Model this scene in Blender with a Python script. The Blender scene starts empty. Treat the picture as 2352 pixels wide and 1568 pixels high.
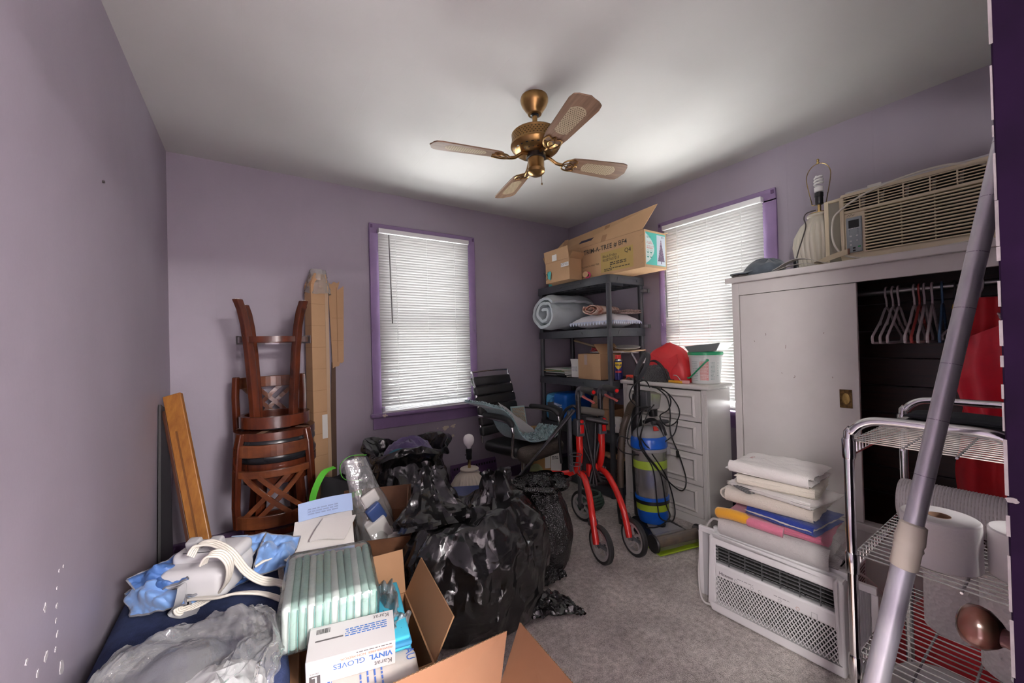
import bpy, bmesh, math, random
from mathutils import Vector, Matrix, Euler, noise as mnoise
R = math.radians
PI = math.pi
rnd = random.Random(7)
scn = bpy.context.scene
COL = scn.collection

# ------------------------------------------------------------------ camera
F_PX, YAW, PITCH, ROLL, HC = 895.18, 0.589059, 0.0082022, -0.0257245, 1.22
_fw = Vector((math.sin(YAW)*math.cos(PITCH), math.cos(YAW)*math.cos(PITCH), math.sin(PITCH)))
_rt = Vector((math.cos(YAW), -math.sin(YAW), 0))
_up = _rt.cross(_fw)
_r2 = _rt*math.cos(ROLL)+_up*math.sin(ROLL)
_u2 = -_rt*math.sin(ROLL)+_up*math.cos(ROLL)
CAM = Vector((0, 0, HC))
cam_d = bpy.data.cameras.new('camera')
cam_d.sensor_fit = 'HORIZONTAL'; cam_d.sensor_width = 36.0; cam_d.lens = F_PX/2352*36
cam_d.clip_start = 0.02; cam_d.clip_end = 200
cam = bpy.data.objects.new('camera', cam_d); COL.objects.link(cam)
_m = Matrix((_r2, _u2, -_fw)).transposed().to_4x4(); _m.translation = CAM
cam.matrix_world = _m
scn.camera = cam

# ------------------------------------------------------------------ world, lights, exposure
world = bpy.data.worlds.new('daylight'); scn.world = world
world.use_nodes = True
_bg = world.node_tree.nodes['Background']
_wn = world.node_tree.nodes; _wl = world.node_tree.links
_tc = _wn.new('ShaderNodeTexCoord'); _sp = _wn.new('ShaderNodeSeparateXYZ'); _rp = _wn.new('ShaderNodeValToRGB')
_rp.color_ramp.elements[0].position = 0.47; _rp.color_ramp.elements[0].color = (0.50, 0.50, 0.49, 1)   # sunlit ground
_rp.color_ramp.elements[1].position = 0.53; _rp.color_ramp.elements[1].color = (0.94, 0.97, 1.0, 1)     # bright sky
_ma = _wn.new('ShaderNodeMath'); _ma.operation = 'MULTIPLY_ADD'; _ma.inputs[1].default_value = .5; _ma.inputs[2].default_value = .5
_wl.new(_tc.outputs['Generated'], _sp.inputs[0]); _wl.new(_sp.outputs['Z'], _ma.inputs[0]); _wl.new(_ma.outputs[0], _rp.inputs['Fac']); _wl.new(_rp.outputs['Color'], _bg.inputs['Color'])
_bg.inputs['Strength'].default_value = 84.0
sun_d = bpy.data.lights.new('sun', 'SUN'); sun_d.energy = 110.0; sun_d.angle = R(0.6); sun_d.color = (1.0, 0.95, 0.87)
sun = bpy.data.objects.new('sun', sun_d); COL.objects.link(sun)
sun.rotation_euler = Vector((-0.62, 0.36, -0.56)).to_track_quat('-Z', 'Y').to_euler()
def portal(name, loc, dirn, sx, sy):
    d = bpy.data.lights.new(name, 'AREA'); d.shape = 'RECTANGLE'; d.size = sx; d.size_y = sy; d.cycles.is_portal = True
    o = bpy.data.objects.new(name, d); COL.objects.link(o); o.location = loc
    o.rotation_euler = Vector(dirn).to_track_quat('-Z', 'Y').to_euler()
portal('window_portal', (1.198, 3.165, 1.405), (0, -1, 0), .70, 1.36)
portal('window_portal', (2.90, 1.526, 1.405), (-1, 0, 0), .66, 1.36)
# added fill light, unseen behind the doorway, lifts the left wall and near side
hall_d = bpy.data.lights.new('hall_fill', 'AREA'); hall_d.shape = 'DISK'; hall_d.size = 1.2; hall_d.energy = 420; hall_d.color = (1, .96, .93)
hall = bpy.data.objects.new('hall_fill', hall_d); COL.objects.link(hall); hall.location = (1.05, -2.5, 2.25)
# another added, unseen fill, aimed through the doorway at the right half
wall_d = bpy.data.lights.new('side_fill', 'AREA'); wall_d.shape = 'DISK'; wall_d.size = .35; wall_d.energy = 44; wall_d.color = (1, .96, .93)
wfill = bpy.data.objects.new('side_fill', wall_d); COL.objects.link(wfill); wfill.location = (-.94, -.62, 1.85)
wfill.rotation_euler = Vector((1, .5, -.25)).to_track_quat('-Z', 'Y').to_euler()
scn.view_settings.view_transform = 'Standard'; scn.view_settings.look = 'None'
scn.view_settings.gamma = 1.0; scn.view_settings.use_curve_mapping = False
scn.view_settings.exposure = 0.80
try:
    scn.cycles.use_denoising = True
    scn.cycles.max_bounces = 12; scn.cycles.diffuse_bounces = 7; scn.cycles.glossy_bounces = 4
    scn.cycles.transparent_max_bounces = 16; scn.cycles.transmission_bounces = 6
    scn.cycles.sample_clamp_indirect = 6.0
    scn.cycles.caustics_reflective = False; scn.cycles.caustics_refractive = False
except Exception:
    pass

# ------------------------------------------------------------------ surveying helper: sight line meets a real plane
def at(u, v, **k):
    d = _fw + _r2*((u-1176)/F_PX) - _u2*((v-784)/F_PX)
    (a, val), = k.items()
    t = val if a == 'd' else (val-CAM['xyz'.index(a)])/d['xyz'.index(a)]
    return CAM + d*t

# ------------------------------------------------------------------ materials
MATS = {}
def _nt(name):
    m = bpy.data.materials.new(name); m.use_nodes = True
    nt = m.node_tree; b = nt.nodes['Principled BSDF']
    return m, nt, b
def mat(name, col, rough=0.5, metal=0.0, var=None, bump=None, spec=0.5, coat=0.0, sheen=0.0, alpha=1.0, trans=0.0, sub=0.0,
        emit=None, stretch=None, col2=None, vscale=5.0, detail=4.0, bvor=False, coatr=.05):
    """var: strength of colour mottling; bump: (scale, strength, distance)"""
    if name in MATS: return MATS[name]
    m, nt, b = _nt(name); L = nt.links
    b.inputs['Base Color'].default_value = (*col, 1)
    b.inputs['Roughness'].default_value = rough; b.inputs['Metallic'].default_value = metal
    b.inputs['Specular IOR Level'].default_value = spec
    b.inputs['Coat Weight'].default_value = coat; b.inputs['Coat Roughness'].default_value = coatr
    b.inputs['Sheen Weight'].default_value = sheen
    b.inputs['Alpha'].default_value = alpha; b.inputs['Transmission Weight'].default_value = trans
    if emit:
        b.inputs['Emission Color'].default_value = (*emit[0], 1); b.inputs['Emission Strength'].default_value = emit[1]
    tc = None
    if var or bump or col2:
        tc = nt.nodes.new('ShaderNodeTexCoord'); src = tc.outputs['Object']
        if stretch:
            mp = nt.nodes.new('ShaderNodeMapping'); mp.inputs['Scale'].default_value = stretch
            L.new(src, mp.inputs['Vector']); src = mp.outputs['Vector']
    if var or col2:
        n = nt.nodes.new('ShaderNodeTexNoise'); n.inputs['Scale'].default_value = vscale; n.inputs['Detail'].default_value = detail
        n.inputs['Roughness'].default_value = 0.62
        L.new(src, n.inputs['Vector'])
        r = nt.nodes.new('ShaderNodeValToRGB')
        r.color_ramp.elements[0].position = 0.3; r.color_ramp.elements[1].position = 0.7
        if col2: c0, c1 = col2, col
        else: c0 = tuple(c*(1-var) for c in col); c1 = tuple(min(1, c*(1+var)) for c in col)
        r.color_ramp.elements[0].color = (*c0, 1); r.color_ramp.elements[1].color = (*c1, 1)
        L.new(n.outputs['Fac'], r.inputs['Fac']); L.new(r.outputs['Color'], b.inputs['Base Color'])
    if bump:
        if bvor:
            n2 = nt.nodes.new('ShaderNodeTexVoronoi'); n2.inputs['Scale'].default_value = bump[0]; out = n2.outputs['Distance']
        else:
            n2 = nt.nodes.new('ShaderNodeTexNoise'); n2.inputs['Scale'].default_value = bump[0]; n2.inputs['Detail'].default_value = 5; out = n2.outputs['Fac']
        L.new(src, n2.inputs['Vector'])
        bp = nt.nodes.new('ShaderNodeBump'); bp.inputs['Strength'].default_value = bump[1]; bp.inputs['Distance'].default_value = bump[2] if len(bump) > 2 else 0.01
        L.new(out, bp.inputs['Height']); L.new(bp.outputs['Normal'], b.inputs['Normal'])
    MATS[name] = m
    return m
def film(name, col=(0.95, 0.97, 1.0), opac=0.25, rough=0.12, bump=None):
    """thin clear plastic film: mostly see-through, a milky share and a gloss"""
    if name in MATS: return MATS[name]
    m = bpy.data.materials.new(name); m.use_nodes = True
    nt = m.node_tree; nt.nodes.clear(); L = nt.links
    out = nt.nodes.new('ShaderNodeOutputMaterial'); tr = nt.nodes.new('ShaderNodeBsdfTransparent')
    df = nt.nodes.new('ShaderNodeBsdfDiffuse'); tl = nt.nodes.new('ShaderNodeBsdfTranslucent'); gl = nt.nodes.new('ShaderNodeBsdfGlossy')
    df.inputs['Color'].default_value = (*col, 1); tl.inputs['Color'].default_value = (*col, 1)
    gl.inputs['Roughness'].default_value = rough
    m0 = nt.nodes.new('ShaderNodeMixShader'); m0.inputs[0].default_value = 0.45
    m1 = nt.nodes.new('ShaderNodeMixShader'); m1.inputs[0].default_value = opac
    m2 = nt.nodes.new('ShaderNodeMixShader')
    L.new(df.outputs[0], m0.inputs[1]); L.new(tl.outputs[0], m0.inputs[2])
    L.new(tr.outputs[0], m1.inputs[1]); L.new(m0.outputs[0], m1.inputs[2])
    lw = nt.nodes.new('ShaderNodeLayerWeight'); lw.inputs['Blend'].default_value = 0.25
    mul = nt.nodes.new('ShaderNodeMath'); mul.operation = 'MULTIPLY_ADD'; mul.inputs[1].default_value = 0.75; mul.inputs[2].default_value = 0.09
    L.new(lw.outputs['Fresnel'], mul.inputs[0]); L.new(mul.outputs[0], m2.inputs[0])
    L.new(m1.outputs[0], m2.inputs[1]); L.new(gl.outputs[0], m2.inputs[2]); L.new(m2.outputs[0], out.inputs['Surface'])
    if bump:
        tc = nt.nodes.new('ShaderNodeTexCoord'); n2 = nt.nodes.new('ShaderNodeTexNoise')
        n2.inputs['Scale'].default_value = bump[0]; n2.inputs['Detail'].default_value = 4; L.new(tc.outputs['Object'], n2.inputs['Vector'])
        bp = nt.nodes.new('ShaderNodeBump'); bp.inputs['Strength'].default_value = bump[1]; bp.inputs['Distance'].default_value = 0.01
        L.new(n2.outputs['Fac'], bp.inputs['Height'])
        for s in (df, tl, gl, lw): L.new(bp.outputs['Normal'], s.inputs['Normal'])
    MATS[name] = m
    return m
def translucent(name, col, share=0.5, rough=.6):
    m = bpy.data.materials.new(name); m.use_nodes = True
    nt = m.node_tree; nt.nodes.clear(); L = nt.links
    out = nt.nodes.new('ShaderNodeOutputMaterial')
    df = nt.nodes.new('ShaderNodeBsdfDiffuse'); tl = nt.nodes.new('ShaderNodeBsdfTranslucent')
    df.inputs['Color'].default_value = (*col, 1); tl.inputs['Color'].default_value = (*col, 1)
    m0 = nt.nodes.new('ShaderNodeMixShader'); m0.inputs[0].default_value = share
    L.new(df.outputs[0], m0.inputs[1]); L.new(tl.outputs[0], m0.inputs[2]); L.new(m0.outputs[0], out.inputs['Surface'])
    MATS[name] = m
    return m

# ------------------------------------------------------------------ mesh builder
def frame_of(d, hint=Vector((0, 0, 1))):
    d = d.normalized()
    if abs(d.dot(hint)) > 0.97: hint = Vector((1, 0, 0)) if abs(d.x) < 0.9 else Vector((0, 1, 0))
    a = d.cross(hint).normalized(); return a, a.cross(d).normalized()
class MB:
    def __init__(s): s.v = []; s.f = []
    def add(s, vs, fs, M=None):
        o = len(s.v)
        s.v += [tuple(M @ Vector(p)) if M else tuple(p) for p in vs]
        s.f += [tuple(i+o for i in f) for f in fs]
        return s
    def box(s, x0, y0, z0, x1, y1, z1, M=None):
        vs = [(x, y, z) for z in (z0, z1) for y in (y0, y1) for x in (x0, x1)]
        return s.add(vs, [(0, 2, 3, 1), (4, 5, 7, 6), (0, 1, 5, 4), (2, 6, 7, 3), (0, 4, 6, 2), (1, 3, 7, 5)], M)
    def cbox(s, c, sz, M=None):
        return s.box(c[0]-sz[0]/2, c[1]-sz[1]/2, c[2]-sz[2]/2, c[0]+sz[0]/2, c[1]+sz[1]/2, c[2]+sz[2]/2, M)
    def hexa(s, p):  # 8 corners: bottom 4 (ccw), top 4
        return s.add(p, [(3, 2, 1, 0), (4, 5, 6, 7), (0, 1, 5, 4), (1, 2, 6, 5), (2, 3, 7, 6), (3, 0, 4, 7)])
    def panel(s, a, b, c, d, t):  # quad sheet with thickness t along its normal
        a, b, c, d = map(Vector, (a, b, c, d)); n = (b-a).cross(d-a).normalized()*t
        return s.hexa([a, b, c, d, a+n, b+n, c+n, d+n])
    def tube(s, pts, r, n=8, closed=False, caps=True, M=None, sx=1.0, hint=None):
        P = [Vector(p) for p in pts]; k = len(P); vs = []; fs = []
        rr = r if isinstance(r, (list, tuple)) else [r]*k
        prev = None
        for i in range(k):
            t = (P[(i+1) % k]-P[i-1]) if closed else (P[min(i+1, k-1)]-P[max(i-1, 0)])
            if t.length < 1e-9: t = Vector((0, 0, 1))
            t.normalize()
            if prev is None: a, b = frame_of(t, hint or Vector((0, 0, 1)))
            else:
                a = prev - t*prev.dot(t)
                if a.length < 1e-6: a = frame_of(t)[0]
                a.normalize(); b = a.cross(t)
            prev = a
            for j in range(n):
                w = 2*PI*j/n
                vs.append(P[i]+(a*math.cos(w)*sx+b*math.sin(w))*rr[i])
        m = k if closed else k-1
        for i in range(m):
            for j in range(n):
                q = (i+1) % k
                fs.append((i*n+j, i*n+(j+1) % n, q*n+(j+1) % n, q*n+j))
        if caps and not closed:
            fs.append(tuple(range(n-1, -1, -1))); fs.append(tuple((k-1)*n+j for j in range(n)))
        return s.add(vs, fs, M)
    def lathe(s, prof, n=24, c=(0, 0, 0), M=None, caps=True, rib=None):
        vs = []; fs = []
        for r, z in prof:
            for j in range(n):
                w = 2*PI*j/n; q = r*(1+(rib[1]*math.cos(rib[0]*w) if rib else 0))
                vs.append((c[0]+q*math.cos(w), c[1]+q*math.sin(w), c[2]+z))
        for i in range(len(prof)-1):
            for j in range(n):
                fs.append((i*n+j, i*n+(j+1) % n, (i+1)*n+(j+1) % n, (i+1)*n+j))
        if caps:
            if prof[0][0] > 1e-4: fs.append(tuple(range(n-1, -1, -1)))
            if prof[-1][0] > 1e-4: fs.append(tuple((len(prof)-1)*n+j for j in range(n)))
        return s.add(vs, fs, M)
    def prism(s, poly, z0, z1, M=None):
        n = len(poly)
        vs = [(x, y, z0) for x, y in poly]+[(x, y, z1) for x, y in poly]
        fs = [tuple(range(n-1, -1, -1)), tuple(range(n, 2*n))]+[(i, (i+1) % n, n+(i+1) % n, n+i) for i in range(n)]
        return s.add(vs, fs, M)
    def grid(s, fn, nu, nv, cu=False, cv=False, M=None):
        vs = [fn(i/(nu if cu else nu-1), j/(nv if cv else nv-1)) for i in range(nu) for j in range(nv)]
        fs = []
        for i in range(nu if cu else nu-1):
            for j in range(nv if cv else nv-1):
                fs.append((i*nv+j, ((i+1) % nu)*nv+j, ((i+1) % nu)*nv+(j+1) % nv, i*nv+(j+1) % nv))
        return s.add(vs, fs, M)
    def sheet(s, fn, nu, nv, t, M=None):
        """a cloth or paper with thickness: two grids t apart, closed round the rim"""
        P = [[Vector(fn(i/(nu-1), j/(nv-1))) for j in range(nv)] for i in range(nu)]
        top = []
        for i in range(nu):
            for j in range(nv):
                du = P[min(i+1, nu-1)][j]-P[max(i-1, 0)][j]; dv = P[i][min(j+1, nv-1)]-P[i][max(j-1, 0)]
                nn = du.cross(dv); nn = nn.normalized() if nn.length > 1e-12 else Vector((0, 0, 1))
                top.append((P[i][j]+nn*t/2, P[i][j]-nn*t/2))
        vs = [a for a, b in top]+[b for a, b in top]; o = nu*nv; fs = []
        for i in range(nu-1):
            for j in range(nv-1):
                q = (i*nv+j, (i+1)*nv+j, (i+1)*nv+j+1, i*nv+j+1)
                fs.append(q); fs.append(tuple(x+o for x in reversed(q)))
        rim = [i*nv for i in range(nu)]+[(nu-1)*nv+j for j in range(1, nv)]+[i*nv+nv-1 for i in range(nu-2, -1, -1)]+[j for j in range(nv-2, 0, -1)]
        for a, b in zip(rim, rim[1:]+rim[:1]): fs.append((b, a, a+o, b+o))
        return s.add(vs, fs, M)
    def ribbon(s, pts, w, t, side):
        """flat band along pts; side = list/func of the widthwise direction"""
        P = [Vector(p) for p in pts]; k = len(P); vs = []; fs = []
        for i in range(k):
            tt = (P[min(i+1, k-1)]-P[max(i-1, 0)]).normalized()
            sd = Vector(side(i/(k-1)) if callable(side) else side); sd = (sd-tt*sd.dot(tt)).normalized(); nn = tt.cross(sd)
            for a, b in ((-1, -1), (1, -1), (1, 1), (-1, 1)): vs.append(P[i]+sd*a*w/2+nn*b*t/2)
        for i in range(k-1):
            for j in range(4): fs.append((i*4+j, i*4+(j+1) % 4, i*4+4+(j+1) % 4, i*4+4+j))
        fs += [(3, 2, 1, 0), tuple((k-1)*4+j for j in range(4))]
        return s.add(vs, fs)
    def mesh(s, name, smooth=None, bevel=0, seg=2):
        me = bpy.data.meshes.new(name); me.from_pydata(s.v, [], s.f)
        bm = bmesh.new(); bm.from_mesh(me)
        if bevel:
            bmesh.ops.remove_doubles(bm, verts=bm.verts, dist=1e-6)
            ed = [e for e in bm.edges if len(e.link_faces) == 2 and e.calc_face_angle(0) > R(32)]
            bmesh.ops.bevel(bm, geom=ed, offset=bevel, segments=seg, affect='EDGES', profile=.5, clamp_overlap=True)
        bmesh.ops.recalc_face_normals(bm, faces=bm.faces)
        bm.to_mesh(me); bm.free()
        if smooth:
            for p in me.polygons: p.use_smooth = True
            me.set_sharp_from_angle(angle=R(smooth))
        return me
    def build(s, name, m, parent=None, smooth=None, bevel=0, seg=2, subdiv=0, W=False):
        me = s.mesh(name, smooth, bevel, seg)
        return link(name, me, m, parent, subdiv, W)
WM = {}
def link(name, me, m, parent=None, subdiv=0, W=False):
    o = bpy.data.objects.new(name, me); COL.objects.link(o)
    if m is not None and not me.materials: me.materials.append(m)
    if parent is not None:
        o.parent = parent
        if W: o.matrix_parent_inverse = WM[parent.name].inverted()
        WM[o.name] = Matrix(WM[parent.name]) if not W else Matrix()
    else: WM[o.name] = Matrix()
    if subdiv:
        md = o.modifiers.new('round', 'SUBSURF'); md.levels = subdiv; md.render_levels = subdiv
    return o
def tag(o, label, cat, group=None):
    o['label'] = label; o['category'] = cat
    if group: o['group'] = group
    return o
def struct(o): o['kind'] = 'structure'; return o
def thing(name, label, cat, loc=(0, 0, 0), rz=0, group=None, rot=None):
    e = bpy.data.objects.new(name, None); COL.objects.link(e)
    e.empty_display_size = 0.05
    M = Matrix.Translation(Vector(loc)) @ (Euler(rot).to_matrix().to_4x4() if rot else Matrix.Rotation(rz, 4, 'Z'))
    e.location = loc; e.rotation_euler = rot if rot else (0, 0, rz)
    WM[e.name] = M
    return tag(e, label, cat, group)
def dup(o, parent=None):
    c = o.copy(); COL.objects.link(c)
    if parent is not None: c.parent = parent
    WM[c.name] = WM.get(o.name, Matrix())
    return c
def dup_thing(o, label, loc=None, rz=None):
    c = o.copy(); COL.objects.link(c); c['label'] = label
    if loc is not None: c.location = loc
    if rz is not None: c.rotation_euler = (0, 0, rz)
    for ch in list(o.children):
        k = dup(ch, c)
        for g in list(ch.children): dup(g, k)
    return c
def rect_uv(M_origin, ex, ey):
    """matrix whose local x, y lie along ex, ey at the origin given"""
    ex = Vector(ex).normalized(); ey = Vector(ey); ey = (ey-ex*ey.dot(ex)).normalized(); ez = ex.cross(ey)
    m = Matrix((ex, ey, ez)).transposed().to_4x4(); m.translation = Vector(M_origin); return m
def lettering(text, size, M, m, parent, name='lettering', W=True, sx=1.0, off=0.0006, align='LEFT', shear=0, bold=0):
    cu = bpy.data.curves.new(name, 'FONT'); cu.body = text; cu.size = size; cu.align_x = align; cu.shear = shear; cu.resolution_u = 3
    cu.offset = bold
    t = bpy.data.objects.new(name, cu); COL.objects.link(t)
    dg = bpy.context.evaluated_depsgraph_get()
    me = bpy.data.meshes.new_from_object(t.evaluated_get(dg))
    bpy.data.objects.remove(t); bpy.data.curves.remove(cu)
    me.transform(M @ Matrix.Translation((0, 0, off)) @ Matrix.Diagonal((sx, 1, 1, 1)))
    me.materials.clear()
    return link(name, me, m, parent, W=W)
def flat(M, x0, y0, x1, y1, m, parent, name, off=0.0004, W=True):
    mb = MB().add([(x0, y0, off), (x1, y0, off), (x1, y1, off), (x0, y1, off)], [(0, 1, 2, 3)], M)
    return mb.build(name, m, parent, W=W)
def print_lines(M, x0, y0, x1, n, lh, m, parent, name='small_print', W=True, off=0.0005, seed=1):
    """rows of tiny illegible print, as dashes"""
    r = random.Random(seed); mb = MB()
    for i in range(n):
        x = x0; y = y0-i*lh
        while x < x1:
            w = min(lh*r.uniform(.8, 2.6), x1-x)
            mb.add([(x, y, off), (x+w, y, off), (x+w, y+lh*.5, off), (x, y+lh*.5, off)], [(0, 1, 2, 3)], M); x += w+lh*.45
            if r.random() < .06: break
    return mb.build(name, m, parent, W=W)
def spline(pts, n=8, closed=False):
    P = [Vector(p) for p in pts]; out = []; k = len(P)
    for i in range(k if closed else k-1):
        if closed: a, b, c, d = P[i-1], P[i], P[(i+1) % k], P[(i+2) % k]
        else: a, b, c, d = P[max(i-1, 0)], P[i], P[i+1], P[min(i+2, k-1)]
        for j in range(n):
            t = j/n
            out.append(0.5*((2*b)+(c-a)*t+(2*a-5*b+4*c-d)*t*t+(-a+3*b-3*c+d)*t**3))
    if not closed: out.append(P[-1])
    return out
def nz(p, s=1.0, seed=0): return mnoise.noise(Vector((p[0]*s+seed*7.31, p[1]*s-seed*3.17, p[2]*s+seed*1.7)))
def ridge(p, s=1.0, seed=0): return 1-2*abs(nz(p, s, seed))
# ================================================================== the room
XL, XC, YB, YA, H = -0.404, 2.774, 3.039, -0.13, 2.42
WT = 0.12
def seam_mat(name, col, seams, axis, rough, var, bstr, scuff=False):
    """painted panel: faint raised seams, orange-peel relief, uneven tone, scuffs"""
    m, nt, b = _nt(name); L = nt.links; N = nt.nodes.new
    tc = N('ShaderNodeTexCoord')
    n = N('ShaderNodeTexNoise'); n.inputs['Scale'].default_value = 1.7; n.inputs['Detail'].default_value = 5; L.new(tc.outputs['Object'], n.inputs['Vector'])
    r = N('ShaderNodeValToRGB'); r.color_ramp.elements[0].position = .3; r.color_ramp.elements[1].position = .7
    r.color_ramp.elements[0].color = (*[c*(1-var) for c in col], 1); r.color_ramp.elements[1].color = (*[c*(1+var) for c in col], 1)
    L.new(n.outputs['Fac'], r.inputs['Fac']); last = r.outputs['Color']
    n3 = N('ShaderNodeTexNoise'); n3.inputs['Scale'].default_value = 13; n3.inputs['Detail'].default_value = 6; L.new(tc.outputs['Object'], n3.inputs['Vector'])
    g = N('ShaderNodeMath'); g.operation = 'GREATER_THAN'; g.inputs[1].default_value = .735; L.new(n3.outputs['Fac'], g.inputs[0])
    if scuff:
        mx = N('ShaderNodeMix'); mx.data_type = 'RGBA'; L.new(g.outputs[0], mx.inputs['Factor']); L.new(last, mx.inputs['A'])
        mx.inputs['B'].default_value = (.62, .6, .58, 1); last = mx.outputs['Result']
    L.new(last, b.inputs['Base Color']); b.inputs['Roughness'].default_value = rough
    sp = N('ShaderNodeSeparateXYZ'); L.new(tc.outputs['Object'], sp.inputs[0])
    acc = None
    for s in seams:
        a = N('ShaderNodeMath'); a.operation = 'COMPARE'; a.inputs[1].default_value = s; a.inputs[2].default_value = .0025; L.new(sp.outputs[axis], a.inputs[0])
        if acc is None: acc = a.outputs[0]
        else:
            q = N('ShaderNodeMath'); q.operation = 'MAXIMUM'; L.new(acc, q.inputs[0]); L.new(a.outputs[0], q.inputs[1]); acc = q.outputs[0]
    n2 = N('ShaderNodeTexNoise'); n2.inputs['Scale'].default_value = 90; n2.inputs['Detail'].default_value = 3; L.new(tc.outputs['Object'], n2.inputs['Vector'])
    n4 = N('ShaderNodeTexNoise'); n4.inputs['Scale'].default_value = 3.2; n4.inputs['Detail'].default_value = 2; L.new(tc.outputs['Object'], n4.inputs['Vector'])
    h = N('ShaderNodeMath'); h.operation = 'MULTIPLY_ADD'; h.inputs[1].default_value = .12; L.new(n2.outputs['Fac'], h.inputs[0])
    if acc is not None: L.new(acc, h.inputs[2])
    else: h.inputs[2].default_value = 0
    h2 = N('ShaderNodeMath'); h2.operation = 'MULTIPLY_ADD'; h2.inputs[1].default_value = 1.6; L.new(n4.outputs['Fac'], h2.inputs[0]); L.new(h.outputs[0], h2.inputs[2])
    bp = N('ShaderNodeBump'); bp.inputs['Strength'].default_value = bstr; bp.inputs['Distance'].default_value = .004
    L.new(h2.outputs[0], bp.inputs['Height']); L.new(bp.outputs['Normal'], b.inputs['Normal'])
    MATS[name] = m
    return m
PUR = (0.328, 0.290, 0.346)
m_wallx = seam_mat('purple wall paint back', PUR, [-.178, .296, .70, 1.101, 1.9, 2.49], 0, .5, .07, .7)
m_wally = seam_mat('purple wall paint side', PUR, [.637, 1.04, 2.3, 1.45, 1.86, 2.75], 1, .5, .06, .7, scuff=False)
m_ceil = seam_mat('ceiling paint', (.56, .555, .535), [-.012, .455, .92, 1.385, 1.85, 2.32], 0, .8, .04, .6)
m_trim = mat('purple trim gloss', (.225, .150, .285), .28, var=.10, vscale=6, bump=(30, .12, .004))
m_base = mat('dark purple baseboard', (.095, .045, .125), .35, var=.2, bump=(30, .2, .004))
m_chip = mat('bare plaster', (.62, .55, .44), .8, var=.1)

# carpet
m, nt, b = _nt('carpet'); L = nt.links
tc = nt.nodes.new('ShaderNodeTexCoord')
n1 = nt.nodes.new('ShaderNodeTexNoise'); n1.inputs['Scale'].default_value = 210; n1.inputs['Detail'].default_value = 3
n2 = nt.nodes.new('ShaderNodeTexNoise'); n2.inputs['Scale'].default_value = 5; n2.inputs['Detail'].default_value = 6
n3 = nt.nodes.new('ShaderNodeTexNoise'); n3.inputs['Scale'].default_value = 46; n3.inputs['Detail'].default_value = 4
for n in (n1, n2, n3): L.new(tc.outputs['Object'], n.inputs['Vector'])
r1 = nt.nodes.new('ShaderNodeValToRGB'); r1.color_ramp.elements[0].position = .36; r1.color_ramp.elements[1].position = .62
r1.color_ramp.elements[0].color = (.40, .365, .345, 1); r1.color_ramp.elements[1].color = (.82, .775, .745, 1)
r2 = nt.nodes.new('ShaderNodeValToRGB'); r2.color_ramp.elements[0].position = .3; r2.color_ramp.elements[1].position = .7
r2.color_ramp.elements[0].color = (.72, .70, .69, 1); r2.color_ramp.elements[1].color = (1.12, 1.1, 1.08, 1)
mx = nt.nodes.new('ShaderNodeMix'); mx.data_type = 'RGBA'; mx.blend_type = 'MULTIPLY'; mx.inputs['Factor'].default_value = 1
av = nt.nodes.new('ShaderNodeMath'); av.operation = 'MULTIPLY_ADD'; av.inputs[1].default_value = .45
av2 = nt.nodes.new('ShaderNodeMath'); av2.operation = 'MULTIPLY'; av2.inputs[1].default_value = .55
L.new(n1.outputs['Fac'], av2.inputs[0]); L.new(n3.outputs['Fac'], av.inputs[0]); L.new(av2.outputs[0], av.inputs[2])
L.new(av.outputs[0], r1.inputs['Fac']); L.new(n2.outputs['Fac'], r2.inputs['Fac'])
L.new(r1.outputs['Color'], mx.inputs['A']); L.new(r2.outputs['Color'], mx.inputs['B']); L.new(mx.outputs['Result'], b.inputs['Base Color'])
b.inputs['Roughness'].default_value = 1.0; b.inputs['Specular IOR Level'].default_value = .1
bp = nt.nodes.new('ShaderNodeBump'); bp.inputs['Strength'].default_value = 1.0; bp.inputs['Distance'].default_value = .012
L.new(av.outputs[0], bp.inputs['Height']); L.new(bp.outputs['Normal'], b.inputs['Normal'])
m_carpet = m

struct(MB().box(XL-WT, YA-WT, -.1, XC+WT, YB+WT, 0).build('floor', m_carpet))
struct(MB().box(XL-WT, YA-WT, H, XC+WT, YB+WT, H+.1).build('ceiling', m_ceil))
wl = struct(MB().box(XL-WT, YA-WT, 0, XL, YB+WT, H).build('wall_left', m_wally))
# window openings: (lo, hi, z0, z1)
W1 = (.84, 1.556, .72, 2.09); W2 = (1.19, 1.862, .72, 2.09)
wb = struct(MB().box(XL, YB, 0, W1[0], YB+WT, H).box(W1[1], YB, 0, XC, YB+WT, H)
            .box(W1[0], YB, 0, W1[1], YB+WT, W1[2]).box(W1[0], YB, W1[3], W1[1], YB+WT, H).build('wall_back', m_wallx))
wr = struct(MB().box(XC, YA-WT, 0, XC+WT, W2[0], H).box(XC, W2[1], 0, XC+WT, YB+WT, H)
            .box(XC, W2[0], 0, XC+WT, W2[1], W2[2]).box(XC, W2[0], W2[3], XC+WT, W2[1], H).build('wall_right', m_wally))
DX0, DX1 = -.30, 1.42
struct(MB().box(XL, YA-WT, 0, DX0, YA, H).box(DX1, YA-WT, 0, XC, YA, H).box(DX0, YA-WT, 2.05, DX1, YA, H).build('wall_front', m_wallx))
# hallway behind the doorway the picture was taken from
m_hall = mat('hall paint', (.42, .38, .40), .6)
struct(MB().box(-1.0, -3.2, -.1, 2.2, YA-WT, 0).box(-1.0, -3.2, H, 2.2, YA-WT, H+.1).box(-1.1, -3.3, -.1, -1.0, YA-WT, H+.1)
       .box(2.2, -3.3, -.1, 2.3, YA-WT, H+.1).box(-1.1, -3.3, -.1, 2.3, -3.2, H+.1).build('wall_hall', m_hall))

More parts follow.
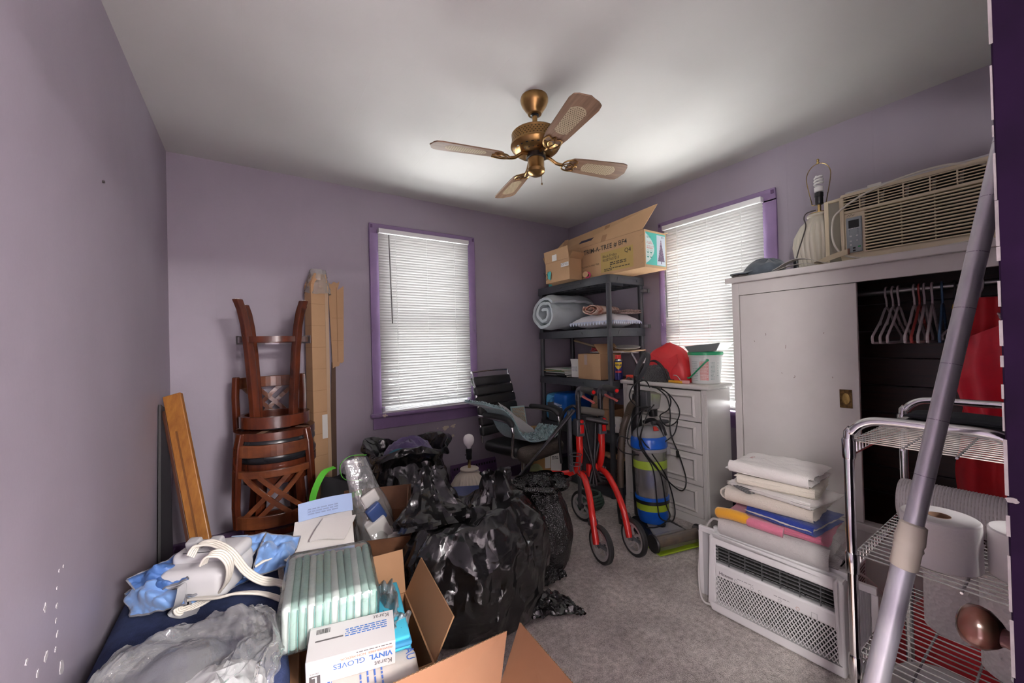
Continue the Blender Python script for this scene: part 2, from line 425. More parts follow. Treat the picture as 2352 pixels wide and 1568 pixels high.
# seams of paint that flaked off below the window and down the left wall
def blotch(M, r, seed, n=14):
    q = random.Random(seed); pts = []
    for i in range(n):
        w = 2*PI*i/n; k = r*q.uniform(.45, 1.15); pts.append((k*math.cos(w)*1.35, k*math.sin(w)*.9))
    return MB().prism(pts, 0, .0012, M)
for i, (u, v, r) in enumerate(((1023, 982, .024), (1041, 978, .020), (1020, 999, .011), (1040, 1000, .014), (1006, 983, .006), (1033, 1006, .006), (884, 955, .0))):
    if r: blotch(rect_uv(at(u, v, y=YB), (1, 0, 0.15), (0, 0, 1)), r, i).build('paint_chip', m_chip, wb)
m_chipw = mat('flaked white paint', (.47, .44, .455), .8)
for i, (u, v, r) in enumerate(((103, 1395, .008), (130, 1390, .006), (131, 1455, .006), (105, 1508, .010), (140, 1535, .018), (85, 1548, .008), (128, 1425, .004), (145, 1300, .004), (135, 1310, .003), (130, 1350, .003), (60, 1520, .006), (127, 1490, .005))):
    blotch(rect_uv(at(u, v, x=XL), (0, .5, 1), (0, -1, .5)), r, 40+i).build('paint_chip', m_chipw, wl)
MB().lathe([(.004, 0), (.004, .006), (0, .007)], 10, M=rect_uv(at(235, 417, x=XL), (0, 1, 0), (0, 0, 1))).build('wall_anchor', mat('dark screw', (.05, .04, .04), .5), wl)

# baseboards
struct(MB().box(XL, YB-.016, 0, XC, YB, .085).box(XL, YB-.022, .085, XC, YB, .097).build('baseboard_back', m_base, bevel=.003))
struct(MB().box(XL, YA, 0, XL+.014, YB-.017, .085).build('baseboard_left', m_base, bevel=.003))
struct(MB().box(XC-.014, 1.14, 0, XC, YB-.023, .085).build('baseboard_right', m_base, bevel=.003))

# ------------------------------------------------------------------ windows with casing, stool, apron, sashes, panes
m_sash = mat('white sash', (.75, .75, .74), .4)
m_glass = film('window glass', (.9, .95, 1), .03, .02)
def window(n, o, ex, out, lo, hi, z0, z1, wall_d):
    """o: origin on the wall face, ex: along the wall, out: to the outdoors"""
    ex = Vector(ex); out = Vector(out); M = Matrix((ex, out, Vector((0, 0, 1)))).transposed().to_4x4(); M.translation = Vector(o)
    cw = .09; t = -.02
    w = MB()
    w.box(lo-cw, t, z0, lo, 0, z1+.005, M).box(hi, t, z0, hi+cw, 0, z1+.005, M).box(lo-cw, t, z1+.005, hi+cw, 0, z1+.08, M)
    wo = struct(w.build('window_%d' % n, m_trim, bevel=.004))
    MB().box(lo-cw-.02, -.055, z0-.025, hi+cw+.02, .0, z0+.005, M).build('window_stool', m_trim, wo, bevel=.009)
    MB().box(lo-cw, -.018, z0-.115, hi+cw, 0, z0-.025, M).build('apron', m_trim, wo, bevel=.003)
    # jamb lining and sashes
    MB().box(lo, 0, z0, lo+.012, wall_d, z1, M).box(hi-.012, 0, z0, hi, wall_d, z1, M).box(lo, 0, z1-.012, hi, wall_d, z1, M).box(lo, 0, z0, hi, wall_d+.04, z0+.012, M).build('jamb_lining', m_sash, wo)
    zm = (z0+z1)/2
    for k, (a, c, d) in enumerate(((z0+.012, zm+.02, .05), (zm-.02, z1-.012, .08))):
        f = .042
        s = MB().box(lo+.012, d, a, lo+.012+f, d+.028, c, M).box(hi-.012-f, d, a, hi-.012, d+.028, c, M)
        s.box(lo+.012+f, d, a, hi-.012-f, d+.028, a+f, M).box(lo+.012+f, d, c-f, hi-.012-f, d+.028, c, M)
        so = s.build('sash', m_sash, wo)
        MB().box(lo+.012+f, d+.012, a+f, hi-.012-f, d+.016, c-f, M).build('pane', m_glass, so)
    for (x, z) in ((lo-cw+.016, z1+.055), (hi+cw-.016, z1+.055), (lo-cw+.012, 1.35), (hi+cw-.012, 1.35)):
        MB().box(x-.008, -.026, z-.012, x+.008, -.018, z+.012, M).build('curtain_bracket', m_base if z > 2 else m_trim, wo, bevel=.002)
    # a flake of missing paint on the stool
    return wo, M
w1, MW1 = window(1, (0, YB, 0), (1, 0, 0), (0, 1, 0), W1[0], W1[1], W1[2], W1[3], WT)
# second window: along -y so that ex x up points the right way
w2, MW2 = window(2, (XC, 0, 0), (0, -1, 0), (1, 0, 0), -W2[1], -W2[0], W2[2], W2[3], WT)
blotch(rect_uv(at(884, 954, y=YB-.056), (1, 0, 0), (0, 0, 1)), .016, 77).build('paint_chip', m_chip, w1)

# venetian blinds: head rail, every slat, bottom rail, ladder cords, tilt wand
m_slat = translucent('blind slat', (.50, .497, .49), .022)
m_slatr = mat('blind rail', (.78, .78, .78), .35)
m_cord = mat('white cord', (.85, .85, .83), .6)
m_wand = mat('clear grey wand', (.22, .21, .21), .25)
def blind(name, label, M, lo, hi, zt, zb, yb, wand_x, sag=()):
    t = thing(name, label, 'blind', M @ Vector(((lo+hi)/2, yb, zb)))
    w = hi-lo
    MB().box(lo, yb-.022, zt-.034, hi, yb+.022, zt, M).build('head_rail', m_slatr, t, bevel=.003, W=True)
    pitch, sw = .0205, .0255
    n = int((zt-.047-zb-.052)/pitch)+5
    tilt = R(60)
    me = None
    for i in range(n):
        z = zt-.047-i*pitch
        tl = tilt if i < n-4 else R(18)
        if i >= n-4: z = zb+.018+(n-1-i)*.0075
        if i in (0, n-4):
            mb = MB(); k = 5
            for e in range(2):
                pass
            def fn(a, b2, tl=tl):
                s = (b2-.5)*sw; c = .0016*(1-(2*b2-1)**2)
                return Vector(((a-.5)*w, s*math.cos(tl)+c*math.sin(tl), -s*math.sin(tl)+c*math.cos(tl)))
            mb.sheet(fn, 2, 5, .0007)
            me = mb.mesh('slat', smooth=40)
            me.materials.append(m_slat)
        o = link('slat', me, None, t)
        c = M @ Vector(((lo+hi)/2, yb, z))
        o.matrix_parent_inverse = WM[t.name].inverted()
        o.matrix_basis = Matrix.Translation(c) @ M.to_3x3().to_4x4() @ Matrix.Rotation(rnd.uniform(-.004, .004), 4, 'Y')
    MB().box(lo+.002, yb-.012, zb, hi-.002, yb+.012, zb+.014, M).build('bottom_rail', m_slatr, t, bevel=.004, W=True)
    for x in (lo+.17*w, lo+.82*w):
        for s in (-.0135, .0135):
            MB().tube([M @ Vector((x, yb+s, zt-.03)), M @ Vector((x, yb+s, zb+.01))], .0011, 5).build('ladder_cord', m_cord, t, W=True)
    MB().tube([M @ Vector((lo+.5*w, yb-.0135, zt-.03)), M @ Vector((lo+.5*w, yb-.0135, zb+.01))], .0006, 4).build('lift_cord', m_cord, t, W=True)
    MB().tube([M @ Vector((wand_x, yb-.03, zt-.045)), M @ Vector((wand_x+.012, yb-.033, zt-.72))], .0042, 6).build('tilt_wand', m_wand, t, W=True)
    return t
blind('window_blind', 'white venetian blind over the left window, beside the stacked stools', MW1, .808, 1.566, 2.124, .727, -.045, .88)
blind('window_blind', 'sunlit white venetian blind in the right wall above the dresser', MW2, -1.885, -1.165, 2.124, .735, -.045, -1.86)

# ------------------------------------------------------------------ outdoors: unseen slabs added to shape the sun patch on the right blind
m_sunblock = mat('sun block grey', (.55, .53, .50), .8)
struct(MB().box(XC+WT, -.6, 2.46, XC+WT+.42, 3.6, 2.58).build('sun_block_top', m_sunblock))
struct(MB().box(XC+WT, .2, -.3, XC+WT+.55, 1.02, 3.2).build('sun_block_side', m_sunblock))

# ------------------------------------------------------------------ the open door at the right edge, its latch edge towards us
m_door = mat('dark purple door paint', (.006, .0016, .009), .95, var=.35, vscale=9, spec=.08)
ang = R(-11.5)
dr = MB().box(0, -.035, 0.01, .76, 0, 2.02)
E0 = Vector((.655, .0555, 0))
DM = Matrix.Translation(E0) @ Matrix.Rotation(ang, 4, 'Z')
for i in range(len(dr.v)): dr.v[i] = tuple(DM @ Vector(dr.v[i]))
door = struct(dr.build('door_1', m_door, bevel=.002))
# chipped pale paint along the arris
q = random.Random(5); mb = MB(); z = .35
m_arris = mat('chipped pale paint', (.12, .10, .105), .7, var=.25, vscale=40)
while z < 2.0:
    h = q.uniform(.012, .06); wd = q.uniform(.0004, .0022)
    MB().box(-.0006, -wd, z, .0006, .0006, z+h, DM).build('paint_chip', m_arris, door); z += h+q.uniform(0, .03)
for zz, r in ((1.045, .0035), (.80, .0025)):
    blotch(DM @ rect_uv((-.0008, -.004, zz), (0, -1, 0), (0, 0, 1)), r, int(zz*1000)).build('paint_chip', m_arris, door)
m_knob = mat('old bronze knob', (.040, .026, .015), .2, .35, col2=(.10, .03, .025), vscale=26, detail=2)
m_knob2 = mat('worn bronze', (.10, .03, .03), .35, .3, var=.3, vscale=30)
KM = DM @ rect_uv((.056, 0, .868), (-1, 0, 0), (0, 0, 1)) @ Matrix.Diagonal((.85, .85, .85, 1))
kn = MB().lathe([(.024, 0), (.026, .004), (.013, .010), (.011, .022), (.013, .028)], 24, M=KM).build('rosette', m_knob2, door, smooth=40)
MB().lathe([(.013, .026), (.018, .030), (.0265, .040), (.0285, .050), (.026, .060), (.018, .066), (0, .068)], 28, M=KM).build('knob', m_knob, door, smooth=50)
# ================================================================== ceiling fan
FX, FY = 1.167, 1.496
m_brass = mat('antique brass', (.34, .20, .075), .30, .95, var=.18, vscale=14)
m_brassd = mat('dark brass', (.10, .065, .03), .4, .9, var=.3, vscale=30)
m_blk = mat('black plastic', (.012, .012, .014), .35)
def wood(name, c1, c2, rough, stretch, scale=6):
    return mat(name, c1, rough, col2=c2, stretch=stretch, vscale=scale, detail=6, bump=(scale*2, .08, .003))
m_blade = wood('oak fan blade', (.30, .185, .115), (.155, .085, .05), .45, (1, 14, 1), 5)
m_cane = mat('woven cane', (.50, .40, .26), .6)
fan = thing('ceiling_fan', 'antique brass ceiling fan with four wood and cane blades', 'ceiling fan', (FX, FY, 2.05))
fan['_'] = 0; del fan['_']
o = 2.05
MB().lathe([(.066, 2.42-o), (.068, 2.410-o), (.067, 2.398-o), (.061, 2.382-o), (.042, 2.354-o), (.034, 2.345-o), (.033, 2.338-o), (.020, 2.336-o)], 32).build('canopy', m_brass, fan, smooth=35)
MB().lathe([(.021, 2.345-o), (.021, 2.332-o), (.014, 2.328-o)], 20).build('ball_cover', m_blk, fan, smooth=40)
MB().lathe([(.0125, 2.34-o), (.0125, 2.23-o)], 14).build('downrod', m_brass, fan, smooth=40)
mo = MB().lathe([(.02, 2.250-o), (.08, 2.248-o), (.112, 2.242-o), (.117, 2.236-o), (.115, 2.230-o), (.115, 2.192-o), (.121, 2.188-o), (.122, 2.180-o), (.112, 2.164-o), (.090, 2.148-o), (.07, 2.143-o), (.02, 2.143-o)], 40).build('motor_housing', m_brass, fan, smooth=30)
g = MB()
for r in range(4):
    for i in range(44):
        w = 2*PI*(i+.5*(r % 2))/44
        M = Matrix.Rotation(w, 4, 'Z') @ Matrix.Translation((.1153, 0, 2.197-o+r*.0092))
        g.add([(.0006, -.0045, 0), (.0006, 0, -.0033), (.0006, .0045, 0), (.0006, 0, .0033)], [(0, 1, 2, 3)], M)
g.build('lattice_band', m_brassd, mo)
g = MB()
for i in range(24):
    w = 2*PI*i/24; M = Matrix.Rotation(w, 4, 'Z')
    g.add([(.078, -.004, 2.1455-o), (.078, .004, 2.1455-o), (.106, .006, 2.161-o), (.106, -.006, 2.161-o)], [(0, 1, 2, 3)], M @ Matrix.Translation((.001, 0, -.0012)))
g.build('vent_slots', m_blk, mo)
MB().lathe([(.045, 2.146-o), (.048, 2.14-o), (.048, 2.122-o), (.03, 2.118-o)], 28).build('flywheel', m_blk, fan, smooth=40)
sw = MB().lathe([(.030, 2.125-o), (.040, 2.12-o), (.040, 2.075-o), (.043, 2.07-o), (.041, 2.055-o), (.028, 2.042-o), (.006, 2.037-o), (0, 2.037-o)], 28).build('switch_cup', m_brass, fan, smooth=35)
MB().tube([(.038, .012, 2.06-o), (.046, .015, 2.055-o), (.046, .015, 2.02-o)], .0012, 5).build('pull_chain', m_brass, sw)
MB().lathe([(0, 0), (.003, .002), (.0035, .010), (0, .014)], 8, c=(.046, .015, 2.008-o)).build('chain_bob', m_brass, sw)
# one blade, copied
def outline(a, n=6):
    return a
bl_poly = [(.175, -.035), (.19, -.046), (.23, -.052), (.46, -.066), (.488, -.060), (.500, -.042), (.505, -.02), (.512, 0), (.505, .02), (.500, .042), (.488, .060), (.46, .066), (.23, .052), (.19, .046), (.175, .035)]
blade_me = MB().prism(bl_poly, -.003, .003).mesh('blade', bevel=.0012, seg=1); blade_me.materials.append(m_blade)
cane = MB(); cp = [(.265, -.030), (.42, -.036), (.44, -.018), (.445, 0), (.44, .018), (.42, .036), (.265, .030), (.255, .015), (.252, 0), (.255, -.015)]
cane.prism(cp, -.0036, .0036)
cane_me = cane.mesh('cane_panel'); cane_me.materials.append(m_cane)
hl = MB()
for i in range(17):
    for j in range(8):
        x = .264+i*.0105; y = -.030+j*.0086+(.0043 if i % 2 else 0)
        if abs(y) < .030+.006*(x-.26)/.16 and (x < .43 or abs(y) < .02):
            for zz in (-.00375, .00375):
                hl.add([(x-.0032, y, zz), (x, y-.0026, zz), (x+.0032, y, zz), (x, y+.0026, zz)], [(0, 1, 2, 3)])
hole_me = hl.mesh('cane_holes'); hole_me.materials.append(m_brassd)
ir = MB()
ir.tube(spline([(.04, 0, .022), (.075, 0, .018), (.11, 0, -.004), (.145, 0, -.010)], 5), [.008]*16, 8)
ir.tube(spline([(.140, 0, -.010), (.152, .028, -.008), (.185, .040, -.006), (.215, .030, -.006), (.205, .010, -.006), (.22, 0, -.006), (.205, -.010, -.006), (.215, -.030, -.006), (.185, -.040, -.006), (.152, -.028, -.008)], 5, True), .0042, 7, closed=True)
ir.tube(spline([(.15, 0, -.008), (.175, .014, -.006), (.20, 0, -.006), (.175, -.014, -.006)], 5, True), .003, 6, closed=True)
iron_me = ir.mesh('blade_iron', smooth=50); iron_me.materials.append(m_brass)
for k in range(4):
    a = R(76+90*k)
    M = Matrix.Translation((0, 0, 2.118-o)) @ Matrix.Rotation(a, 4, 'Z') @ Matrix.Rotation(R(-12), 4, 'X')
    bo = link('blade', blade_me, None, fan); bo.matrix_basis = M
    co = link('cane_panel', cane_me, None, bo); ho = link('cane_holes', hole_me, None, bo); io = link('blade_iron', iron_me, None, bo)
# ================================================================== wardrobe and what hangs in it and lies on it
m_white = mat('old white paint', (.63, .60, .58), .42, var=.05, vscale=4, bump=(40, .08, .003))
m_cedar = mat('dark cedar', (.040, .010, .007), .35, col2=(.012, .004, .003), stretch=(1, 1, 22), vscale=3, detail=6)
m_chrome = mat('chrome', (.72, .72, .74), .13, 1.0)
wd = thing('wardrobe', 'white painted wardrobe with sliding door pushed open onto dark cedar inside', 'wardrobe', (2.48, .51, 0))
X0, X1, Y0, Y1 = 2.225, 2.765, -.09, 1.118
MB().box(X0-.03, Y0-.015, 1.525, X1, Y1+.022, 1.556).build('top_board', m_white, wd, bevel=.004, W=True)
MB().box(X0, Y1-.035, 0, X1, Y1, 1.525).build('side_panel', m_white, wd, bevel=.002, W=True)
MB().box(X0, Y0, 0, X1, Y0+.035, 1.525).build('side_panel', m_white, wd, bevel=.002, W=True)
MB().box(X0, Y0+.035, 1.458, X0+.02, Y1-.035, 1.525).build('top_rail', m_white, wd, bevel=.002, W=True)
MB().box(X0+.004, Y0+.035, .075, X0+.024, Y1-.035, .372).build('base_panel', m_white, wd, bevel=.002, W=True)
MB().box(X0-.004, Y0+.035, .36, X0+.06, Y1-.035, .392).build('bottom_track', m_white, wd, bevel=.003, W=True)
MB().box(X0-.012, Y0, 0, X0+.004, Y1-.01, .098).build('plinth', m_white, wd, bevel=.004, W=True)
for i in range(8):
    z = .392+i*.1415
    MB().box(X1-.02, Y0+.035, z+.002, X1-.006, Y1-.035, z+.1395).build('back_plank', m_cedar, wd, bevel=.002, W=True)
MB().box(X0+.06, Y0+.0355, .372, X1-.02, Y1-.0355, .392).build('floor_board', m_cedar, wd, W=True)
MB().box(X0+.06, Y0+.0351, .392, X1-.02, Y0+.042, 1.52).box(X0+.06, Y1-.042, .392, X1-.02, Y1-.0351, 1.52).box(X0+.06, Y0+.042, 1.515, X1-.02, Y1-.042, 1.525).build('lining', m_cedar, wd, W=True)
d1 = MB().box(X0+.008, .585, .394, X0+.026, Y1-.037, 1.456).build('sliding_door', m_white, wd, bevel=.002, W=True)
MB().box(X0+.034, .60, .394, X0+.050, Y1-.05, 1.456).build('sliding_door', m_white, wd, bevel=.002, W=True)
m_gold = mat('tarnished brass', (.20, .12, .04), .4, .9, col2=(.05, .03, .015), vscale=90)
MB().box(X0+.004, .61, .895, X0+.008, .655, .978).build('pull_plate', m_gold, d1, bevel=.001, W=True)
MB().lathe([(.014, 0), (.016, .002), (.012, .004), (0, .002)], 20, M=rect_uv((X0+.004, .632, .937), (0, -1, 0), (0, 0, 1)) @ Matrix.Diagonal((.9, 1.6, 1, 1))).build('finger_pull', mat('gilt', (.35, .24, .08), .35, .9, bump=(120, .6, .004)), d1, smooth=50, W=True)
m_scr = mat('scratch', (.14, .06, .04), .7)
for i, (u, v, a) in enumerate(((1758, 765, 2), (1732, 782, 1), (1805, 792, 3), (1893, 763, 1), (1795, 855, 1), (1825, 862, 2), (1912, 865, 1))):
    p = at(u, v, x=X0+.0075); q = random.Random(i+3)
    MB().tube(spline([p, p+Vector((0, q.uniform(-.004, .004), -.003*a)), p+Vector((0, q.uniform(-.005, .005), -.006*a))], 3), .0008, 4).build('scratch', m_scr, d1, W=True)
MB().tube([(2.50, Y0+.036, 1.425), (2.50, Y1-.036, 1.425)], .014, 12).build('hanging_rail', mat('dull steel', (.3, .3, .3), .35, .9), wd, smooth=50, W=True)

# clothes hangers
HMAT = {'white': mat('white hanger plastic', (.62, .55, .56), .35), 'red': mat('red hanger plastic', (.40, .06, .05), .35), 'blue': mat('blue hanger plastic', (.06, .13, .24), .35), 'dark': mat('black hanger plastic', (.02, .02, .025), .4)}
def hanger(colour, label, y, rz, w=.20, tilt=0):
    t = thing('clothes_hanger', label, 'hanger', (2.50, y, 1.20), rz, 'plastic hangers on the wardrobe rail')
    mm = HMAT[colour]
    hk = spline([(.012, 0, .218), (.020, 0, .232), (.010, 0, .2445), (-.008, 0, .2425), (-.018, 0, .230), (-.016, 0, .205), (-.004, 0, .185), (0, 0, .165), (0, 0, .15)], 5)
    MB().tube(hk, .0042, 8).build('hook', mm, t, smooth=60)
    body = spline([(0, 0, .15), (-w*.45, 0, .085), (-w*.86, 0, .032), (-w, 0, .012), (-w*.985, 0, -.008), (-w*.9, 0, -.014), (0, 0, -.014), (w*.9, 0, -.014), (w*.985, 0, -.008), (w, 0, .012), (w*.86, 0, .032), (w*.45, 0, .085)], 4, True)
    MB().tube(body, .0052, 8, closed=True).build('bar', mm, t, smooth=60)
    for s in (-1, 1):
        MB().tube(spline([(s*w*.42, 0, .088), (s*w*.45, 0, .070), (s*w*.52, 0, .066), (s*w*.56, 0, .072)], 4), .0035, 6).build('strap_notch', mm, t, smooth=60)
    return t
hs = [('white', .545, 'white plastic hanger nearest the sliding door on the wardrobe rail'), ('white', .523, 'second white hanger from the sliding door in the wardrobe'), ('white', .503, 'third white hanger from the sliding door in the wardrobe'),
      ('white', .452, 'white hanger just before the red hanger on the wardrobe rail'), ('red', .436, 'red plastic hanger among the white ones on the wardrobe rail'), ('white', .420, 'white hanger just after the red hanger on the wardrobe rail'), ('white', .396, 'white hanger next to the dark blue hanger in the wardrobe'),
      ('blue', .366, 'dark blue hanger in the middle of the wardrobe rail')]
for k, (c, y, lb) in enumerate(hs): hanger(c, lb, y, R(-2+(k*37) % 9))
hanger('dark', 'black hanger hidden between the blue and the last white hanger', .33, R(14))
hanger('white', 'big white hanger turned sideways at the right end of the rail', .262, R(38), .215)
yt = thing('garment_tag', 'small yellow paper tag hanging among the hangers', 'tag', (2.46, .312, 1.33))
MB().cbox((0, 0, 0), (.0012, .042, .020), Matrix.Rotation(R(10), 4, 'X')).build('paper', mat('yellow paper', (.55, .33, .03), .6), yt)
print_lines(rect_uv((2.4588, .329, 1.329), (0, -1, .17), (0, 0, 1)), .003, 0, .036, 2, .007, m_blk, yt, seed=3)
MB().tube([(0, .01, .01), (.02, .008, .08)], .0006, 4).build('string', m_cord, yt)

# red cloth spilling from the wardrobe: draped sheets with folds
m_red = mat('red fabric', (.62, .012, .020), .55, sheen=.3, var=.12, vscale=8)
m_redp = mat('red plastic sheet', (.72, .025, .045), .30, var=.1, vscale=9)
def drape(name, label, cat, x, ya, yb, zt, zb, folds, amp, flare, m, seed, th=.003, lean=0, zfun=None):
    t = thing(name, label, cat, (x, (ya+yb)/2, zb))
    def fn(a, c):
        y = ya+(yb-ya)*a; k = c
        yy = (ya+yb)/2+(y-(ya+yb)/2)*(1+flare*k)
        z = zt+(zb-zt)*c + (zfun(a)*(1-c) if zfun else 0)
        p = Vector((x+lean*k, yy, z))
        p.x += amp*(.35+.65*k)*math.sin(folds*2*PI*a+1.3*nz((a, c, 0), 2, seed))+.02*nz(p, 5, seed)
        p.y += .014*nz(p, 6, seed+2)
        return p
    MB().sheet(fn, 60, 40, th).build('cloth', m, t, smooth=60, W=True)
    return t
drape('red_garment', 'long red garment hanging in the open wardrobe, its folds fanning out below', 'garment', 2.42, .06, .27, 1.36, .44, 3.2, .022, .75, m_red, 3)
drape('red_plastic_sheet', 'shiny red plastic sheet bunched at the top of the wardrobe opening', 'plastic sheet', 2.33, .04, .34, 1.20, .90, 2.3, .020, -.30, m_redp, 9, zfun=lambda a: .16*(1-a)-.03)
rc = thing('red_blanket', 'red blanket slumped on the floor behind the wire rack', 'blanket', (2.03, .27, 0))
def fn(a, c):
    w = 2*PI*a; r = 1+.14*nz((math.cos(w), math.sin(w), c), 2.2, 4)
    z = .33*(1-c)**.8
    rr = (.035+.14*c**.8)*r
    return Vector((rr*math.cos(w)*.9+.04*(1-c), rr*math.sin(w)*1.15, max(.003, z+.035*nz((math.cos(w)*2, math.sin(w)*2, c*3), 1, 8)*(1-c))))
MB().grid(fn, 64, 26, cu=True).build('cloth', m_red, rc, smooth=60)

# ------------------------------------------------------------------ beige window air conditioner on the wardrobe
m_beige = mat('yellowed beige plastic', (.66, .575, .41), .40, var=.06, vscale=5)
m_beiged = mat('beige grille shade', (.46, .39, .27), .5)
m_dark = mat('dark inside', (.008, .007, .006), .9)
TOPZ = 1.556
ac = thing('air_conditioner', 'yellowed beige window air conditioner on top of the wardrobe', 'air conditioner', (2.33, .425, TOPZ), R(-1.5))
# local: front faces -x; y from -.235 to .235 ; z 0..0.335
MB().box(.03, -.225, .012, .40, .225, .320).build('cabinet', m_beige, ac, bevel=.006)
fr = MB(); hw, hh, z0 = .235, .332, .006
fr.box(0, -hw, z0, .035, hw, z0+.035).box(0, -hw, hh-.014, .035, hw, hh).box(0, -hw, z0+.035, .035, -hw+.026, hh-.014).box(0, hw-.012, z0+.035, .035, hw, hh-.014)
fr.box(0, -hw+.026, .238, .035, hw-.012, .252)
fr.box(.004, .148, z0+.035, .035, hw-.012, .238)
fr.build('front_frame', m_beige, ac, bevel=.005)
MB().box(.028, -hw+.02, z0+.03, .034, .15, .24).box(.028, -hw+.02, .25, .034, hw-.01, hh-.012).build('dark_cavity', m_dark, ac)
for i in range(14):
    z = .046+i*.0138
    MB().box(-.002, -hw+.024, z, .014, .149, z+.0062).build('louvre', m_beige, ac, bevel=.0015, seg=1)
for y in (-.07, .03):
    MB().box(.010, y-.002, .042, .016, y+.002, .238).build('grille_bar', m_beiged, ac)
for i in range(5):
    z = .260+i*.0125
    MB().box(.002, -hw+.026, z, .012, hw-.012, z+.004).build('outlet_slat', m_beige, ac, bevel=.001, seg=1)
for k, y in enumerate((-.135, -.06, .02, .10, .165)):
    MB().box(.003, y-.002, .254, .018, y+.002, .318).build('outlet_post', m_beige, ac)
    MB().add([(.014, y-.003, .258), (.026, y-.012, .258), (.026, y-.016, .312), (.014, y-.005, .300)], [(0, 1, 2, 3)]).build('air_vane', mat('pale vane', (.5, .5, .48), .5), ac)
cp = MB().box(-.003, .158, .052, .006, .216, .216).build('control_panel', mat('grey membrane panel', (.30, .34, .36), .45), ac, bevel=.004)
MB().box(-.0045, .168, .166, -.002, .206, .202).build('display', m_blk, cp, bevel=.001)
m_btn = mat('panel button', (.60, .62, .62), .5)
for (y, z, mm, w) in ((.199, .128, m_btn, .008), (.176, .128, m_btn, .008), (.199, .105, m_btn, .008), (.176, .105, m_btn, .008), (.199, .088, m_btn, .007), (.188, .072, m_blk, .010), (.169, .076, mat('green button', (.05, .35, .12), .4), .010), (.188, .06, m_blk, .010)):
    MB().box(-.0042, y-w/2, z-.0035, -.002, y+w/2, z+.0035).build('button', mm, cp, bevel=.001, seg=1)
for i in range(4):
    for y in (.203, .172): MB().lathe([(.0013, 0), (0, .0005)], 8, M=rect_uv((-.0031, y, .158-i*.007), (0, -1, 0), (0, 0, 1))).build('indicator', m_blk, cp)
print_lines(rect_uv((-.0031, .21, .165), (0, -1, 0), (0, 0, 1)), .002, -.003, .045, 1, .006, m_btn, cp, W=False, seed=4)
MB().tube(spline([(-.0005, .212, .222), (-.0005, .206, .229), (-.0005, .202, .223), (-.0005, .196, .230), (-.0005, .190, .223), (-.0005, .183, .229)], 4), .0007, 4).build('logo', mat('logo grey', (.12, .10, .08), .5), ac)
# accordion side curtain + its beige frame on the left, with vertical folds
MB().box(.055, .235, .0, .075, .247, .335).box(.055, .300, .0, .075, .318, .335).box(.055, .247, .322, .075, .300, .335).box(.055, .247, 0, .075, .300, .014).build('curtain_frame', m_beige, ac, bevel=.003)
m_cream = mat('cream vinyl curtain', (.62, .60, .54), .5)
for i in range(7):
    y = .249+i*.0073
    MB().add([(.058, y, .013), (.072, y+.0036, .013), (.058, y+.0073, .013), (.058, y, .323), (.072, y+.0036, .323), (.058, y+.0073, .323)], [(0, 1, 4, 3), (1, 2, 5, 4)]).build('curtain_pleat', m_cream, ac)
MB().box(.05, -.24, .322, .07, .23, .352).build('top_flange', mat('grey steel', (.55, .55, .55), .4, .4), ac, bevel=.001)
MB().box(.048, .10, .322, .05, .148, .358).build('paper_label', mat('white paper', (.75, .74, .70), .6), ac)
cd = spline([(.03, -.23, .30), (-.01, -.10, .338), (-.012, .10, .320), (-.015, .235, .255), (-.022, .262, .19), (-.022, .255, .10), (-.02, .215, .04), (-.02, .13, .0145), (-.02, -.02, .0130), (-.02, -.17, .02), (.0, -.235, .06)], 8)
MB().tube(cd, .0045, 7).build('power_cord', mat('cream cord', (.66, .63, .55), .45), ac, smooth=60)

# ------------------------------------------------------------------ ribbed lamp with spiral bulb
m_cer = mat('cream ceramic', (.60, .56, .47), .35, var=.05, vscale=5)
m_cerw = mat('ivory ceramic', (.55, .50, .41), .35, var=.06, vscale=5)
def ribbed_lamp(name, label, loc, h, rmax, m, ribs=26):
    t = thing(name, label, 'lamp', loc)
    prof = [(rmax*.62, 0), (rmax*.66, .01*h/.3), (rmax*.78, .12*h), (rmax*.95, .33*h), (rmax, .5*h), (rmax*.95, .66*h), (rmax*.72, .84*h), (rmax*.5, .93*h), (rmax*.40, .975*h)]
    from_p = []
    for i in range(len(prof)-1):
        for k in range(4):
            u = k/4; from_p.append((prof[i][0]*(1-u)+prof[i+1][0]*u, prof[i][1]*(1-u)+prof[i+1][1]*u))
    from_p.append(prof[-1])
    mb = MB(); n = 156; vs = []; fs = []
    for (r, z) in from_p:
        for j in range(n):
            w = 2*PI*j/n; q = z/h; am = .035*math.sin(PI*min(1, max(0, q*1.05)))**.5 if 0 < q < .95 else 0
            rr = r*(1+am*(abs(math.cos(ribs/2*w))*2-1.2)); vs.append((rr*math.cos(w), rr*math.sin(w), z))
    for i in range(len(from_p)-1):
        for j in range(n): fs.append((i*n+j, i*n+(j+1) % n, (i+1)*n+(j+1) % n, (i+1)*n+j))
    fs.append(tuple(range(n-1, -1, -1)))
    mb.add(vs, fs).build('body', m, t, smooth=50)
    MB().lathe([(rmax*.34, .95*h), (rmax*.38, .965*h), (rmax*.47, .99*h), (rmax*.47, 1.015*h), (rmax*.42, 1.03*h), (rmax*.1, 1.03*h)], 32).build('neck_cap', m, t, smooth=40)
    return t
l2 = ribbed_lamp('table_lamp', 'ribbed ceramic lamp with spiral bulb and bare harp on the wardrobe', (2.535, .805, TOPZ), .31, .118, m_cer)
m_brl = mat('bright brass', (.62, .45, .20), .25, 1.0)
MB().lathe([(.03, .315), (.045, .32), (.045, .325), (.008, .328), (.008, .375)], 20).build('stem', m_brl, l2, smooth=40)
MB().lathe([(.016, .37), (.018, .375), (.018, .41), (.020, .412), (.020, .432), (.014, .436)], 18).build('socket', m_blk, l2, smooth=40)
harp = []
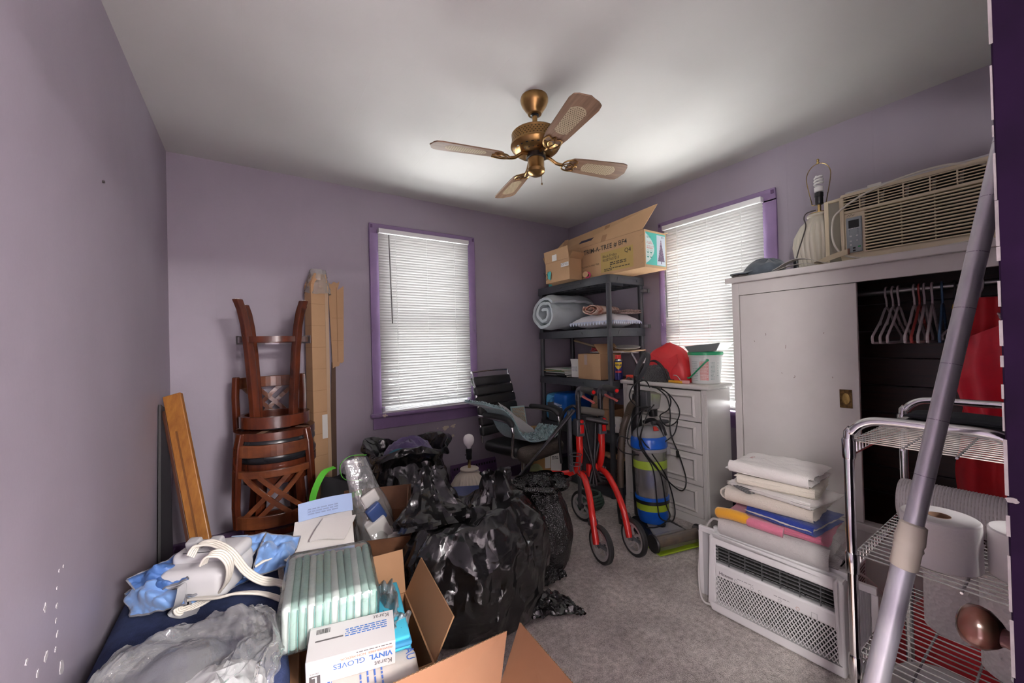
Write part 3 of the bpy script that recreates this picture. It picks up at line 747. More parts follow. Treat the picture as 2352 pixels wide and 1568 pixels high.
for k in range(25):
    a = PI*k/24
    harp.append((0, .052*math.sin(a)**.6*(1 if k < 12 else 1)*(1), .0))
hp = spline([(0, -.012, .372), (0, -.030, .374), (0, -.034, .392), (0, -.052, .50), (0, -.050, .545), (0, -.030, .578), (0, 0, .590), (0, .030, .578), (0, .050, .545), (0, .052, .50), (0, .034, .392), (0, .030, .374), (0, .012, .372)], 6)
MB().tube(hp, .0022, 6).build('harp', m_brl, l2, smooth=60)
MB().lathe([(.006, .588), (.007, .594), (.004, .600), (.007, .606), (.005, .614), (0, .617)], 12).build('finial', m_brl, l2, smooth=50)
m_bulb = mat('frosted bulb', (.85, .84, .83), .25)
MB().lathe([(.012, .436), (.020, .44), (.021, .462), (.014, .468)], 18).build('ballast', m_bulb, l2, smooth=40)
sp = [(.018*math.cos(2*PI*3.2*k/70)*(1-.25*(k/70)**3), .018*math.sin(2*PI*3.2*k/70)*(1-.25*(k/70)**3), .474+.052*k/70) for k in range(71)]
MB().tube(sp, .0052, 8).build('spiral_tube', m_bulb, l2, smooth=60)
MB().tube(spline([(0, .015, .345), (-.02, .05, .335), (-.06, .05, .30), (-.10, .03, .24), (-.14, .05, .12), (-.15, .06, .065)], 7), .003, 6).build('cord', mat('brown cord', (.06, .05, .05), .5), l2, smooth=60)
MB().box(-.160, .050, .022, -.142, .070, .07).build('plug', m_blk, l2, bevel=.004)

# ------------------------------------------------------------------ denim cap, strap, blades of plastic on the wardrobe top
m_denim = mat('washed denim', (.075, .095, .115), .85, var=.28, vscale=22, bump=(180, .3, .003), sheen=.3)
cap = thing('cap', 'faded blue denim cap lying at the left end of the wardrobe top', 'cap', (2.285, .985, TOPZ), R(120))
def fn(a, c):
    w = 2*PI*a; e = c*PI/2
    r = .088*(1+.06*nz((math.cos(w), math.sin(w), c), 2.5, 2)); z = .066*math.sin(e)**.8
    p = Vector((r*math.cos(e)**.7*math.cos(w)*1.1, r*math.cos(e)**.7*math.sin(w), z))
    p.z += (.022*nz(p, 16, 5)+.012*ridge(p, 12, 3)+.010*abs(math.cos(4*w)))*math.sin(e); p.x -= .03*math.sin(e); return p
MB().grid(fn, 48, 18, cu=True).build('crown', m_denim, cap, smooth=70)
MB().sheet(lambda a, c: Vector(((.080+.072*c)*math.cos((a-.5)*1.9), (.080+.03*c)*math.sin((a-.5)*1.9)*1.05, .022-.016*c+.012*(1-(2*a-1)**2)*c)), 20, 8, .004).build('brim', m_denim, cap, smooth=60)
MB().tube([(.090*math.cos(w)*1.04, .090*math.sin(w)*.98, .010+.004*math.sin(3*w)) for w in [2*PI*k/40 for k in range(40)]], .004, 6, closed=True).build('band', m_denim, cap, smooth=60)
m_strap = mat('cream webbing', (.46, .43, .40), .7, bump=(300, .2, .002))
st = thing('strap', 'wide cream webbing strap arched on the wardrobe top beside the cap', 'strap', (2.25, .80, TOPZ))
MB().ribbon(spline([(2.24, .955, TOPZ+.006), (2.25, .91, TOPZ+.012), (2.25, .86, TOPZ+.036), (2.25, .81, TOPZ+.050), (2.25, .76, TOPZ+.040), (2.25, .70, TOPZ+.012), (2.26, .66, TOPZ+.003)], 6), .045, .0018, (1, 0, 0)).build('band', m_strap, st, W=True, smooth=40)
MB().ribbon(spline([(2.235, .98, TOPZ+.003), (2.235, .90, TOPZ+.006), (2.235, .84, TOPZ+.020), (2.24, .78, TOPZ+.022), (2.24, .73, TOPZ+.006)], 6), .04, .0018, (1, 0, .1)).build('band', m_strap, st, W=True, smooth=40)
bs = thing('plastic_trim', 'curved beige plastic trim strip lying before the lamp and air conditioner', 'trim', (2.265, .66, TOPZ))
MB().ribbon(spline([(2.27, .745, TOPZ+.012), (2.265, .70, TOPZ+.028), (2.262, .655, TOPZ+.040), (2.258, .615, TOPZ+.047)], 6), .024, .004, (0, .25, 1)).build('strip', m_beiged, bs, W=True, smooth=40)
MB().box(2.253, .610, TOPZ+.034, 2.266, .616, TOPZ+.060).build('end_cap', mat('brown end', (.12, .05, .03), .5), bs, W=True)
for k, (y, s) in enumerate(((1.085, .020), (1.04, .028))):
    b = thing('pebble_weight', ('small flat dark stone at the very end of the wardrobe top', 'flat dark stone tucked under the brim of the cap')[k], 'stone', (2.205, y, TOPZ))
    MB().lathe([(s*.7, 0), (s, .003), (s*.9, .009), (s*.4, .012), (0, .0125)], 14).build('stone', mat('dark stone', (.09, .085, .08), .6), b, smooth=60)
# ================================================================== black plastic shelving unit and its load
m_plas = mat('charcoal shelf plastic', (.040, .044, .052), .42, var=.1, vscale=6, bump=(120, .06, .002))
m_card = mat('cardboard', (.46, .285, .150), .75, var=.06, vscale=3, bump=(60, .05, .003))
m_cardd = mat('cardboard edge', (.33, .19, .095), .8)
m_cardb = mat('darker cardboard', (.33, .185, .095), .75, var=.10, vscale=4)
m_paper = mat('white paper', (.75, .74, .70), .6)
m_ink = mat('black ink', (.03, .028, .028), .7)
m_tape = mat('clear tape', (.50, .36, .24), .18)
SX0, SX1, SY0, SY1 = 2.31, 2.755, 2.088, 3.0
SZ = [1.75, 1.33, .915, .50, .075]
su = thing('shelving_unit', 'charcoal plastic five tier shelving unit in the corner', 'shelving unit', ((SX0+SX1)/2, (SY0+SY1)/2, 0))
for z in SZ:
    zb = z-.064
    r = .035
    out = []
    for cx, cy, a0 in ((SX1-r, SY1-r, 0), (SX0+r, SY1-r, 90), (SX0+r, SY0+r, 180), (SX1-r, SY0+r, 270)):
        for k in range(4): w = R(a0+k*30); out.append((cx+r*math.cos(w), cy+r*math.sin(w)))
    t = MB(); n = len(out); cx, cy = (SX0+SX1)/2, (SY0+SY1)/2
    inn = [(cx+(x-cx)*.93, cy+(y-cy)*.965) for x, y in out]; bot = [(cx+(x-cx)*1.012, cy+(y-cy)*1.006) for x, y in out]
    vs = [(x, y, z) for x, y in out]+[(x, y, zb) for x, y in bot]+[(x, y, z-.006) for x, y in inn]+[(x, y, zb) for x, y in inn]+[(x, y, z-.012) for x, y in inn]
    fs = []
    for i in range(n):
        j = (i+1) % n
        fs += [(n+i, n+j, j, i), (i, j, 2*n+j, 2*n+i), (n+j, n+i, 3*n+i, 3*n+j), (3*n+j, 3*n+i, 4*n+i, 4*n+j)]
    fs += [tuple(range(2*n, 3*n)), tuple(reversed(range(4*n, 5*n)))]
    sh = t.add(vs, fs).build('shelf', m_plas, su, W=True, smooth=25)
    g = MB()
    for k in range(11):
        y = SY0+.05+k*.085
        g.box(SX0+.03, y-.003, zb+.006, SX1-.03, y+.003, z-.012)
    g.box(SX0+.1, SY0+.03, zb+.006, SX0+.106, SY1-.03, z-.012).box(SX1-.12, SY0+.03, zb+.006, SX1-.114, SY1-.03, z-.012)
    g.build('underside_rib', m_plas, sh, W=True)
    # moulded relief on the front and end lips
    MB().prism([(-.16, .006), (-.15, .022), (.15, .022), (.16, .006), (.10, .006), (.09, .014), (-.09, .014), (-.10, .006)], 0, .003, rect_uv((SX0-.004, (SY0+SY1)/2, zb+.02), (0, -1, 0), (0, 0, 1))).build('lip_moulding', m_plas, sh, W=True)
    MB().prism([(-.13, .0), (-.12, .028), (.12, .028), (.13, .0), (.11, .0), (.10, .018), (-.10, .018), (-.11, .0)], 0, .002, rect_uv((cx, SY0-.003, zb+.02), (1, 0, 0), (0, 0, 1))).build('lip_moulding', m_plas, sh, W=True)
for x in (SX0+.030, SX1-.030):
    for y in (SY0+.030, SY1-.030):
        for a, b_ in zip(SZ[1:], SZ[:-1]):
            MB().lathe([(.021, 0), (.021, b_-.06-a)], 18, c=(x, y, a-.002)).build('post', m_plas, su, W=True, smooth=40)
        MB().lathe([(.026, 0), (.026, .02)], 16, c=(x, y, 0)).build('foot', m_plas, su, W=True, smooth=40)
for z in (1.64, 1.345):
    MB().box(SX1-.055, SY0-.022, z-.012, SX1-.005, SY0+.010, z+.012).box(SX1-.005, SY0-.03, z-.016, SX1+.018, SY0-.012, z+.016).build('wall_clip', mat('clip grey', (.12, .12, .13), .4), su, bevel=.003, W=True)

# ---- artificial tree carton on top
def M_face(p, ex, ey): return rect_uv(p, ex, ey)
BX0, BX1, BY0, BY1, BZ0, BZ1 = 2.345, 2.60, 1.775, 2.86, 1.752, 2.022
tb = thing('tree_carton', 'long open cardboard carton for an artificial tree on top of the shelving', 'box', ((BX0+BX1)/2, (BY0+BY1)/2, BZ0))
MB().box(BX0, BY0, BZ0, BX0+.005, BY1, BZ1).build('front_panel', m_card, tb, W=True)
MB().box(BX1-.005, BY0, BZ0, BX1, BY1, BZ1).build('back_panel', m_cardb, tb, W=True)
ep = MB().box(BX0+.005, BY0, BZ0, BX1-.005, BY0+.005, BZ1).build('end_panel', m_card, tb, W=True)
ep2 = MB().box(BX0+.005, BY1-.005, BZ0, BX1-.005, BY1, BZ1).build('end_panel', m_card, tb, W=True)
MB().box(BX0+.005, BY0+.005, BZ0, BX1-.005, BY1-.005, BZ0+.005).build('bottom', m_card, tb, W=True)
fl = MB().panel((BX0+.002, BY1-.01, BZ1+.001), (BX0+.002, BY0+.015, BZ1+.001), (BX0+.045, BY0-.085, BZ1+.16), (BX0+.085, BY1-.13, BZ1+.135), .004).build('lid_flap', m_card, tb, W=True)
MB().panel((BX1-.01, BY1-.01, BZ1+.001), (BX1-.01, BY0+.015, BZ1+.001), (BX1+.10, BY0+.05, BZ1+.03), (BX1+.10, BY1-.05, BZ1+.03), .004).build('lid_flap', m_card, tb, W=True)
MB().panel((BX0+.01, BY0+.001, BZ0-.001), (BX1-.01, BY0+.001, BZ0-.001), (BX1-.03, BY0+.19, BZ0-.012), (BX0+.03, BY0+.19, BZ0-.012), .003).build('sagging_flap', m_card, tb, W=True) if False else None
ms = MB()
hx = BX0+.030
hd = Matrix(((0, .26, -.97), (-1, 0, 0), (0, .97, .26))).to_4x4()
FM = rect_uv((BX0+.001, BY1-.01, BZ1+.001), (0, -1, .0), (.30, 0, .95))
def fpt(s, h): return (s, h)
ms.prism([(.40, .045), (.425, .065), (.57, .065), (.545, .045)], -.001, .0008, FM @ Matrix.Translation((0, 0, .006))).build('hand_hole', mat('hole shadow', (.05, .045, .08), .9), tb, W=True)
for sx_ in (.17, .66): MB().prism([(sx_, .0), (sx_+.05, .0), (sx_+.07, .135), (sx_+.02, .135)], .0045, .0052, FM).build('tape', m_cardb, tb, W=True)
FF = rect_uv((BX0, BY1, BZ0), (0, -1, 0), (0, 0, 1))   # front face, x to the right, y up
lettering('TRIM-A-TREE # BF4', .053, FF @ Matrix.Translation((.475, .205, 0)), m_ink, tb, sx=1.02, bold=.0006)
m_lab = mat('yellow label', (.42, .29, .085), .6)
flat(FF, .665, .022, .985, .183, m_lab, tb, 'label_sheet')
lettering('Q4', .046, FF @ Matrix.Translation((.905, .140, .0002)), m_ink, tb)
lettering('Black Friday', .030, FF @ Matrix.Translation((.685, .138, .0002)), m_ink, tb)
lettering('RESET607213', .030, FF @ Matrix.Translation((.685, .108, .0002)), m_ink, tb)
print_lines(FF, .76, .085, .92, 3, .014, m_ink, tb, off=.0009, seed=2)
print_lines(FF, .70, .042, .95, 2, .012, m_ink, tb, off=.0009, seed=3)
print_lines(FF, .305, .150, .36, 1, .016, m_ink, tb, seed=12); print_lines(FF, .305, .116, .35, 1, .016, m_ink, tb, seed=13)
for i, (tx, zz, sz) in enumerate((('MADE IN CHINA', .133, .016), ('7FT LED PRE-LIT LONDON PINE TREE', .096, .019), ('No. 4976230', .062, .024), ("LOWE'S HOME CENTERS LLC", .038, .016), ('N.WILKESBORO, NC 28117', .018, .016))):
    lettering(tx, sz, FF @ Matrix.Translation((.305 if i < 1 else .315, zz, 0)), m_ink, tb, sx=1.05)
EF = rect_uv((BX0, BY0, BZ0), (1, 0, 0), (0, 0, 1))   # end face
m_teal = mat('teal print', (.06, .42, .36), .45); m_mint = mat('pale mint print', (.62, .72, .70), .45); m_sky = mat('pale blue print', (.55, .60, .68), .45)
flat(EF, .012, .02, .243, .255, m_teal, tb, 'print_panel', .0003)
MB().prism([(.012+.1*0, .02)]+[(.012+.095*math.sin(PI*k/14)**.8+.003, .03+.215*k/14) for k in range(15)]+[(.012, .255)], .0004, .0008, EF).build('print_panel', m_mint, tb, W=True)
flat(EF, .140, .024, .240, .245, m_sky, tb, 'print_panel', .0006)
tr = MB(); q = random.Random(3); m_treeg = mat('tree print', (.075, .075, .11), .6, col2=(.14, .07, .15), vscale=160, detail=1)
tp = [(.190, .215)]
for k in range(9): tp += [(.190-.006-.0042*k, .20-k*.018), (.190-.003-.0042*k, .198-k*.018)]
for k in range(8, -1, -1): tp += [(.190+.003+.0042*k, .198-k*.018), (.190+.006+.0042*k, .20-k*.018)]
MB().prism(tp, .0009, .0012, EF).build('tree_print', m_treeg, tb, W=True)
MB().prism([(.186, .035), (.194, .035), (.194, .056), (.186, .056)], .0009, .0012, EF).build('tree_print', m_treeg, tb, W=True)
lt = MB()
m_lights = mat('coloured light dots', (.75, .45, .55), .5)
for k in range(60):
    zz = q.uniform(.06, .2); hwid = (.215-zz)*.23
    x = .190+q.uniform(-hwid, hwid); s = .0012
    lt.add([(x-s, zz-s, .0014), (x+s, zz-s, .0014), (x+s, zz+s, .0014), (x-s, zz+s, .0014)], [(0, 1, 2, 3)], EF)
lt.build('tree_lights', m_lights, tb, W=True)
lettering('BF4', .018, EF @ Matrix.Translation((.208, .226, .0009)), m_ink, tb, align='CENTER')
m_redi = mat('red ink', (.55, .05, .06), .6); m_greeni = mat('green ink', (.05, .28, .22), .6)
lettering('7 ft. LED', .016, EF @ Matrix.Translation((.022, .178, .0006)), m_redi, tb)
lettering('LED DE 2,13 m', .013, EF @ Matrix.Translation((.022, .150, .0006)), m_redi, tb)
print_lines(EF, .022, .172, .09, 1, .006, m_redi, tb, off=.001, seed=5); print_lines(EF, .022, .142, .09, 2, .006, m_redi, tb, off=.001, seed=6)
MB().tube([EF @ Vector(p) for p in spline([(.025, .212, .001), (.034, .228, .001), (.036, .212, .001), (.046, .224, .001), (.054, .212, .001), (.064, .226, .001), (.070, .214, .001)], 4)], .0009, 4).build('logo', m_greeni, tb, W=True)
for (x, y) in ((.036, .115), (.072, .115), (.036, .082), (.072, .082)):
    MB().tube([EF @ Vector((x+.012*math.cos(2*PI*k/20), y+.012*math.sin(2*PI*k/20), .001)) for k in range(20)], .0008, 4, closed=True).build('icon', m_greeni, tb, W=True)
    MB().prism([(x-.011, y-.003), (x-.006, y-.010), (x+.006, y-.010), (x+.011, y-.003)], .0008, .0012, EF).build('icon', m_greeni, tb, W=True)
flat(rect_uv((BX0-.0002, BY1, BZ0), (0, -1, 0), (0, 0, 1)), .0, .0, .05, .20, m_teal, tb, 'print_panel', .0005)
for i in range(5): MB().tube([FF @ Vector((1.05+.01*(i % 2), .03+.05*i, .001)), FF @ Vector((1.075, .04+.05*i, .0015))], .0018, 5).build('tape_shred', m_tape, tb, W=True)

# ---- small open box in front of it
sb = thing('small_carton', 'small opened cardboard box in front of the tree carton', 'box', (2.27, 2.56, 1.752), R(0))
def open_box(t, w, d, h, th, m, flaps, world=False, inner=None):
    """local box: x in +-w/2, y in +-d/2; flaps: list of (side, length, angle) angle 0 = straight up, + = outward"""
    MB().box(-w/2, -d/2, 0, w/2, -d/2+th, h).build('side', m, t)
    MB().box(-w/2, d/2-th, 0, w/2, d/2, h).build('side', m, t)
    MB().box(-w/2, -d/2+th, 0, -w/2+th, d/2-th, h).build('side', m, t)
    MB().box(w/2-th, -d/2+th, 0, w/2, d/2-th, h).build('side', m, t)
    MB().box(-w/2+th, -d/2+th, 0, w/2-th, d/2-th, th).build('bottom', m, t)
    out = []
    for side, ln, an in flaps:
        c, s = math.cos(R(an))*ln, math.sin(R(an))*ln
        if side == '-y': p = [(-w/2, -d/2, h), (w/2, -d/2, h), (w/2, -d/2-s, h+c), (-w/2, -d/2-s, h+c)]
        if side == '+y': p = [(w/2, d/2, h), (-w/2, d/2, h), (-w/2, d/2+s, h+c), (w/2, d/2+s, h+c)]
        if side == '-x': p = [(-w/2, d/2, h), (-w/2, -d/2, h), (-w/2-s, -d/2, h+c), (-w/2-s, d/2, h+c)]
        if side == '+x': p = [(w/2, -d/2, h), (w/2, d/2, h), (w/2+s, d/2, h+c), (w/2+s, -d/2, h+c)]
        p = [Vector(q)+Vector((0, 0, .0008)) for q in p]
        out.append(MB().panel(*p, th).build('flap', m, t))
    return out
sb.location = (2.285+.07, 2.555, 1.752); sb.location.x = 2.262
sb_w = .15
open_box(sb, .14, .31, .175, .004, m_card, [('-x', .10, 8), ('+x', .10, -12), ('-y', .06, 40), ('+y', .07, 25)])
m_tealm = mat('teal marker', (.08, .45, .42), .6)
SF = rect_uv((2.262-.0702, 2.76, 1.752), (0, -1, 0), (0, 0, 1))
blotch(SF @ Matrix.Translation((.105, .06, 0)) @ Matrix.Diagonal((.8, 2.2, 1, 1)), .028, 21).build('marker_scrawl', m_tealm, sb, W=True)
MB().tube([SF @ Vector(p) for p in spline([(.03, .10, .001), (.05, .07, .001), (.04, .05, .001), (.07, .085, .001), (.085, .05, .001), (.06, .03, .001), (.09, .10, .001)], 4)], .0018, 4).build('marker_scrawl', m_ink, sb, W=True)
MB().box(2.262-.0715, 2.405, 1.862, 2.262-.070, 2.50, 1.895).build('label_sheet', m_paper, sb, W=True)
MB().box(2.262-.074, 2.55, 1.932, 2.262-.071, 2.61, 2.015).build('label_sheet', m_paper, sb, W=True)
lettering('TOUCH', .026, rect_uv((2.262-.0718, 2.405, 1.890), (0, 1, 0), (0, 0, -1)), m_ink, sb)
# ---- pink tag / ribbon spool
rs = thing('ribbon_spool', 'pink ribbon spool at the front of the top shelf', 'ribbon spool', (2.325, 2.325, 1.752))
SM = rect_uv((0, 0, .028), (.35, -.94, 0), (0, 0, 1))
MB().lathe([(.006, 0), (.028, 0), (.028, .004), (.006, .004)], 24, M=SM).build('flange', mat('pink card', (.60, .06, .16), .5), rs, smooth=40)
MB().lathe([(.006, 0), (.024, 0), (.024, .003), (.006, .003)], 24, M=SM @ Matrix.Translation((0, 0, .045))).build('flange', m_card, rs, smooth=40)
MB().lathe([(.014, .004), (.014, .045)], 18, M=SM).build('core', m_cardb, rs, smooth=40)

# ---- second tier: rolled comforter, pillow, blankets
m_comf = mat('pale blue comforter', (.56, .63, .65), .8, sheen=.3, bump=(28, .35, .010))
cf = thing('rolled_comforter', 'thick pale blue comforter rolled up at the left of the second shelf', 'comforter', (2.465, 2.775, 1.331))
def fn(a, c):
    # spiral cross-section in the y-z plane, extruded along x
    th = a*2*PI*2.25+.9; r = .030+.140*(a**.85)
    r *= 1+.13*nz((math.cos(th), math.sin(th), c*2.2+a), 1.6, 3)+.06*ridge((math.cos(th)*2, math.sin(th)*2, c*3+a*2), 1.3, 6)*(1-a*.5)
    x = -.255+.50*c+.014*nz((a*6, c*2, 1), 1.5, 5)
    e = 1-.10*(abs(2*c-1)**4)
    y = r*math.cos(th)*e; z = .164+r*math.sin(th)*.95*e
    n = .008*ridge((x*4, th*1.2, 0), 1.6, 4)
    return Vector((x, y*(1+n*6), max(z*(1+n*2), .004)))
MB().sheet(fn, 150, 30, .026).build('quilt', m_comf, cf, smooth=70)
m_pill = mat('white pillow cotton', (.74, .74, .78), .8, bump=(40, .25, .006), sheen=.2)
pw = thing('pillow', 'white pillow with a gathered edge beside the rolled comforter', 'pillow', (2.53, 2.35, 1.331))
def pil(w, d, h, seed, exp=2.6):
    def fn(a, c):
        x = (a*2-1); y = (c % 1.0)*2-1
        return x, y
    def top(sg):
        def g(a, c):
            x, y = a*2-1, c*2-1
            k = max(0, (1-abs(x)**exp))*max(0, (1-abs(y)**exp)); k = k**.55
            return Vector((x*w/2*(1-.05*(1-k)), y*d/2, h/2+sg*(h/2)*k+(.010*nz((x*2, y*3, 0), 2, seed)+.006*ridge((x*3, y*3, sg), 2, seed))*k*(1 if sg > 0 else .2)))
        return g
    return MB().grid(top(1), 36, 36).grid(lambda a, c: top(-1)(1-a, c), 36, 36)
pil(.33, .49, .13, 5).build('cushion', m_pill, pw, smooth=80)
fr = MB()
def ruf(a, c):
    k = a*4; s = int(min(3, k)); u = (k-s)*2-1
    x, y = ((u, -1), (1, u), (-u, 1), (-1, -u))[s]
    o = 1+.05*c
    return Vector((x*.165*o, y*.245*o, .065+.012*math.sin(a*2*PI*60)*c-.02*c))
fr.grid(ruf, 480, 3, cu=True).build('gathered_edge', mat('pale blue ruffle', (.58, .64, .78), .7), pw, smooth=80)
m_pat = mat('rust and cream print', (.72, .60, .52), .8, col2=(.36, .12, .07), vscale=26, detail=1.5)
pb = thing('patterned_blanket', 'rust and cream patterned blanket folded into a roll on the pillow', 'blanket', (2.50, 2.34, 1.454), R(8))
def fn(a, c):
    th = a*2*PI*2.1; r = .010+.036*a; r2 = r*(1+.10*nz((math.cos(th), math.sin(th), c*3), 1.4, 8))
    return Vector((-.16+.32*c+.008*nz((a*5, c, 0), 2), r2*math.cos(th)*1.8, max(.002, .042+r2*math.sin(th))))
MB().sheet(fn, 90, 24, .008).build('roll', m_pat, pb, smooth=70)
m_knit = mat('speckled knit', (.55, .44, .40), .9, col2=(.16, .09, .09), vscale=110, detail=1, bump=(160, .6, .004))
def folded(name, label, cat, loc, w, d, layers, lh, m, rz=0, seed=0, parts='fold', r=.5, sag=.004, group=None, mats=None, over=None):
    """a folded textile: every layer a soft slab with rounded rim"""
    t = thing(name, label, cat, loc, rz, group)
    q = random.Random(seed); z = 0
    for k in range(layers):
        ww, dd = w*q.uniform(.95, 1.02), d*q.uniform(.95, 1.02); ox, oy = q.uniform(-.006, .006), q.uniform(-.006, .006)
        def top(sg, z=z, ww=ww, dd=dd, ox=ox, oy=oy, k=k):
            def g(a, c):
                x, y = a*2-1, c*2-1
                e = (max(0, 1-abs(x)**7)*max(0, 1-abs(y)**7))**.42
                zz = z+lh*.5+sg*lh*.5*e+sag*nz((x*1.2, y*1.2, k*3+seed), 1.5, seed)*(1 if z > 0 else (1+sg)/2)
                return Vector((x*ww/2*(1+.02*nz((y*2, z*9, seed), 2, 1))+ox, y*dd/2*(1+.02*nz((x*2, z*9, seed), 2, 2))+oy, max(.0005, zz)))
            return g
        mb = MB().grid(top(1), 26, 26).grid(lambda a, c: top(-1)(1-a, c), 26, 26)
        mb.build(parts, (mats[k % len(mats)] if mats else m), t, smooth=80); z += lh*.93
    return t, z
folded('knit_blanket', 'speckled brown knit blanket folded flat at the right end of the second shelf', 'blanket', (2.60, 2.19, 1.452), .22, .21, 3, .011, m_knit, 0, 3)

# ---- third tier: papers, small white box, carton, spray can, stacked frames and sticks
m_grn = mat('green folder', (.05, .30, .10), .5)
q = random.Random(11); z = .916
for k, (nm, lb, mm) in enumerate((('notebook', 'black notebook at the bottom of the paper pile on the shelf', m_blk), ('magazine', 'grey magazine low in the paper pile on the shelf', mat('grey print', (.3, .3, .3), .4)), ('notebook', 'second black notebook in the paper pile on the shelf', m_blk), ('folder', 'white paper folder in the middle of the paper pile', m_paper), ('folder', 'dark green folder in the paper pile on the shelf', mat('dark green', (.03, .14, .07), .5)), ('folder', 'orange manila folder in the paper pile on the shelf', mat('manila', (.55, .33, .16), .6)), ('folder', 'green edged folder near the top of the paper pile', m_grn), ('booklet', 'white and green booklet on top of the paper pile', m_paper))):
    t = thing(nm, lb, 'folder' if nm == 'folder' else nm, (2.48+q.uniform(-.008, .008), 2.795+q.uniform(-.008, .008), z), R(q.uniform(-6, 6)+(0 if k < 5 else -4)))
    h = (.012, .006, .014, .008, .007, .006, .007, .008)[k]
    MB().box(-.15, -.14, 0, .15, .14, h).build('cover', mm, t, bevel=.001, seg=1)
    if nm != 'magazine': MB().box(-.146, -.143, .001, .152, .143, h-.001).build('pages', m_paper, t)
    if k == 7: MB().box(-.07, -.11, h, .0, -.02, h+.0006).build('print_panel', m_grn, t)
    z += h+.0006
fl_ = thing('flashlight', 'small black torch lying in front of the paper pile', 'torch', (2.335, 2.70, .916))
MB().lathe([(.012, 0), (.012, .07), (.017, .08), (.017, .10), (.014, .102)], 18, M=rect_uv((0, 0, .0175), (0, 0, 1), (1, 0, 0)) @ Matrix.Translation((0, 0, -.05))).build('barrel', m_blk, fl_, smooth=40)
MB().lathe([(.014, 0), (0, .003)], 18, M=rect_uv((0, 0, .0175), (0, 0, 1), (1, 0, 0)) @ Matrix.Translation((0, 0, .053))).build('lens', m_chrome, fl_)
wb_ = thing('white_carton', 'small white medicine carton with an open flap beside the brown box', 'box', (2.44, 2.585, .916), R(6))
for c in (0,): open_box(wb_, .09, .09, .115, .002, m_paper, [('-x', .05, 15), ('+y', .045, -30)])
print_lines(rect_uv((-.046, .035, .09), (0, -1, 0), (0, 0, 1)), 0, 0, .06, 5, .009, mat('grey ink', (.35, .36, .40), .6), wb_, W=False, seed=8)
cb = thing('brown_carton', 'plain brown cardboard box taped shut on the third shelf', 'box', (2.455, 2.345, .916))
open_box(cb, .25, .255, .205, .004, m_card, [('-x', .118, -89), ('+y', .115, -88), ('+x', .11, -55), ('-y', .11, -40)])
MB().box(-.1262, -.010+.03, .12, -.1252, .022+.03, .205).build('tape', mat('matt tape', (.40, .30, .25), .3), cb)
# blue and yellow spray can
can = thing('spray_can', 'blue and yellow spray can with a red cap beside the shelf post', 'spray can', (2.445, 2.132, .916))
m_cblue = mat('can blue', (.012, .016, .13), .3, .3); m_cyel = mat('can yellow', (.80, .56, .02), .35)
MB().lathe([(.030, 0), (.033, .003), (.033, .148), (.031, .152)], 28).build('body', m_cblue, can, smooth=40)
MB().lathe([(.031, .152), (.033, .154), (.026, .166), (.022, .170)], 28).build('shoulder', m_chrome, can, smooth=40)
MB().lathe([(.024, .168), (.024, .195), (.021, .200), (0, .200)], 24).build('cap', mat('red plastic', (.62, .03, .03), .35), can, smooth=40)
def wrap_poly(poly, r, c0=0): return [(r*math.cos(c0+x/r), r*math.sin(c0+x/r), y) for x, y in poly]
A0 = math.atan2(-2.132, -2.445)
MB().grid(lambda a, c: Vector(wrap_poly([(-.030+.060*a, (.086+.030*abs(2*a-1)**1.6)*(1-c)+.143*c)], .0335, A0)[0]), 14, 3).build('print_panel', m_cyel, can)
lt_ = lettering('WD-40', .021, Matrix.Translation((0, 0, 0)), mat('logo blue', (.01, .015, .12), .4), can, W=False, align='CENTER', off=0, bold=.0006)
for v in lt_.data.vertices:
    x, y = v.co.x, v.co.y; v.co = (.0340*math.cos(A0+x/.034), .0340*math.sin(A0+x/.034), .113+y)
MB().grid(lambda a, c: Vector(wrap_poly([(-.026+.052*a, .058+.016*c)], .0335, A0)[0]), 10, 2).build('print_panel', mat('can red', (.55, .04, .05), .4), can)
for k in range(3): MB().add(wrap_poly([(-.018, .040-k*.009), (.018, .040-k*.009), (.018, .044-k*.009), (-.018, .044-k*.009)], .0334, A0), [(0, 1, 2, 3)]).build('print_panel', m_paper, can)
# flat picture frames, a wooden dowel and red mesh behind the box
for k, (nm, lb, c, s, rot, mm) in enumerate((
        ('picture_frame', 'white flat frame lying on top of the brown box', (2.58, 2.28, 1.128), (.24, .30, .010), (0, R(3), R(6)), m_paper),
        ('tray', 'white oval tray tilted on top of the flat frames', (2.60, 2.17, 1.165), (.20, .22, .008), (R(5), R(-6), R(-10)), m_paper),
        ('wooden_board', 'pale wooden board lying above the brown box beside the can', (2.60, 2.19, 1.144), (.20, .26, .010), (R(2), R(-2), R(2)), mat('pale wood', (.60, .45, .28), .6)))):
    t = thing(nm, lb, 'frame' if 'frame' in nm else ('tray' if nm == 'tray' else 'board'), c, rot=rot)
    if nm == 'tray':
        MB().lathe([(.085, 0), (.105, .010), (.112, .011), (.108, .014), (.086, .004), (0, .004)], 36, M=Matrix.Diagonal((.85, 1.1, 1, 1))).build('dish', mm, t, smooth=40)
    elif nm == 'picture_frame':
        MB().box(-.12, -.15, 0, .12, -.13, .010).box(-.12, .13, 0, .12, .15, .010).box(-.12, -.13, 0, -.10, .13, .010).box(.10, -.13, 0, .12, .13, .010).build('frame', mm, t, bevel=.002)
        MB().box(-.10, -.13, .002, .10, .13, .006).build('backing', m_pill, t)
    else: MB().cbox((0, 0, .005), s).build('board', mm, t, bevel=.002)
dw = thing('wooden_dowel', 'long pale wooden dowel leaning behind the third shelf boxes', 'dowel', (2.70, 2.80, 1.21))
MB().tube([(2.71, 2.92, 1.245), (2.62, 2.46, 1.165), (2.59, 2.30, 1.150)], .010, 10).build('rod', mat('dowel wood', (.50, .38, .24), .6), dw, W=True, smooth=40)
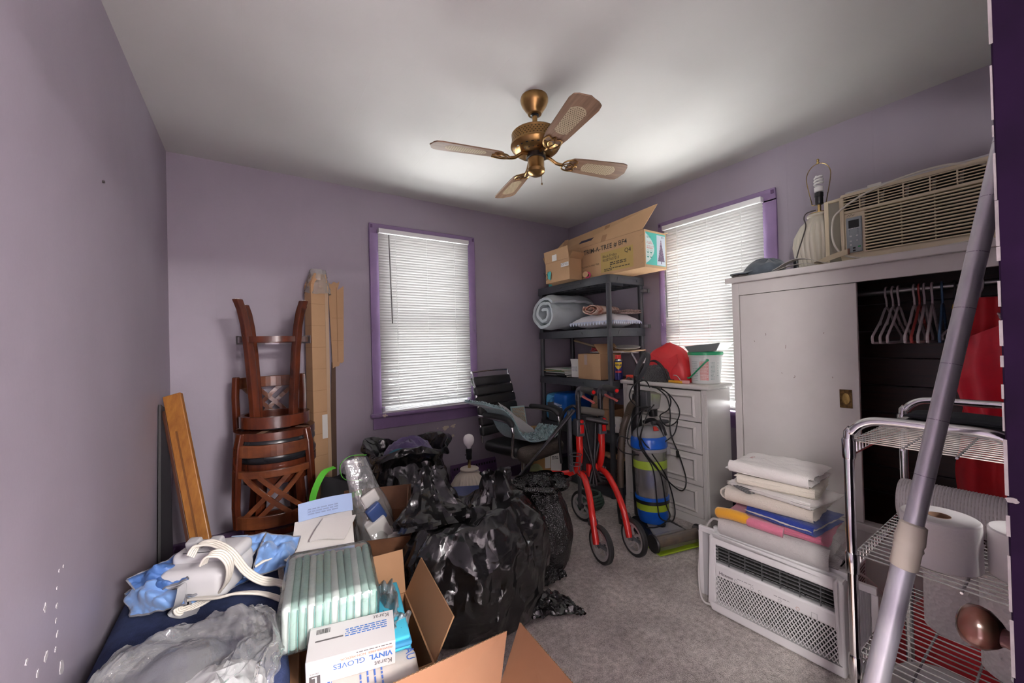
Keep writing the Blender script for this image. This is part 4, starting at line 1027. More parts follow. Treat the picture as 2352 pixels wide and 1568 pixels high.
rm = thing('red_mesh', 'scrunched red mesh net on top of the flat frames', 'net', (2.50, 2.40, 1.142))
for k in range(7):
    w = k*1.1; MB().tube(spline([(.05*math.cos(w), .06*math.sin(w), .004+.006*(k % 3)), (.03*math.cos(w+1), .07*math.sin(w+1), .03), (.05*math.cos(w+2.2), .05*math.sin(w+2.2), .012+.01*(k % 2)), (.06*math.cos(w+3), .07*math.sin(w+3), .004)], 5), .004, 6).build('strand', mat('red net', (.55, .04, .05), .5), rm, smooth=60)
mt = thing('metal_tube', 'grey metal tube leaning between the shelf and the dresser top', 'tube', (2.62, 2.115, 1.0))
MB().tube([(2.66, 2.06, .945), (2.60, 2.135, 1.14)], .010, 10).build('pipe', mat('brushed grey', (.35, .35, .36), .3, .8), mt, W=True, smooth=40)

# ---- fourth tier: blue diaper packs, grey organiser, brown box, tin
m_dbl = mat('blue poly pack', (.01, .12, .48), .3, bump=(22, .3, .006)); m_lbl = mat('light blue poly pack', (.10, .42, .70), .3, bump=(22, .3, .006))
def soft_pack(name, label, cat, loc, sx, sy, sz, m, rz=0, seed=0, amp=.008, group=None):
    t = thing(name, label, cat, loc, rz, group)
    def f(ax):
        def g(a, c):
            x, y = a*2-1, c*2-1
            p = {'x+': (1, x, y), 'x-': (-1, -x, y), 'y+': (-x, 1, y), 'y-': (x, -1, y), 'z+': (x, y, 1), 'z-': (x, -y, -1)}[ax]
            n = Vector(p); l4 = sum(abs(v)**7 for v in n)**(1/7); n = n/l4
            d = 1+amp*20*.05*nz(n*1.3, 1.6, seed)
            v = Vector((n.x*sx/2*d, n.y*sy/2*d, sz/2+n.z*sz/2*(d if n.z > 0 else 1)))
            v.z += amp*.5*ridge(n*2, 1.8, seed)*(1 if n.z > .9 else 0); v.z = max(0.0005, v.z)
            return v
        return g
    mb = MB()
    for ax in ('x+', 'x-', 'y+', 'y-', 'z+', 'z-'): mb.grid(f(ax), 12, 12)
    o = mb.build('pack', m, t, smooth=70)
    return t
d1_ = soft_pack('diaper_pack', 'dark blue plastic pack of pads on the fourth shelf', 'pack', (2.51, 2.755, .501), .34, .20, .26, m_dbl, 0, 3)
lettering('Always', .05, rect_uv((2.338, 2.83, .69), (0, -1, .1), (0, 0, 1)), mat('pack white', (.75, .8, .85), .4), d1_, shear=.3) if False else None
MB().tube([Vector((2.337, 2.82-.11*k/40, .655+.018*math.sin(k*.9)*(1-k/60))) for k in range(41)], .002, 5).build('script_mark', mat('pack white', (.75, .8, .85), .4), d1_, W=True)
print_lines(rect_uv((2.337, 2.80, .63), (0, -1, .05), (0, 0, 1)), 0, 0, .09, 3, .012, MATS['pack white'], d1_, seed=4)
soft_pack('diaper_pack', 'light blue plastic pack at the left end of the fourth shelf', 'pack', (2.50, 2.905, .501), .33, .085, .245, m_lbl, 0, 5)
gb = thing('grey_organizer', 'slanted dark grey fabric organiser before the blue packs', 'organiser', (2.375, 2.80, .501))
MB().hexa([(-.04, -.10, 0), (.04, -.10, 0), (.04, .10, 0), (-.04, .10, 0), (-.055, -.10, .12), (.03, -.10, .15), (.03, .10, .19), (-.055, .10, .17)]).build('case', mat('grey felt', (.07, .075, .085), .9), gb, bevel=.006)
MB().tube(spline([(-.05, .095, .17), (-.02, .05, .22), (.0, -.02, .19), (.0, -.10, .15)], 6), .007, 6).build('strap', m_lbl, gb, smooth=60)
bb = thing('brown_carton', 'brown cardboard box on the fourth shelf behind the red walker', 'box', (2.545, 2.29, .501))
open_box(bb, .27, .24, .17, .004, m_cardb, [('-x', .10, -25), ('+y', .1, -60)])
MB().box(-.137, -.08, .05, -.1355, .08, .055).build('crease', m_cardd, bb)
tn = thing('tin', 'white and red tin on the fourth shelf beside the dresser', 'tin', (2.42, 2.135, .501))
MB().lathe([(.034, 0), (.036, .003), (.036, .115), (.034, .118), (.030, .116), (0, .116)], 28).build('body', m_paper, tn, smooth=40)
MB().add(wrap_poly([(-.024+.0, .03), (.024, .03), (.028, .055), (.024, .085), (-.024, .085), (-.028, .055)], .0364, A0), [tuple(range(6))]).build('print_panel', mat('tin red', (.5, .03, .03), .4), tn)
MB().add(wrap_poly([(-.018, .048), (.018, .048), (.018, .068), (-.018, .068)], .0367, A0), [(0, 1, 2, 3)]).build('print_panel', mat('tin blue', (.03, .06, .3), .4), tn)
# ---- bottom tier: black tool tray, gloves, rolled bag
tt = thing('tool_case', 'black plastic tool case with grey clasps on the bottom shelf', 'tool case', (2.53, 2.36, .076))
MB().box(-.19, -.24, 0, .19, .24, .11).build('base', m_blk, tt, bevel=.01)
MB().box(-.195, -.245, .115, .195, .245, .20).build('lid', mat('black lid', (.025, .026, .03), .3), tt, bevel=.012)
for y in (-.14, .14): MB().box(-.204, y-.03, .09, -.192, y+.03, .15).build('clasp', mat('clasp grey', (.25, .26, .27), .4), tt, bevel=.003)
for z in (.03, .055, .08): MB().box(-.1935, -.20, z, -.189, .20, z+.006).build('rib', mat('clasp grey', (.25, .26, .27), .4), tt)
gv = thing('work_gloves', 'tan leather work gloves lying on the tool case', 'gloves', (2.40, 2.27, .277))
m_tan = mat('tan leather', (.40, .24, .13), .7, var=.15)
for k, (y, z, a) in enumerate(((.05, .018, .2), (-.05, .018, -.1))):
    g = MB()
    g.tube([(0, y, z), (.02, y-.06, z+.004), (.03, y-.11, z)], [.018, .022, .016], 8, sx=1.4)
    for f in range(4): g.tube([(.01+f*.012, y-.10, z), (.012+f*.014, y-.155, z-.002)], [.0075, .006], 6)
    g.build('glove', m_tan, gv, smooth=60)
ro = thing('paper_roll', 'short roll of brown wrapping on the tool case', 'roll', (2.42, 2.43, .277))
MB().lathe([(.012, -.06), (.026, -.06), (.026, .06), (.012, .06)], 20, M=rect_uv((0, 0, .0265), (0, 0, 1), (1, .2, 0)) @ Matrix.Rotation(R(90), 4, 'X') @ Matrix.Rotation(R(90), 4, 'Y')).build('roll', m_tan, ro, smooth=40)
# ================================================================== dresser and the things on it
m_dres = mat('off white dresser', (.66, .635, .61), .38, var=.04, vscale=3, stretch=(1, 1, .3))
DXF, DXB, DY0, DY1, DH = 2.415, 2.70, 1.385, 2.068, .925
ds = thing('dresser', 'off white chest with four moulded drawers below the right window', 'dresser', ((DXF+DXB)/2, (DY0+DY1)/2, 0))
MB().box(DXF+.012, DY0+.005, .0, DXB, DY0+.025, DH-.03).build('side_panel', m_dres, ds, W=True, bevel=.002)
MB().box(DXF+.012, DY1-.025, .0, DXB, DY1-.005, DH-.03).build('side_panel', m_dres, ds, W=True, bevel=.002)
MB().box(DXB-.012, DY0+.025, .02, DXB, DY1-.025, DH-.03).build('back_panel', m_dres, ds, W=True)
MB().box(DXF-.018, DY0-.018, DH-.03, DXB, DY1+.014, DH).build('top_board', m_dres, ds, W=True, bevel=.010, seg=3)
MB().box(DXF+.002, DY0+.01, .0, DXF+.012, DY1-.01, .055).build('plinth', m_dres, ds, W=True, bevel=.003)
for y0, y1 in ((DY0+.003, DY0+.043), (DY1-.043, DY1-.003)):
    st_ = MB().box(DXF, y0, .0, DXF+.02, y1, DH-.03).build('pilaster', m_dres, ds, W=True, bevel=.002)
    for k in range(3):
        y = y0+.010+k*.010
        MB().tube([(DXF-.0005, y, .05), (DXF-.0005, y, DH-.06)], .0028, 6).build('flute', m_dres, st_, W=True, smooth=60)
dz0, dz1, nd = .058, DH-.036, 4
hgt = (dz1-dz0)/nd
m_gap = mat('drawer gap shadow', (.05, .04, .035), .9)
MB().box(DXF+.016, DY0+.044, dz0, DXF+.02, DY1-.044, dz1).build('carcase_front', m_gap, ds, W=True)
for k in range(nd):
    a, b_ = dz0+k*hgt+.0015, dz0+(k+1)*hgt-.0035; y0, y1 = DY0+.046, DY1-.046
    d = MB().box(DXF-.004, y0, a, DXF+.014, y1, b_).build('drawer', m_dres, ds, W=True, bevel=.003)
    def ring(i0, i1, x0, x1):
        g = MB()
        A = [(y0+i0, a+i0*.78), (y1-i0, a+i0*.78), (y1-i0, b_-i0*.78), (y0+i0, b_-i0*.78)]; B = [(y0+i1, a+i1*.78), (y1-i1, a+i1*.78), (y1-i1, b_-i1*.78), (y0+i1, b_-i1*.78)]
        for i in range(4):
            j = (i+1) % 4
            g.add([(x0, *A[i]), (x0, *A[j]), (x1, *B[j]), (x1, *B[i])], [(0, 1, 2, 3)])
            g.add([(x0, *A[i]), (x0, *A[j]), (DXF-.003, *A[j]), (DXF-.003, *A[i])], [(0, 1, 2, 3)])
            g.add([(x1, *B[i]), (x1, *B[j]), (DXF-.003, *B[j]), (DXF-.003, *B[i])], [(0, 1, 2, 3)])
        return g
    ring(.036, .048, DXF-.008, DXF-.016).build('moulding', m_dres, d, W=True)
    ring(.053, .063, DXF-.015, DXF-.006).build('moulding', m_dres, d, W=True)

# ---- on top
TZ = DH+.0005
# red bag heap
m_redb = mat('red nylon', (.60, .030, .035), .45, var=.08, vscale=10, bump=(30, .12, .004))
rb = thing('red_bag', 'slumped red nylon bag under the right window', 'bag', (2.565, 1.745, TZ))
def fn(a, c):
    w = 2*PI*a; e = c
    r = 1+.10*nz((math.cos(w)*1.5, math.sin(w)*1.5, e*2), 1.3, 6)
    prof = (1-e**2.4)**.55
    top = .235*(1-.18*math.cos(w-.6))
    p = Vector((.125*r*prof*math.cos(w), .185*r*prof*math.sin(w), top*e**.8))
    p.z += .014*ridge((p.x*5, p.y*5, p.z*4), 1.4, 2)*e; p.y += .03*e*(math.sin(w) > 0); return p
MB().grid(fn, 56, 30, cu=True).build('bag_body', m_redb, rb, smooth=55)
MB().sheet(lambda a, c: Vector((-.125+.03*a-.02*c, -.02+.03*nz((a*3, c*3, 0), 1, 3)+.05*c-.22*(a-.5), .20-.17*c-.04*a*(1-a)*4)), 16, 16, .003).build('hanging_flap', m_redb, rb, smooth=60)
MB().add([(-.136, .155, .13), (-.130, .095, .135), (-.120, .12, .185)], [(0, 1, 2)]).build('silver_trim', mat('silver print', (.7, .68, .66), .3, .3), rb)
m_fur = mat('black fur', (.012, .010, .013), .9, sheen=.6, col2=(.05, .045, .05), vscale=90, detail=2, bump=(220, 1.0, .01))
fh = thing('fur_hat', 'black furry hat leaning against the red bag on the dresser', 'hat', (2.465, 1.80, TZ))
q = random.Random(4)
def fn(a, c):
    w = 2*PI*a; e = c*PI/2; n = .08*nz((math.cos(w)*3, math.sin(w)*3, c*4), 2, 5)
    return Vector((.052*math.cos(w)*math.cos(e)**.6*(1+n), .135*math.sin(w)*math.cos(e)**.6*(1+n), .125*math.sin(e)**.9*(1+n)))
fo = MB().grid(fn, 44, 18, cu=True).build('crown', m_fur, fh, smooth=70)
tuft = MB()
for k in range(1500):
    w = q.uniform(0, 2*PI); e = math.acos(q.uniform(0, 1)); nrm = Vector((math.cos(w)*math.cos(e)/.052, math.sin(w)*math.cos(e)/.135, math.sin(e)/.125)).normalized()
    p = Vector((.052*math.cos(w)*math.cos(e)**.6, .135*math.sin(w)*math.cos(e)**.6, .125*math.sin(e)**.9)); s = frame_of(nrm)[0]*.0012
    tip = p+nrm*q.uniform(.006, .014)+Vector((q.uniform(-.006, .006), q.uniform(-.006, .006), -.005)); tip.z = max(tip.z, .001)
    tuft.add([p-s, p+s, tip], [(0, 1, 2)])
to = tuft.build('fur_pile', m_fur, fo); to['kind'] = 'stuff'
MB().tube(spline([(-.05, .13, .02), (-.03, .09, .105), (-.02, .0, .150), (-.03, -.08, .105), (-.05, -.13, .02)], 6), .009, 8).build('brim_roll', m_blk, fh, smooth=60)
# glitter scarf bits
sc = thing('sequin_scarf', 'black sequined scarf crumpled at the front of the dresser top', 'scarf', (2.448, 1.89, TZ))
m_seq = mat('sequins', (.03, .03, .035), .25, .4, col2=(.30, .30, .32), vscale=160, detail=0)
def fn(a, c):
    x = (c-.5)*.06; y = (a-.5)*.30
    return Vector((x+.012*nz((y*9, x*9, 0), 2, 1), y, max(.002, .020*(1-(2*c-1)**2)*(.5+.6*abs(nz((y*12, 0, 2), 1.3, 4)))+.003)))
MB().sheet(fn, 40, 10, .003).build('cloth', m_seq, sc, smooth=60)
# tubs and tools
m_bkt = mat('milky white bucket', (.62, .64, .63), .35); m_bgr = mat('green lid plastic', (.02, .30, .13), .35)
bu = thing('bucket', 'white plastic bucket with green lid and printed labels on the dresser', 'bucket', (2.565, 1.478, TZ))
BH, BR0, BR1 = .205, .088, .102
MB().lathe([(0, .002), (BR0-.004, .0), (BR0, .004), (BR1, BH-.025), (BR1+.004, BH-.024), (BR1+.004, BH-.010), (BR1, BH-.008)], 44).build('tub', m_bkt, bu, smooth=40)
MB().lathe([(BR1+.002, BH-.012), (BR1+.008, BH-.012), (BR1+.008, BH+.004), (BR1+.004, BH+.008), (BR1-.004, BH+.008), (BR1-.008, BH+.002), (0, BH+.002)], 44).build('lid', m_bgr, bu, smooth=40)
AB = math.atan2(-1.478, -2.575)
def cone_patch(a0, a1, z0, z1, m, name, lines=0, lm=None, seed=1):
    def rr(z): return BR0+(BR1-BR0)*(z/(BH-.025))+.0006
    MB().grid(lambda a, c: Vector((rr(z0+(z1-z0)*c)*math.cos(AB+a0+(a1-a0)*a), rr(z0+(z1-z0)*c)*math.sin(AB+a0+(a1-a0)*a), z0+(z1-z0)*c)), 10, 2).build(name, m, bu)
    if lines:
        g = MB(); qq = random.Random(seed)
        for i in range(lines):
            z = z1-(z1-z0)*(i+.6)/lines; x = a0+.03; e = a1-.03-qq.uniform(0, .12)
            while x < e:
                w = min(qq.uniform(.03, .10), e-x)
                g.add([((rr(zz)+.0005)*math.cos(AB+xx), (rr(zz)+.0005)*math.sin(AB+xx), zz) for xx, zz in ((x, z-.0022), (x+w, z-.0022), (x+w, z+.0022), (x, z+.0022))], [(0, 1, 2, 3)]); x += w+.02
        g.build('small_print', lm, bu)
m_prk = mat('pinkish label', (.62, .28, .27), .5); m_grt = mat('grey green print', (.30, .38, .38), .6)
cone_patch(-.95, -.42, .02, .155, mat('pale label', (.66, .68, .67), .5), 'label_sheet', 12, m_grt, 3)
cone_patch(-.36, .20, .025, .150, m_prk, 'label_sheet', 13, mat('white print', (.75, .65, .62), .6), 5)
cone_patch(.30, .66, .03, .150, mat('pale label', (.66, .68, .67), .5), 'label_sheet', 14, m_grt, 7)
cone_patch(.76, 1.0, .05, .150, mat('pale label', (.66, .68, .67), .5), 'label_sheet', 6, m_grt, 9)
hp_ = []
for k in range(21):
    u = -1+2*k/20; w = AB+.12+u*1.5
    hp_.append(Vector(((BR1+.012)*math.cos(w), (BR1+.012)*math.sin(w), BH-.035-.10*(1-u*u)**.5 if False else BH-.045-.085*(1-abs(u)))))
hp_ = [Vector((p.x, p.y, BH-.04-.115*k/20)) for k, p in enumerate(reversed(hp_[3:]))] if False else hp_
HP = [((BR1+.010)*math.cos(AB+w), (BR1+.010)*math.sin(AB+w), z) for w, z in ((.12, BH-.045), (-.10, BH-.07), (-.35, BH-.10), (-.62, BH-.13), (-.9, BH-.155), (-1.2, BH-.17), (-1.6, BH-.165), (-2.1, BH-.13), (-2.6, BH-.08), (-3.0, BH-.045))]
MB().tube(spline(HP, 5), .0052, 8).build('handle', m_bgr, bu, smooth=60)
for w in (.12, -3.0): MB().lathe([(.009, 0), (.009, .006), (.004, .007), (.004, .0)], 16, M=rect_uv(((BR1+.002)*math.cos(AB+w), (BR1+.002)*math.sin(AB+w), BH-.045), (-math.sin(AB+w), math.cos(AB+w), 0), (0, 0, 1))).build('handle_boss', m_bgr, bu, smooth=40)
ty = thing('grey_tray', 'grey plastic paint tray tilted on the bucket lid', 'tray', (2.565, 1.462, TZ+BH+.0085), rot=(R(-5), R(0), R(4)))
m_gtray = mat('grey tray plastic', (.20, .22, .22), .4)
B0 = [(-.075, -.095), (.075, -.095), (.075, .085), (-.075, .085)]; T0 = [(-.10, -.135), (.10, -.135), (.10, .105), (-.10, .105)]
g = MB(); vs = [(x, y, .0) for x, y in B0]+[(x, y, .048) for x, y in T0]+[(x*1.06, y*1.05, .048) for x, y in T0]+[(x*.97, y*.97, .046) for x, y in T0]+[(x*.96, y*.96, .004) for x, y in B0]
fs = [(3, 2, 1, 0), (16, 17, 18, 19)]
for i in range(4):
    j = (i+1) % 4; fs += [(i, j, 4+j, 4+i), (4+i, 4+j, 8+j, 8+i), (8+i, 8+j, 12+j, 12+i), (12+i, 12+j, 16+j, 16+i)]
g.add(vs, fs).build('tray', m_gtray, ty, bevel=.003)
yk = thing('box_cutter', 'yellow box cutter lying on the front edge of the dresser', 'knife', (2.445, 1.640, TZ), R(84))
MB().prism([(-.075, -.011), (.06, -.013), (.072, -.006), (.072, .008), (-.07, .012), (-.078, .004)], 0, .018).build('handle', mat('yellow plastic', (.72, .36, .02), .4), yk, bevel=.004)
MB().box(.0, -.004, .018, .025, .004, .022).build('slider', m_blk, yk)
pk = thing('pink_tag', 'small pink plastic packet beside the yellow box cutter', 'packet', (2.443, 1.555, TZ), R(5))
MB().box(-.012, -.03, 0, .012, .03, .022).build('packet', mat('pink plastic', (.70, .36, .34), .35), pk, bevel=.005)
MB().tube(spline([(.0, .03, .02), (.02, .07, .05), (.03, .12, .045), (.01, .14, .02)], 6), .003, 6).build('loop', mat('silver loop', (.7, .68, .66), .3, .5), pk, smooth=60)
tp_ = thing('tape_dispenser', 'red plastic tape dispenser at the left end of the dresser top', 'tape dispenser', (2.475, 2.03, TZ), R(80))
MB().prism([(-.045, -.02), (-.02, -.028), (.03, -.026), (.048, -.01), (.046, .018), (.02, .028), (-.03, .024), (-.048, .008)], .004, .032).build('case', mat('orange red plastic', (.62, .06, .03), .35), tp_, bevel=.006)
MB().prism([(-.05, -.022), (.05, -.022), (.05, .024), (-.05, .024)], 0, .005).build('base', mat('orange red plastic', (.62, .06, .03), .35), tp_, bevel=.002)
bw = thing('bottle_cap', 'round dark knob beside the tape dispenser', 'cap', (2.50, 1.965, TZ))
MB().lathe([(.014, 0), (.015, .004), (.015, .016), (.010, .020), (0, .020)], 16).build('cap', m_blk, bw, smooth=40)

# ================================================================== folded red rollator
m_rred = mat('glossy red paint', (.62, .020, .015), .25, coat=.5)
m_rub = mat('black rubber', (.018, .018, .019), .6)
m_alu = mat('silver plastic wheel', (.48, .47, .46), .32, .4)
m_gph = mat('graphite plastic', (.06, .063, .07), .4)
m_bfab = mat('black pouch fabric', (.014, .014, .016), .85)
rl = thing('rollator', 'folded red rolling walker with black handles in front of the shelving', 'walker', (1.70, 1.785, 0), R(-15))
def wheel(t, x, y, yawr, r=.102, fork=False):
    M = Matrix.Translation((x, y, r)) @ Matrix.Rotation(yawr, 4, 'Z') @ Matrix.Rotation(R(90), 4, 'Y')
    tyre = MB().lathe([(r-.020, -.012), (r-.006, -.0155), (r, -.009), (r, .009), (r-.006, .0155), (r-.020, .012)], 40, M=M, caps=False)
    w = tyre.build('tyre', m_rub, t, smooth=40)
    g = MB().lathe([(r-.034, -.011), (r-.019, -.013), (r-.019, .013), (r-.034, .011), (r-.034, -.011)], 40, M=M, caps=False).build('rim', m_alu, w, smooth=40)
    s = MB()
    for k in range(5):
        w0 = 2*PI*k/5
        pts = [(math.cos(w0+.55*u)*(.012+(r-.044)*u), math.sin(w0+.55*u)*(.012+(r-.044)*u), 0) for u in (0, .25, .5, .75, 1)]
        s.tube([M @ Vector(p) for p in pts], [.011, .009, .008, .008, .010], 6)
    s.build('spokes', m_alu, w, smooth=50)
    MB().lathe([(0, -.020), (.016, -.019), (.016, .019), (0, .020)], 18, M=M).build('hub', m_gph, w, smooth=40)
    return w
SIDES = ((-.07, -.13, -.01), (.145, .10, .147))   # (rear x, front x, post x)
for i, (xr, xf, xp) in enumerate(SIDES):
    wheel(rl, xr+(.026 if i == 0 else .026), -.262, R(4))
    wheel(rl, xf+.02, .235, R(20))
    # rear leg (flattened oval tube), curve from the joint to the rear hub
    leg = spline([(xp, .03, .405), (xp*.9+xr*.1, -.04, .395), (xp*.55+xr*.45, -.13, .33), (xr*.85+xp*.15, -.205, .235), (xr, -.255, .105)], 6)
    lg = MB().tube(leg, .0195, 10, sx=1.0).build('rear_leg', m_rred, rl, smooth=60)
    MB().lathe([(.012, -.012), (.012, .012)], 14, M=Matrix.Translation((xr+.006, -.258, .10)) @ Matrix.Rotation(R(90), 4, 'Y')).build('axle_bolt', m_chrome, lg, smooth=40)
    MB().box(xr-.012, -.225, .185, xr+.035, -.185, .222).build('brake_block', m_gph, rl, bevel=.006)
    MB().tube([(xr+.02, -.27, .10), (xr+.045, -.325, .085)], [.010, .006], 8, sx=1.5).build('curb_pedal', m_gph, rl, smooth=50)
    # front leg sweep and fork
    fl2 = spline([(xp, .02, .60), (xp, .025, .50), (xp*.9+xf*.1, .055, .42), (xp*.5+xf*.5, .13, .375), (xf, .215, .36), (xf, .24, .345)], 6)
    MB().tube(fl2, .0215, 10).build('front_leg', m_rred, rl, smooth=60)
    MB().lathe([(.020, .0), (.020, .06)], 16, c=(xf, .235, .30)).build('caster_housing', m_gph, rl, smooth=40)
    MB().tube([(xf, .235, .30), (xf-.0, .238, .22), (xf-.006, .235, .102)], [.012, .014, .012], 8).build('fork', m_gph, rl, smooth=50)
    # upright post: red sleeve, black inner tube, grip
    MB().tube([(xp, .02, .56), (xp, .02, .705)], .022, 14).build('post_sleeve', m_rred, rl, smooth=40)
    MB().tube([(xp, .02, .70), (xp, .022, .895)], .0165, 12).build('inner_post', m_blk, rl, smooth=40)
    MB().box(xp-.030, -.010, .640, xp+.026, .048, .745).build('height_clamp', m_gph, rl, bevel=.008)
    MB().box(xp-.012, -.020, .660, xp+.014, -.008, .715).build('reflector', mat('red reflector', (.55, .01, .01), .15), rl, bevel=.004)
    MB().lathe([(.010, 0), (.012, .004), (.010, .014), (0, .016)], 14, M=rect_uv((xp, -.010, .735), (1, 0, 0), (0, 0, 1))).build('clamp_knob', mat('red reflector', (.55, .01, .01), .15), rl, smooth=50)
    MB().tube(spline([(xp, .022, .86), (xp, .024, .895), (xp, .012, .925), (xp, -.02, .938), (xp, -.05, .938)], 6), [.017]*13+[.016]*12, 12).build('handle_bend', m_gph, rl, smooth=60)
    MB().tube([(xp, -.035, .938), (xp, -.06, .937), (xp, -.11, .934), (xp, -.15, .932), (xp, -.165, .931)], [.018, .021, .0215, .0215, .018], 14).build('grip', m_rub, rl, smooth=40)
    MB().lathe([(.012, 0), (.011, .004), (0, .005)], 16, M=rect_uv((xp, -.1655, .931), (1, 0, 0), (0, 0, 1))).build('grip_reflector', mat('red reflector', (.55, .01, .01), .15), rl, smooth=40)
    MB().box(xp-.012, -.045, .885, xp+.012, -.018, .93).build('brake_housing', m_gph, rl, bevel=.004)
    MB().tube(spline([(xp, -.035, .895), (xp, -.075, .885), (xp, -.13, .878), (xp, -.165, .870)], 5), [.008]*5+[.0065]*11, 8, sx=1.4).build('brake_lever', mat('faded red lever', (.50, .10, .09), .4), rl, smooth=60)
    MB().tube(spline([(xp, -.02, .89), (xp+.01, .03, .80), (xp+.012, .05, .62), (xp+.01, .03, .45), (xr+.01, -.15, .30), (xr+.01, -.20, .21)], 6), .0028, 6).build('brake_cable', m_blk, rl, smooth=60)
# folding cross braces and centre
for (a, b_) in (((-.01, .03, .62), (.12, -.02, .34)), ((.147, .03, .62), (.02, -.03, .34)), ((.03, .02, .72), (.07, -.04, .34)), ((.11, .02, .72), (.05, -.03, .33))):
    MB().tube([a, b_], .0095, 8).build('cross_brace', m_blk, rl, smooth=50)
MB().tube([(-.02, -.03, .34), (.155, -.03, .345)], .009, 8).build('cross_brace', m_blk, rl, smooth=50)
MB().box(.035, -.005, .38, .10, .03, .46).build('fold_joint', m_rred, rl, bevel=.006)
def fn(a, c):
    w = 2*PI*a; z = .41+.36*c; k = 1-.30*(1-c)
    return Vector((.068+.066*k*math.cos(w)*(1+.1*nz((math.cos(w), c*3, 0), 2, 4)), .060+.060*k*math.sin(w), z))
pch = MB(); pch.grid(fn, 26, 12, cu=True); pch.build('pouch', m_bfab, rl, smooth=60)
MB().lathe([(.05, 0), (0, .008)], 24, M=Matrix.Translation((.068, .055, .77)) @ Matrix.Diagonal((1, 1.05, 1, 1))).build('pouch_top', m_bfab, rl, smooth=60)
MB().tube([(-.01, .05, .80), (.03, .03, .795), (.10, .0, .782), (.147, -.02, .775)], [.02, .024, .024, .018], 12).build('rolled_backrest', mat('olive grey foam', (.10, .095, .08), .8), rl, smooth=50)
MB().tube([(.02, -.015, .75), (.10, -.06, .735), (.135, -.085, .725)], [.014, .018, .012], 10).build('fold_handle', m_blk, rl, smooth=50)
MB().prism([(-.04, -.02), (.04, -.02), (.045, .30), (.02, .36), (-.03, .36), (-.045, .30)], -.012, .012, Matrix.Translation((-.045, .085, .43)) @ Matrix.Rotation(R(70), 4, 'Z') @ Matrix.Rotation(R(90), 4, 'X')).build('seat_board', mat('grey seat', (.055, .06, .07), .6), rl, bevel=.008)
MB().tube(spline([(-.075, .15, .44), (-.085, .15, .60), (-.07, .12, .76), (-.03, .07, .82), (.0, .05, .80)], 6), .010, 8).build('seat_frame', m_blk, rl, smooth=60)
# cup holder of bent wire on the left post
for z in (.475, .535):
    MB().tube([(-.055+.036*math.cos(2*PI*k/24), -.012+.036*math.sin(2*PI*k/24), z) for k in range(24)], .0026, 6, closed=True).build('cup_wire', m_gph, rl, smooth=60)
for k in range(4):
    w = 2*PI*k/4+.5; MB().tube(spline([(-.055+.036*math.cos(w), -.012+.036*math.sin(w), .535), (-.055+.034*math.cos(w), -.012+.034*math.sin(w), .47), (-.055+.02*math.cos(w), -.012+.02*math.sin(w), .425)], 4), .0026, 6).build('cup_wire', m_gph, rl, smooth=60)
# the two long folded rods slanting to the left
for k in range(2):
    a = Vector((-.03, .03+.03*k, .80)); b_ = Vector((-.465+.03*k, .155+.02*k, .30-.005*k))
    rr_ = MB().tube([a, a.lerp(b_, .5), b_], .0095, 8).build('seat_rod', m_blk, rl, smooth=50)
    MB().tube([b_.lerp(a, .13), b_], .0135, 8).build('rod_tip', m_rub, rr_, smooth=50)
# ================================================================== upright vacuum cleaner
m_vblue = mat('vacuum blue', (.006, .10, .52), .28, coat=.3); m_vlime = mat('vacuum lime', (.34, .50, .03), .35)
m_vclr = film('clear dust bin', (.80, .80, .78), .33, .06); m_vgry = mat('vacuum silver', (.40, .40, .41), .35, .2)
m_hose = mat('ribbed brown hose', (.085, .062, .045), .45)
vc = thing('vacuum_cleaner', 'upright vacuum cleaner with blue and clear dust bin and loose black cord', 'vacuum cleaner', (2.12, 1.595, 0), R(-14))
# floor head
hd = MB().hexa([(-.125, .10, .012), (.125, .10, .012), (.155, -.15, .012), (-.155, -.15, .012), (-.10, .09, .085), (.10, .09, .085), (.140, -.15, .05), (-.140, -.15, .05)]).build('floor_head', m_blk, vc, bevel=.012)
MB().hexa([(-.07, -.02, .066), (.07, -.02, .066), (.115, -.15, .05), (-.115, -.15, .05), (-.065, -.02, .080), (.065, -.02, .080), (.108, -.15, .062), (-.108, -.15, .062)]).build('head_cover', m_vgry, hd, bevel=.005)
MB().lathe([(.026, 0), (.028, .010), (.016, .016), (.016, .024), (0, .026)], 16, M=Matrix.Translation((0, -.07, .070))).build('height_dial', m_blk, hd, smooth=40)
XM = Matrix.Translation((0, -.20, .052)) @ Matrix.Rotation(R(90), 4, 'Y')
MB().lathe([(.030, -.155), (.030, .155)], 24, M=XM).build('brush_roll', mat('brush roll', (.20, .12, .06), .8, col2=(.07, .045, .03), vscale=30), hd, smooth=40)
MB().grid(lambda a, c: Vector((-.160+.32*a, -.20-.052*math.cos(R(-20+145*c)), .045+.050*math.sin(R(-20+145*c)))), 2, 18).build('roller_window', film('smoky window', (.55, .50, .45), .22, .08), hd, smooth=60)
for s in (-1, 1): MB().lathe([(0, 0), (.050, 0), (.053, .006), (.048, .014), (0, .015)], 24, M=Matrix.Translation((s*.160-(.0 if s > 0 else .0), -.20, .050)) @ Matrix.Rotation(R(90*s), 4, 'Y')).build('roller_cap', m_blk, hd, smooth=40)
MB().box(-.172, -.262, .006, .172, -.15, .014).build('lime_bumper', m_vlime, hd, bevel=.004)
MB().add([(.12, -.2535, .065), (.148, -.2535, .065), (.134, -.247, .085)], [(0, 1, 2)]).build('red_mark', mat('mark red', (.6, .03, .02), .4), hd)
for s in (-1, 1): MB().lathe([(.0, -.014), (.045, -.014), (.048, 0), (.045, .014), (0, .014)], 20, M=Matrix.Translation((s*.135, .085, .048)) @ Matrix.Rotation(R(90), 4, 'Y')).build('rear_wheel', m_rub, hd, smooth=40)
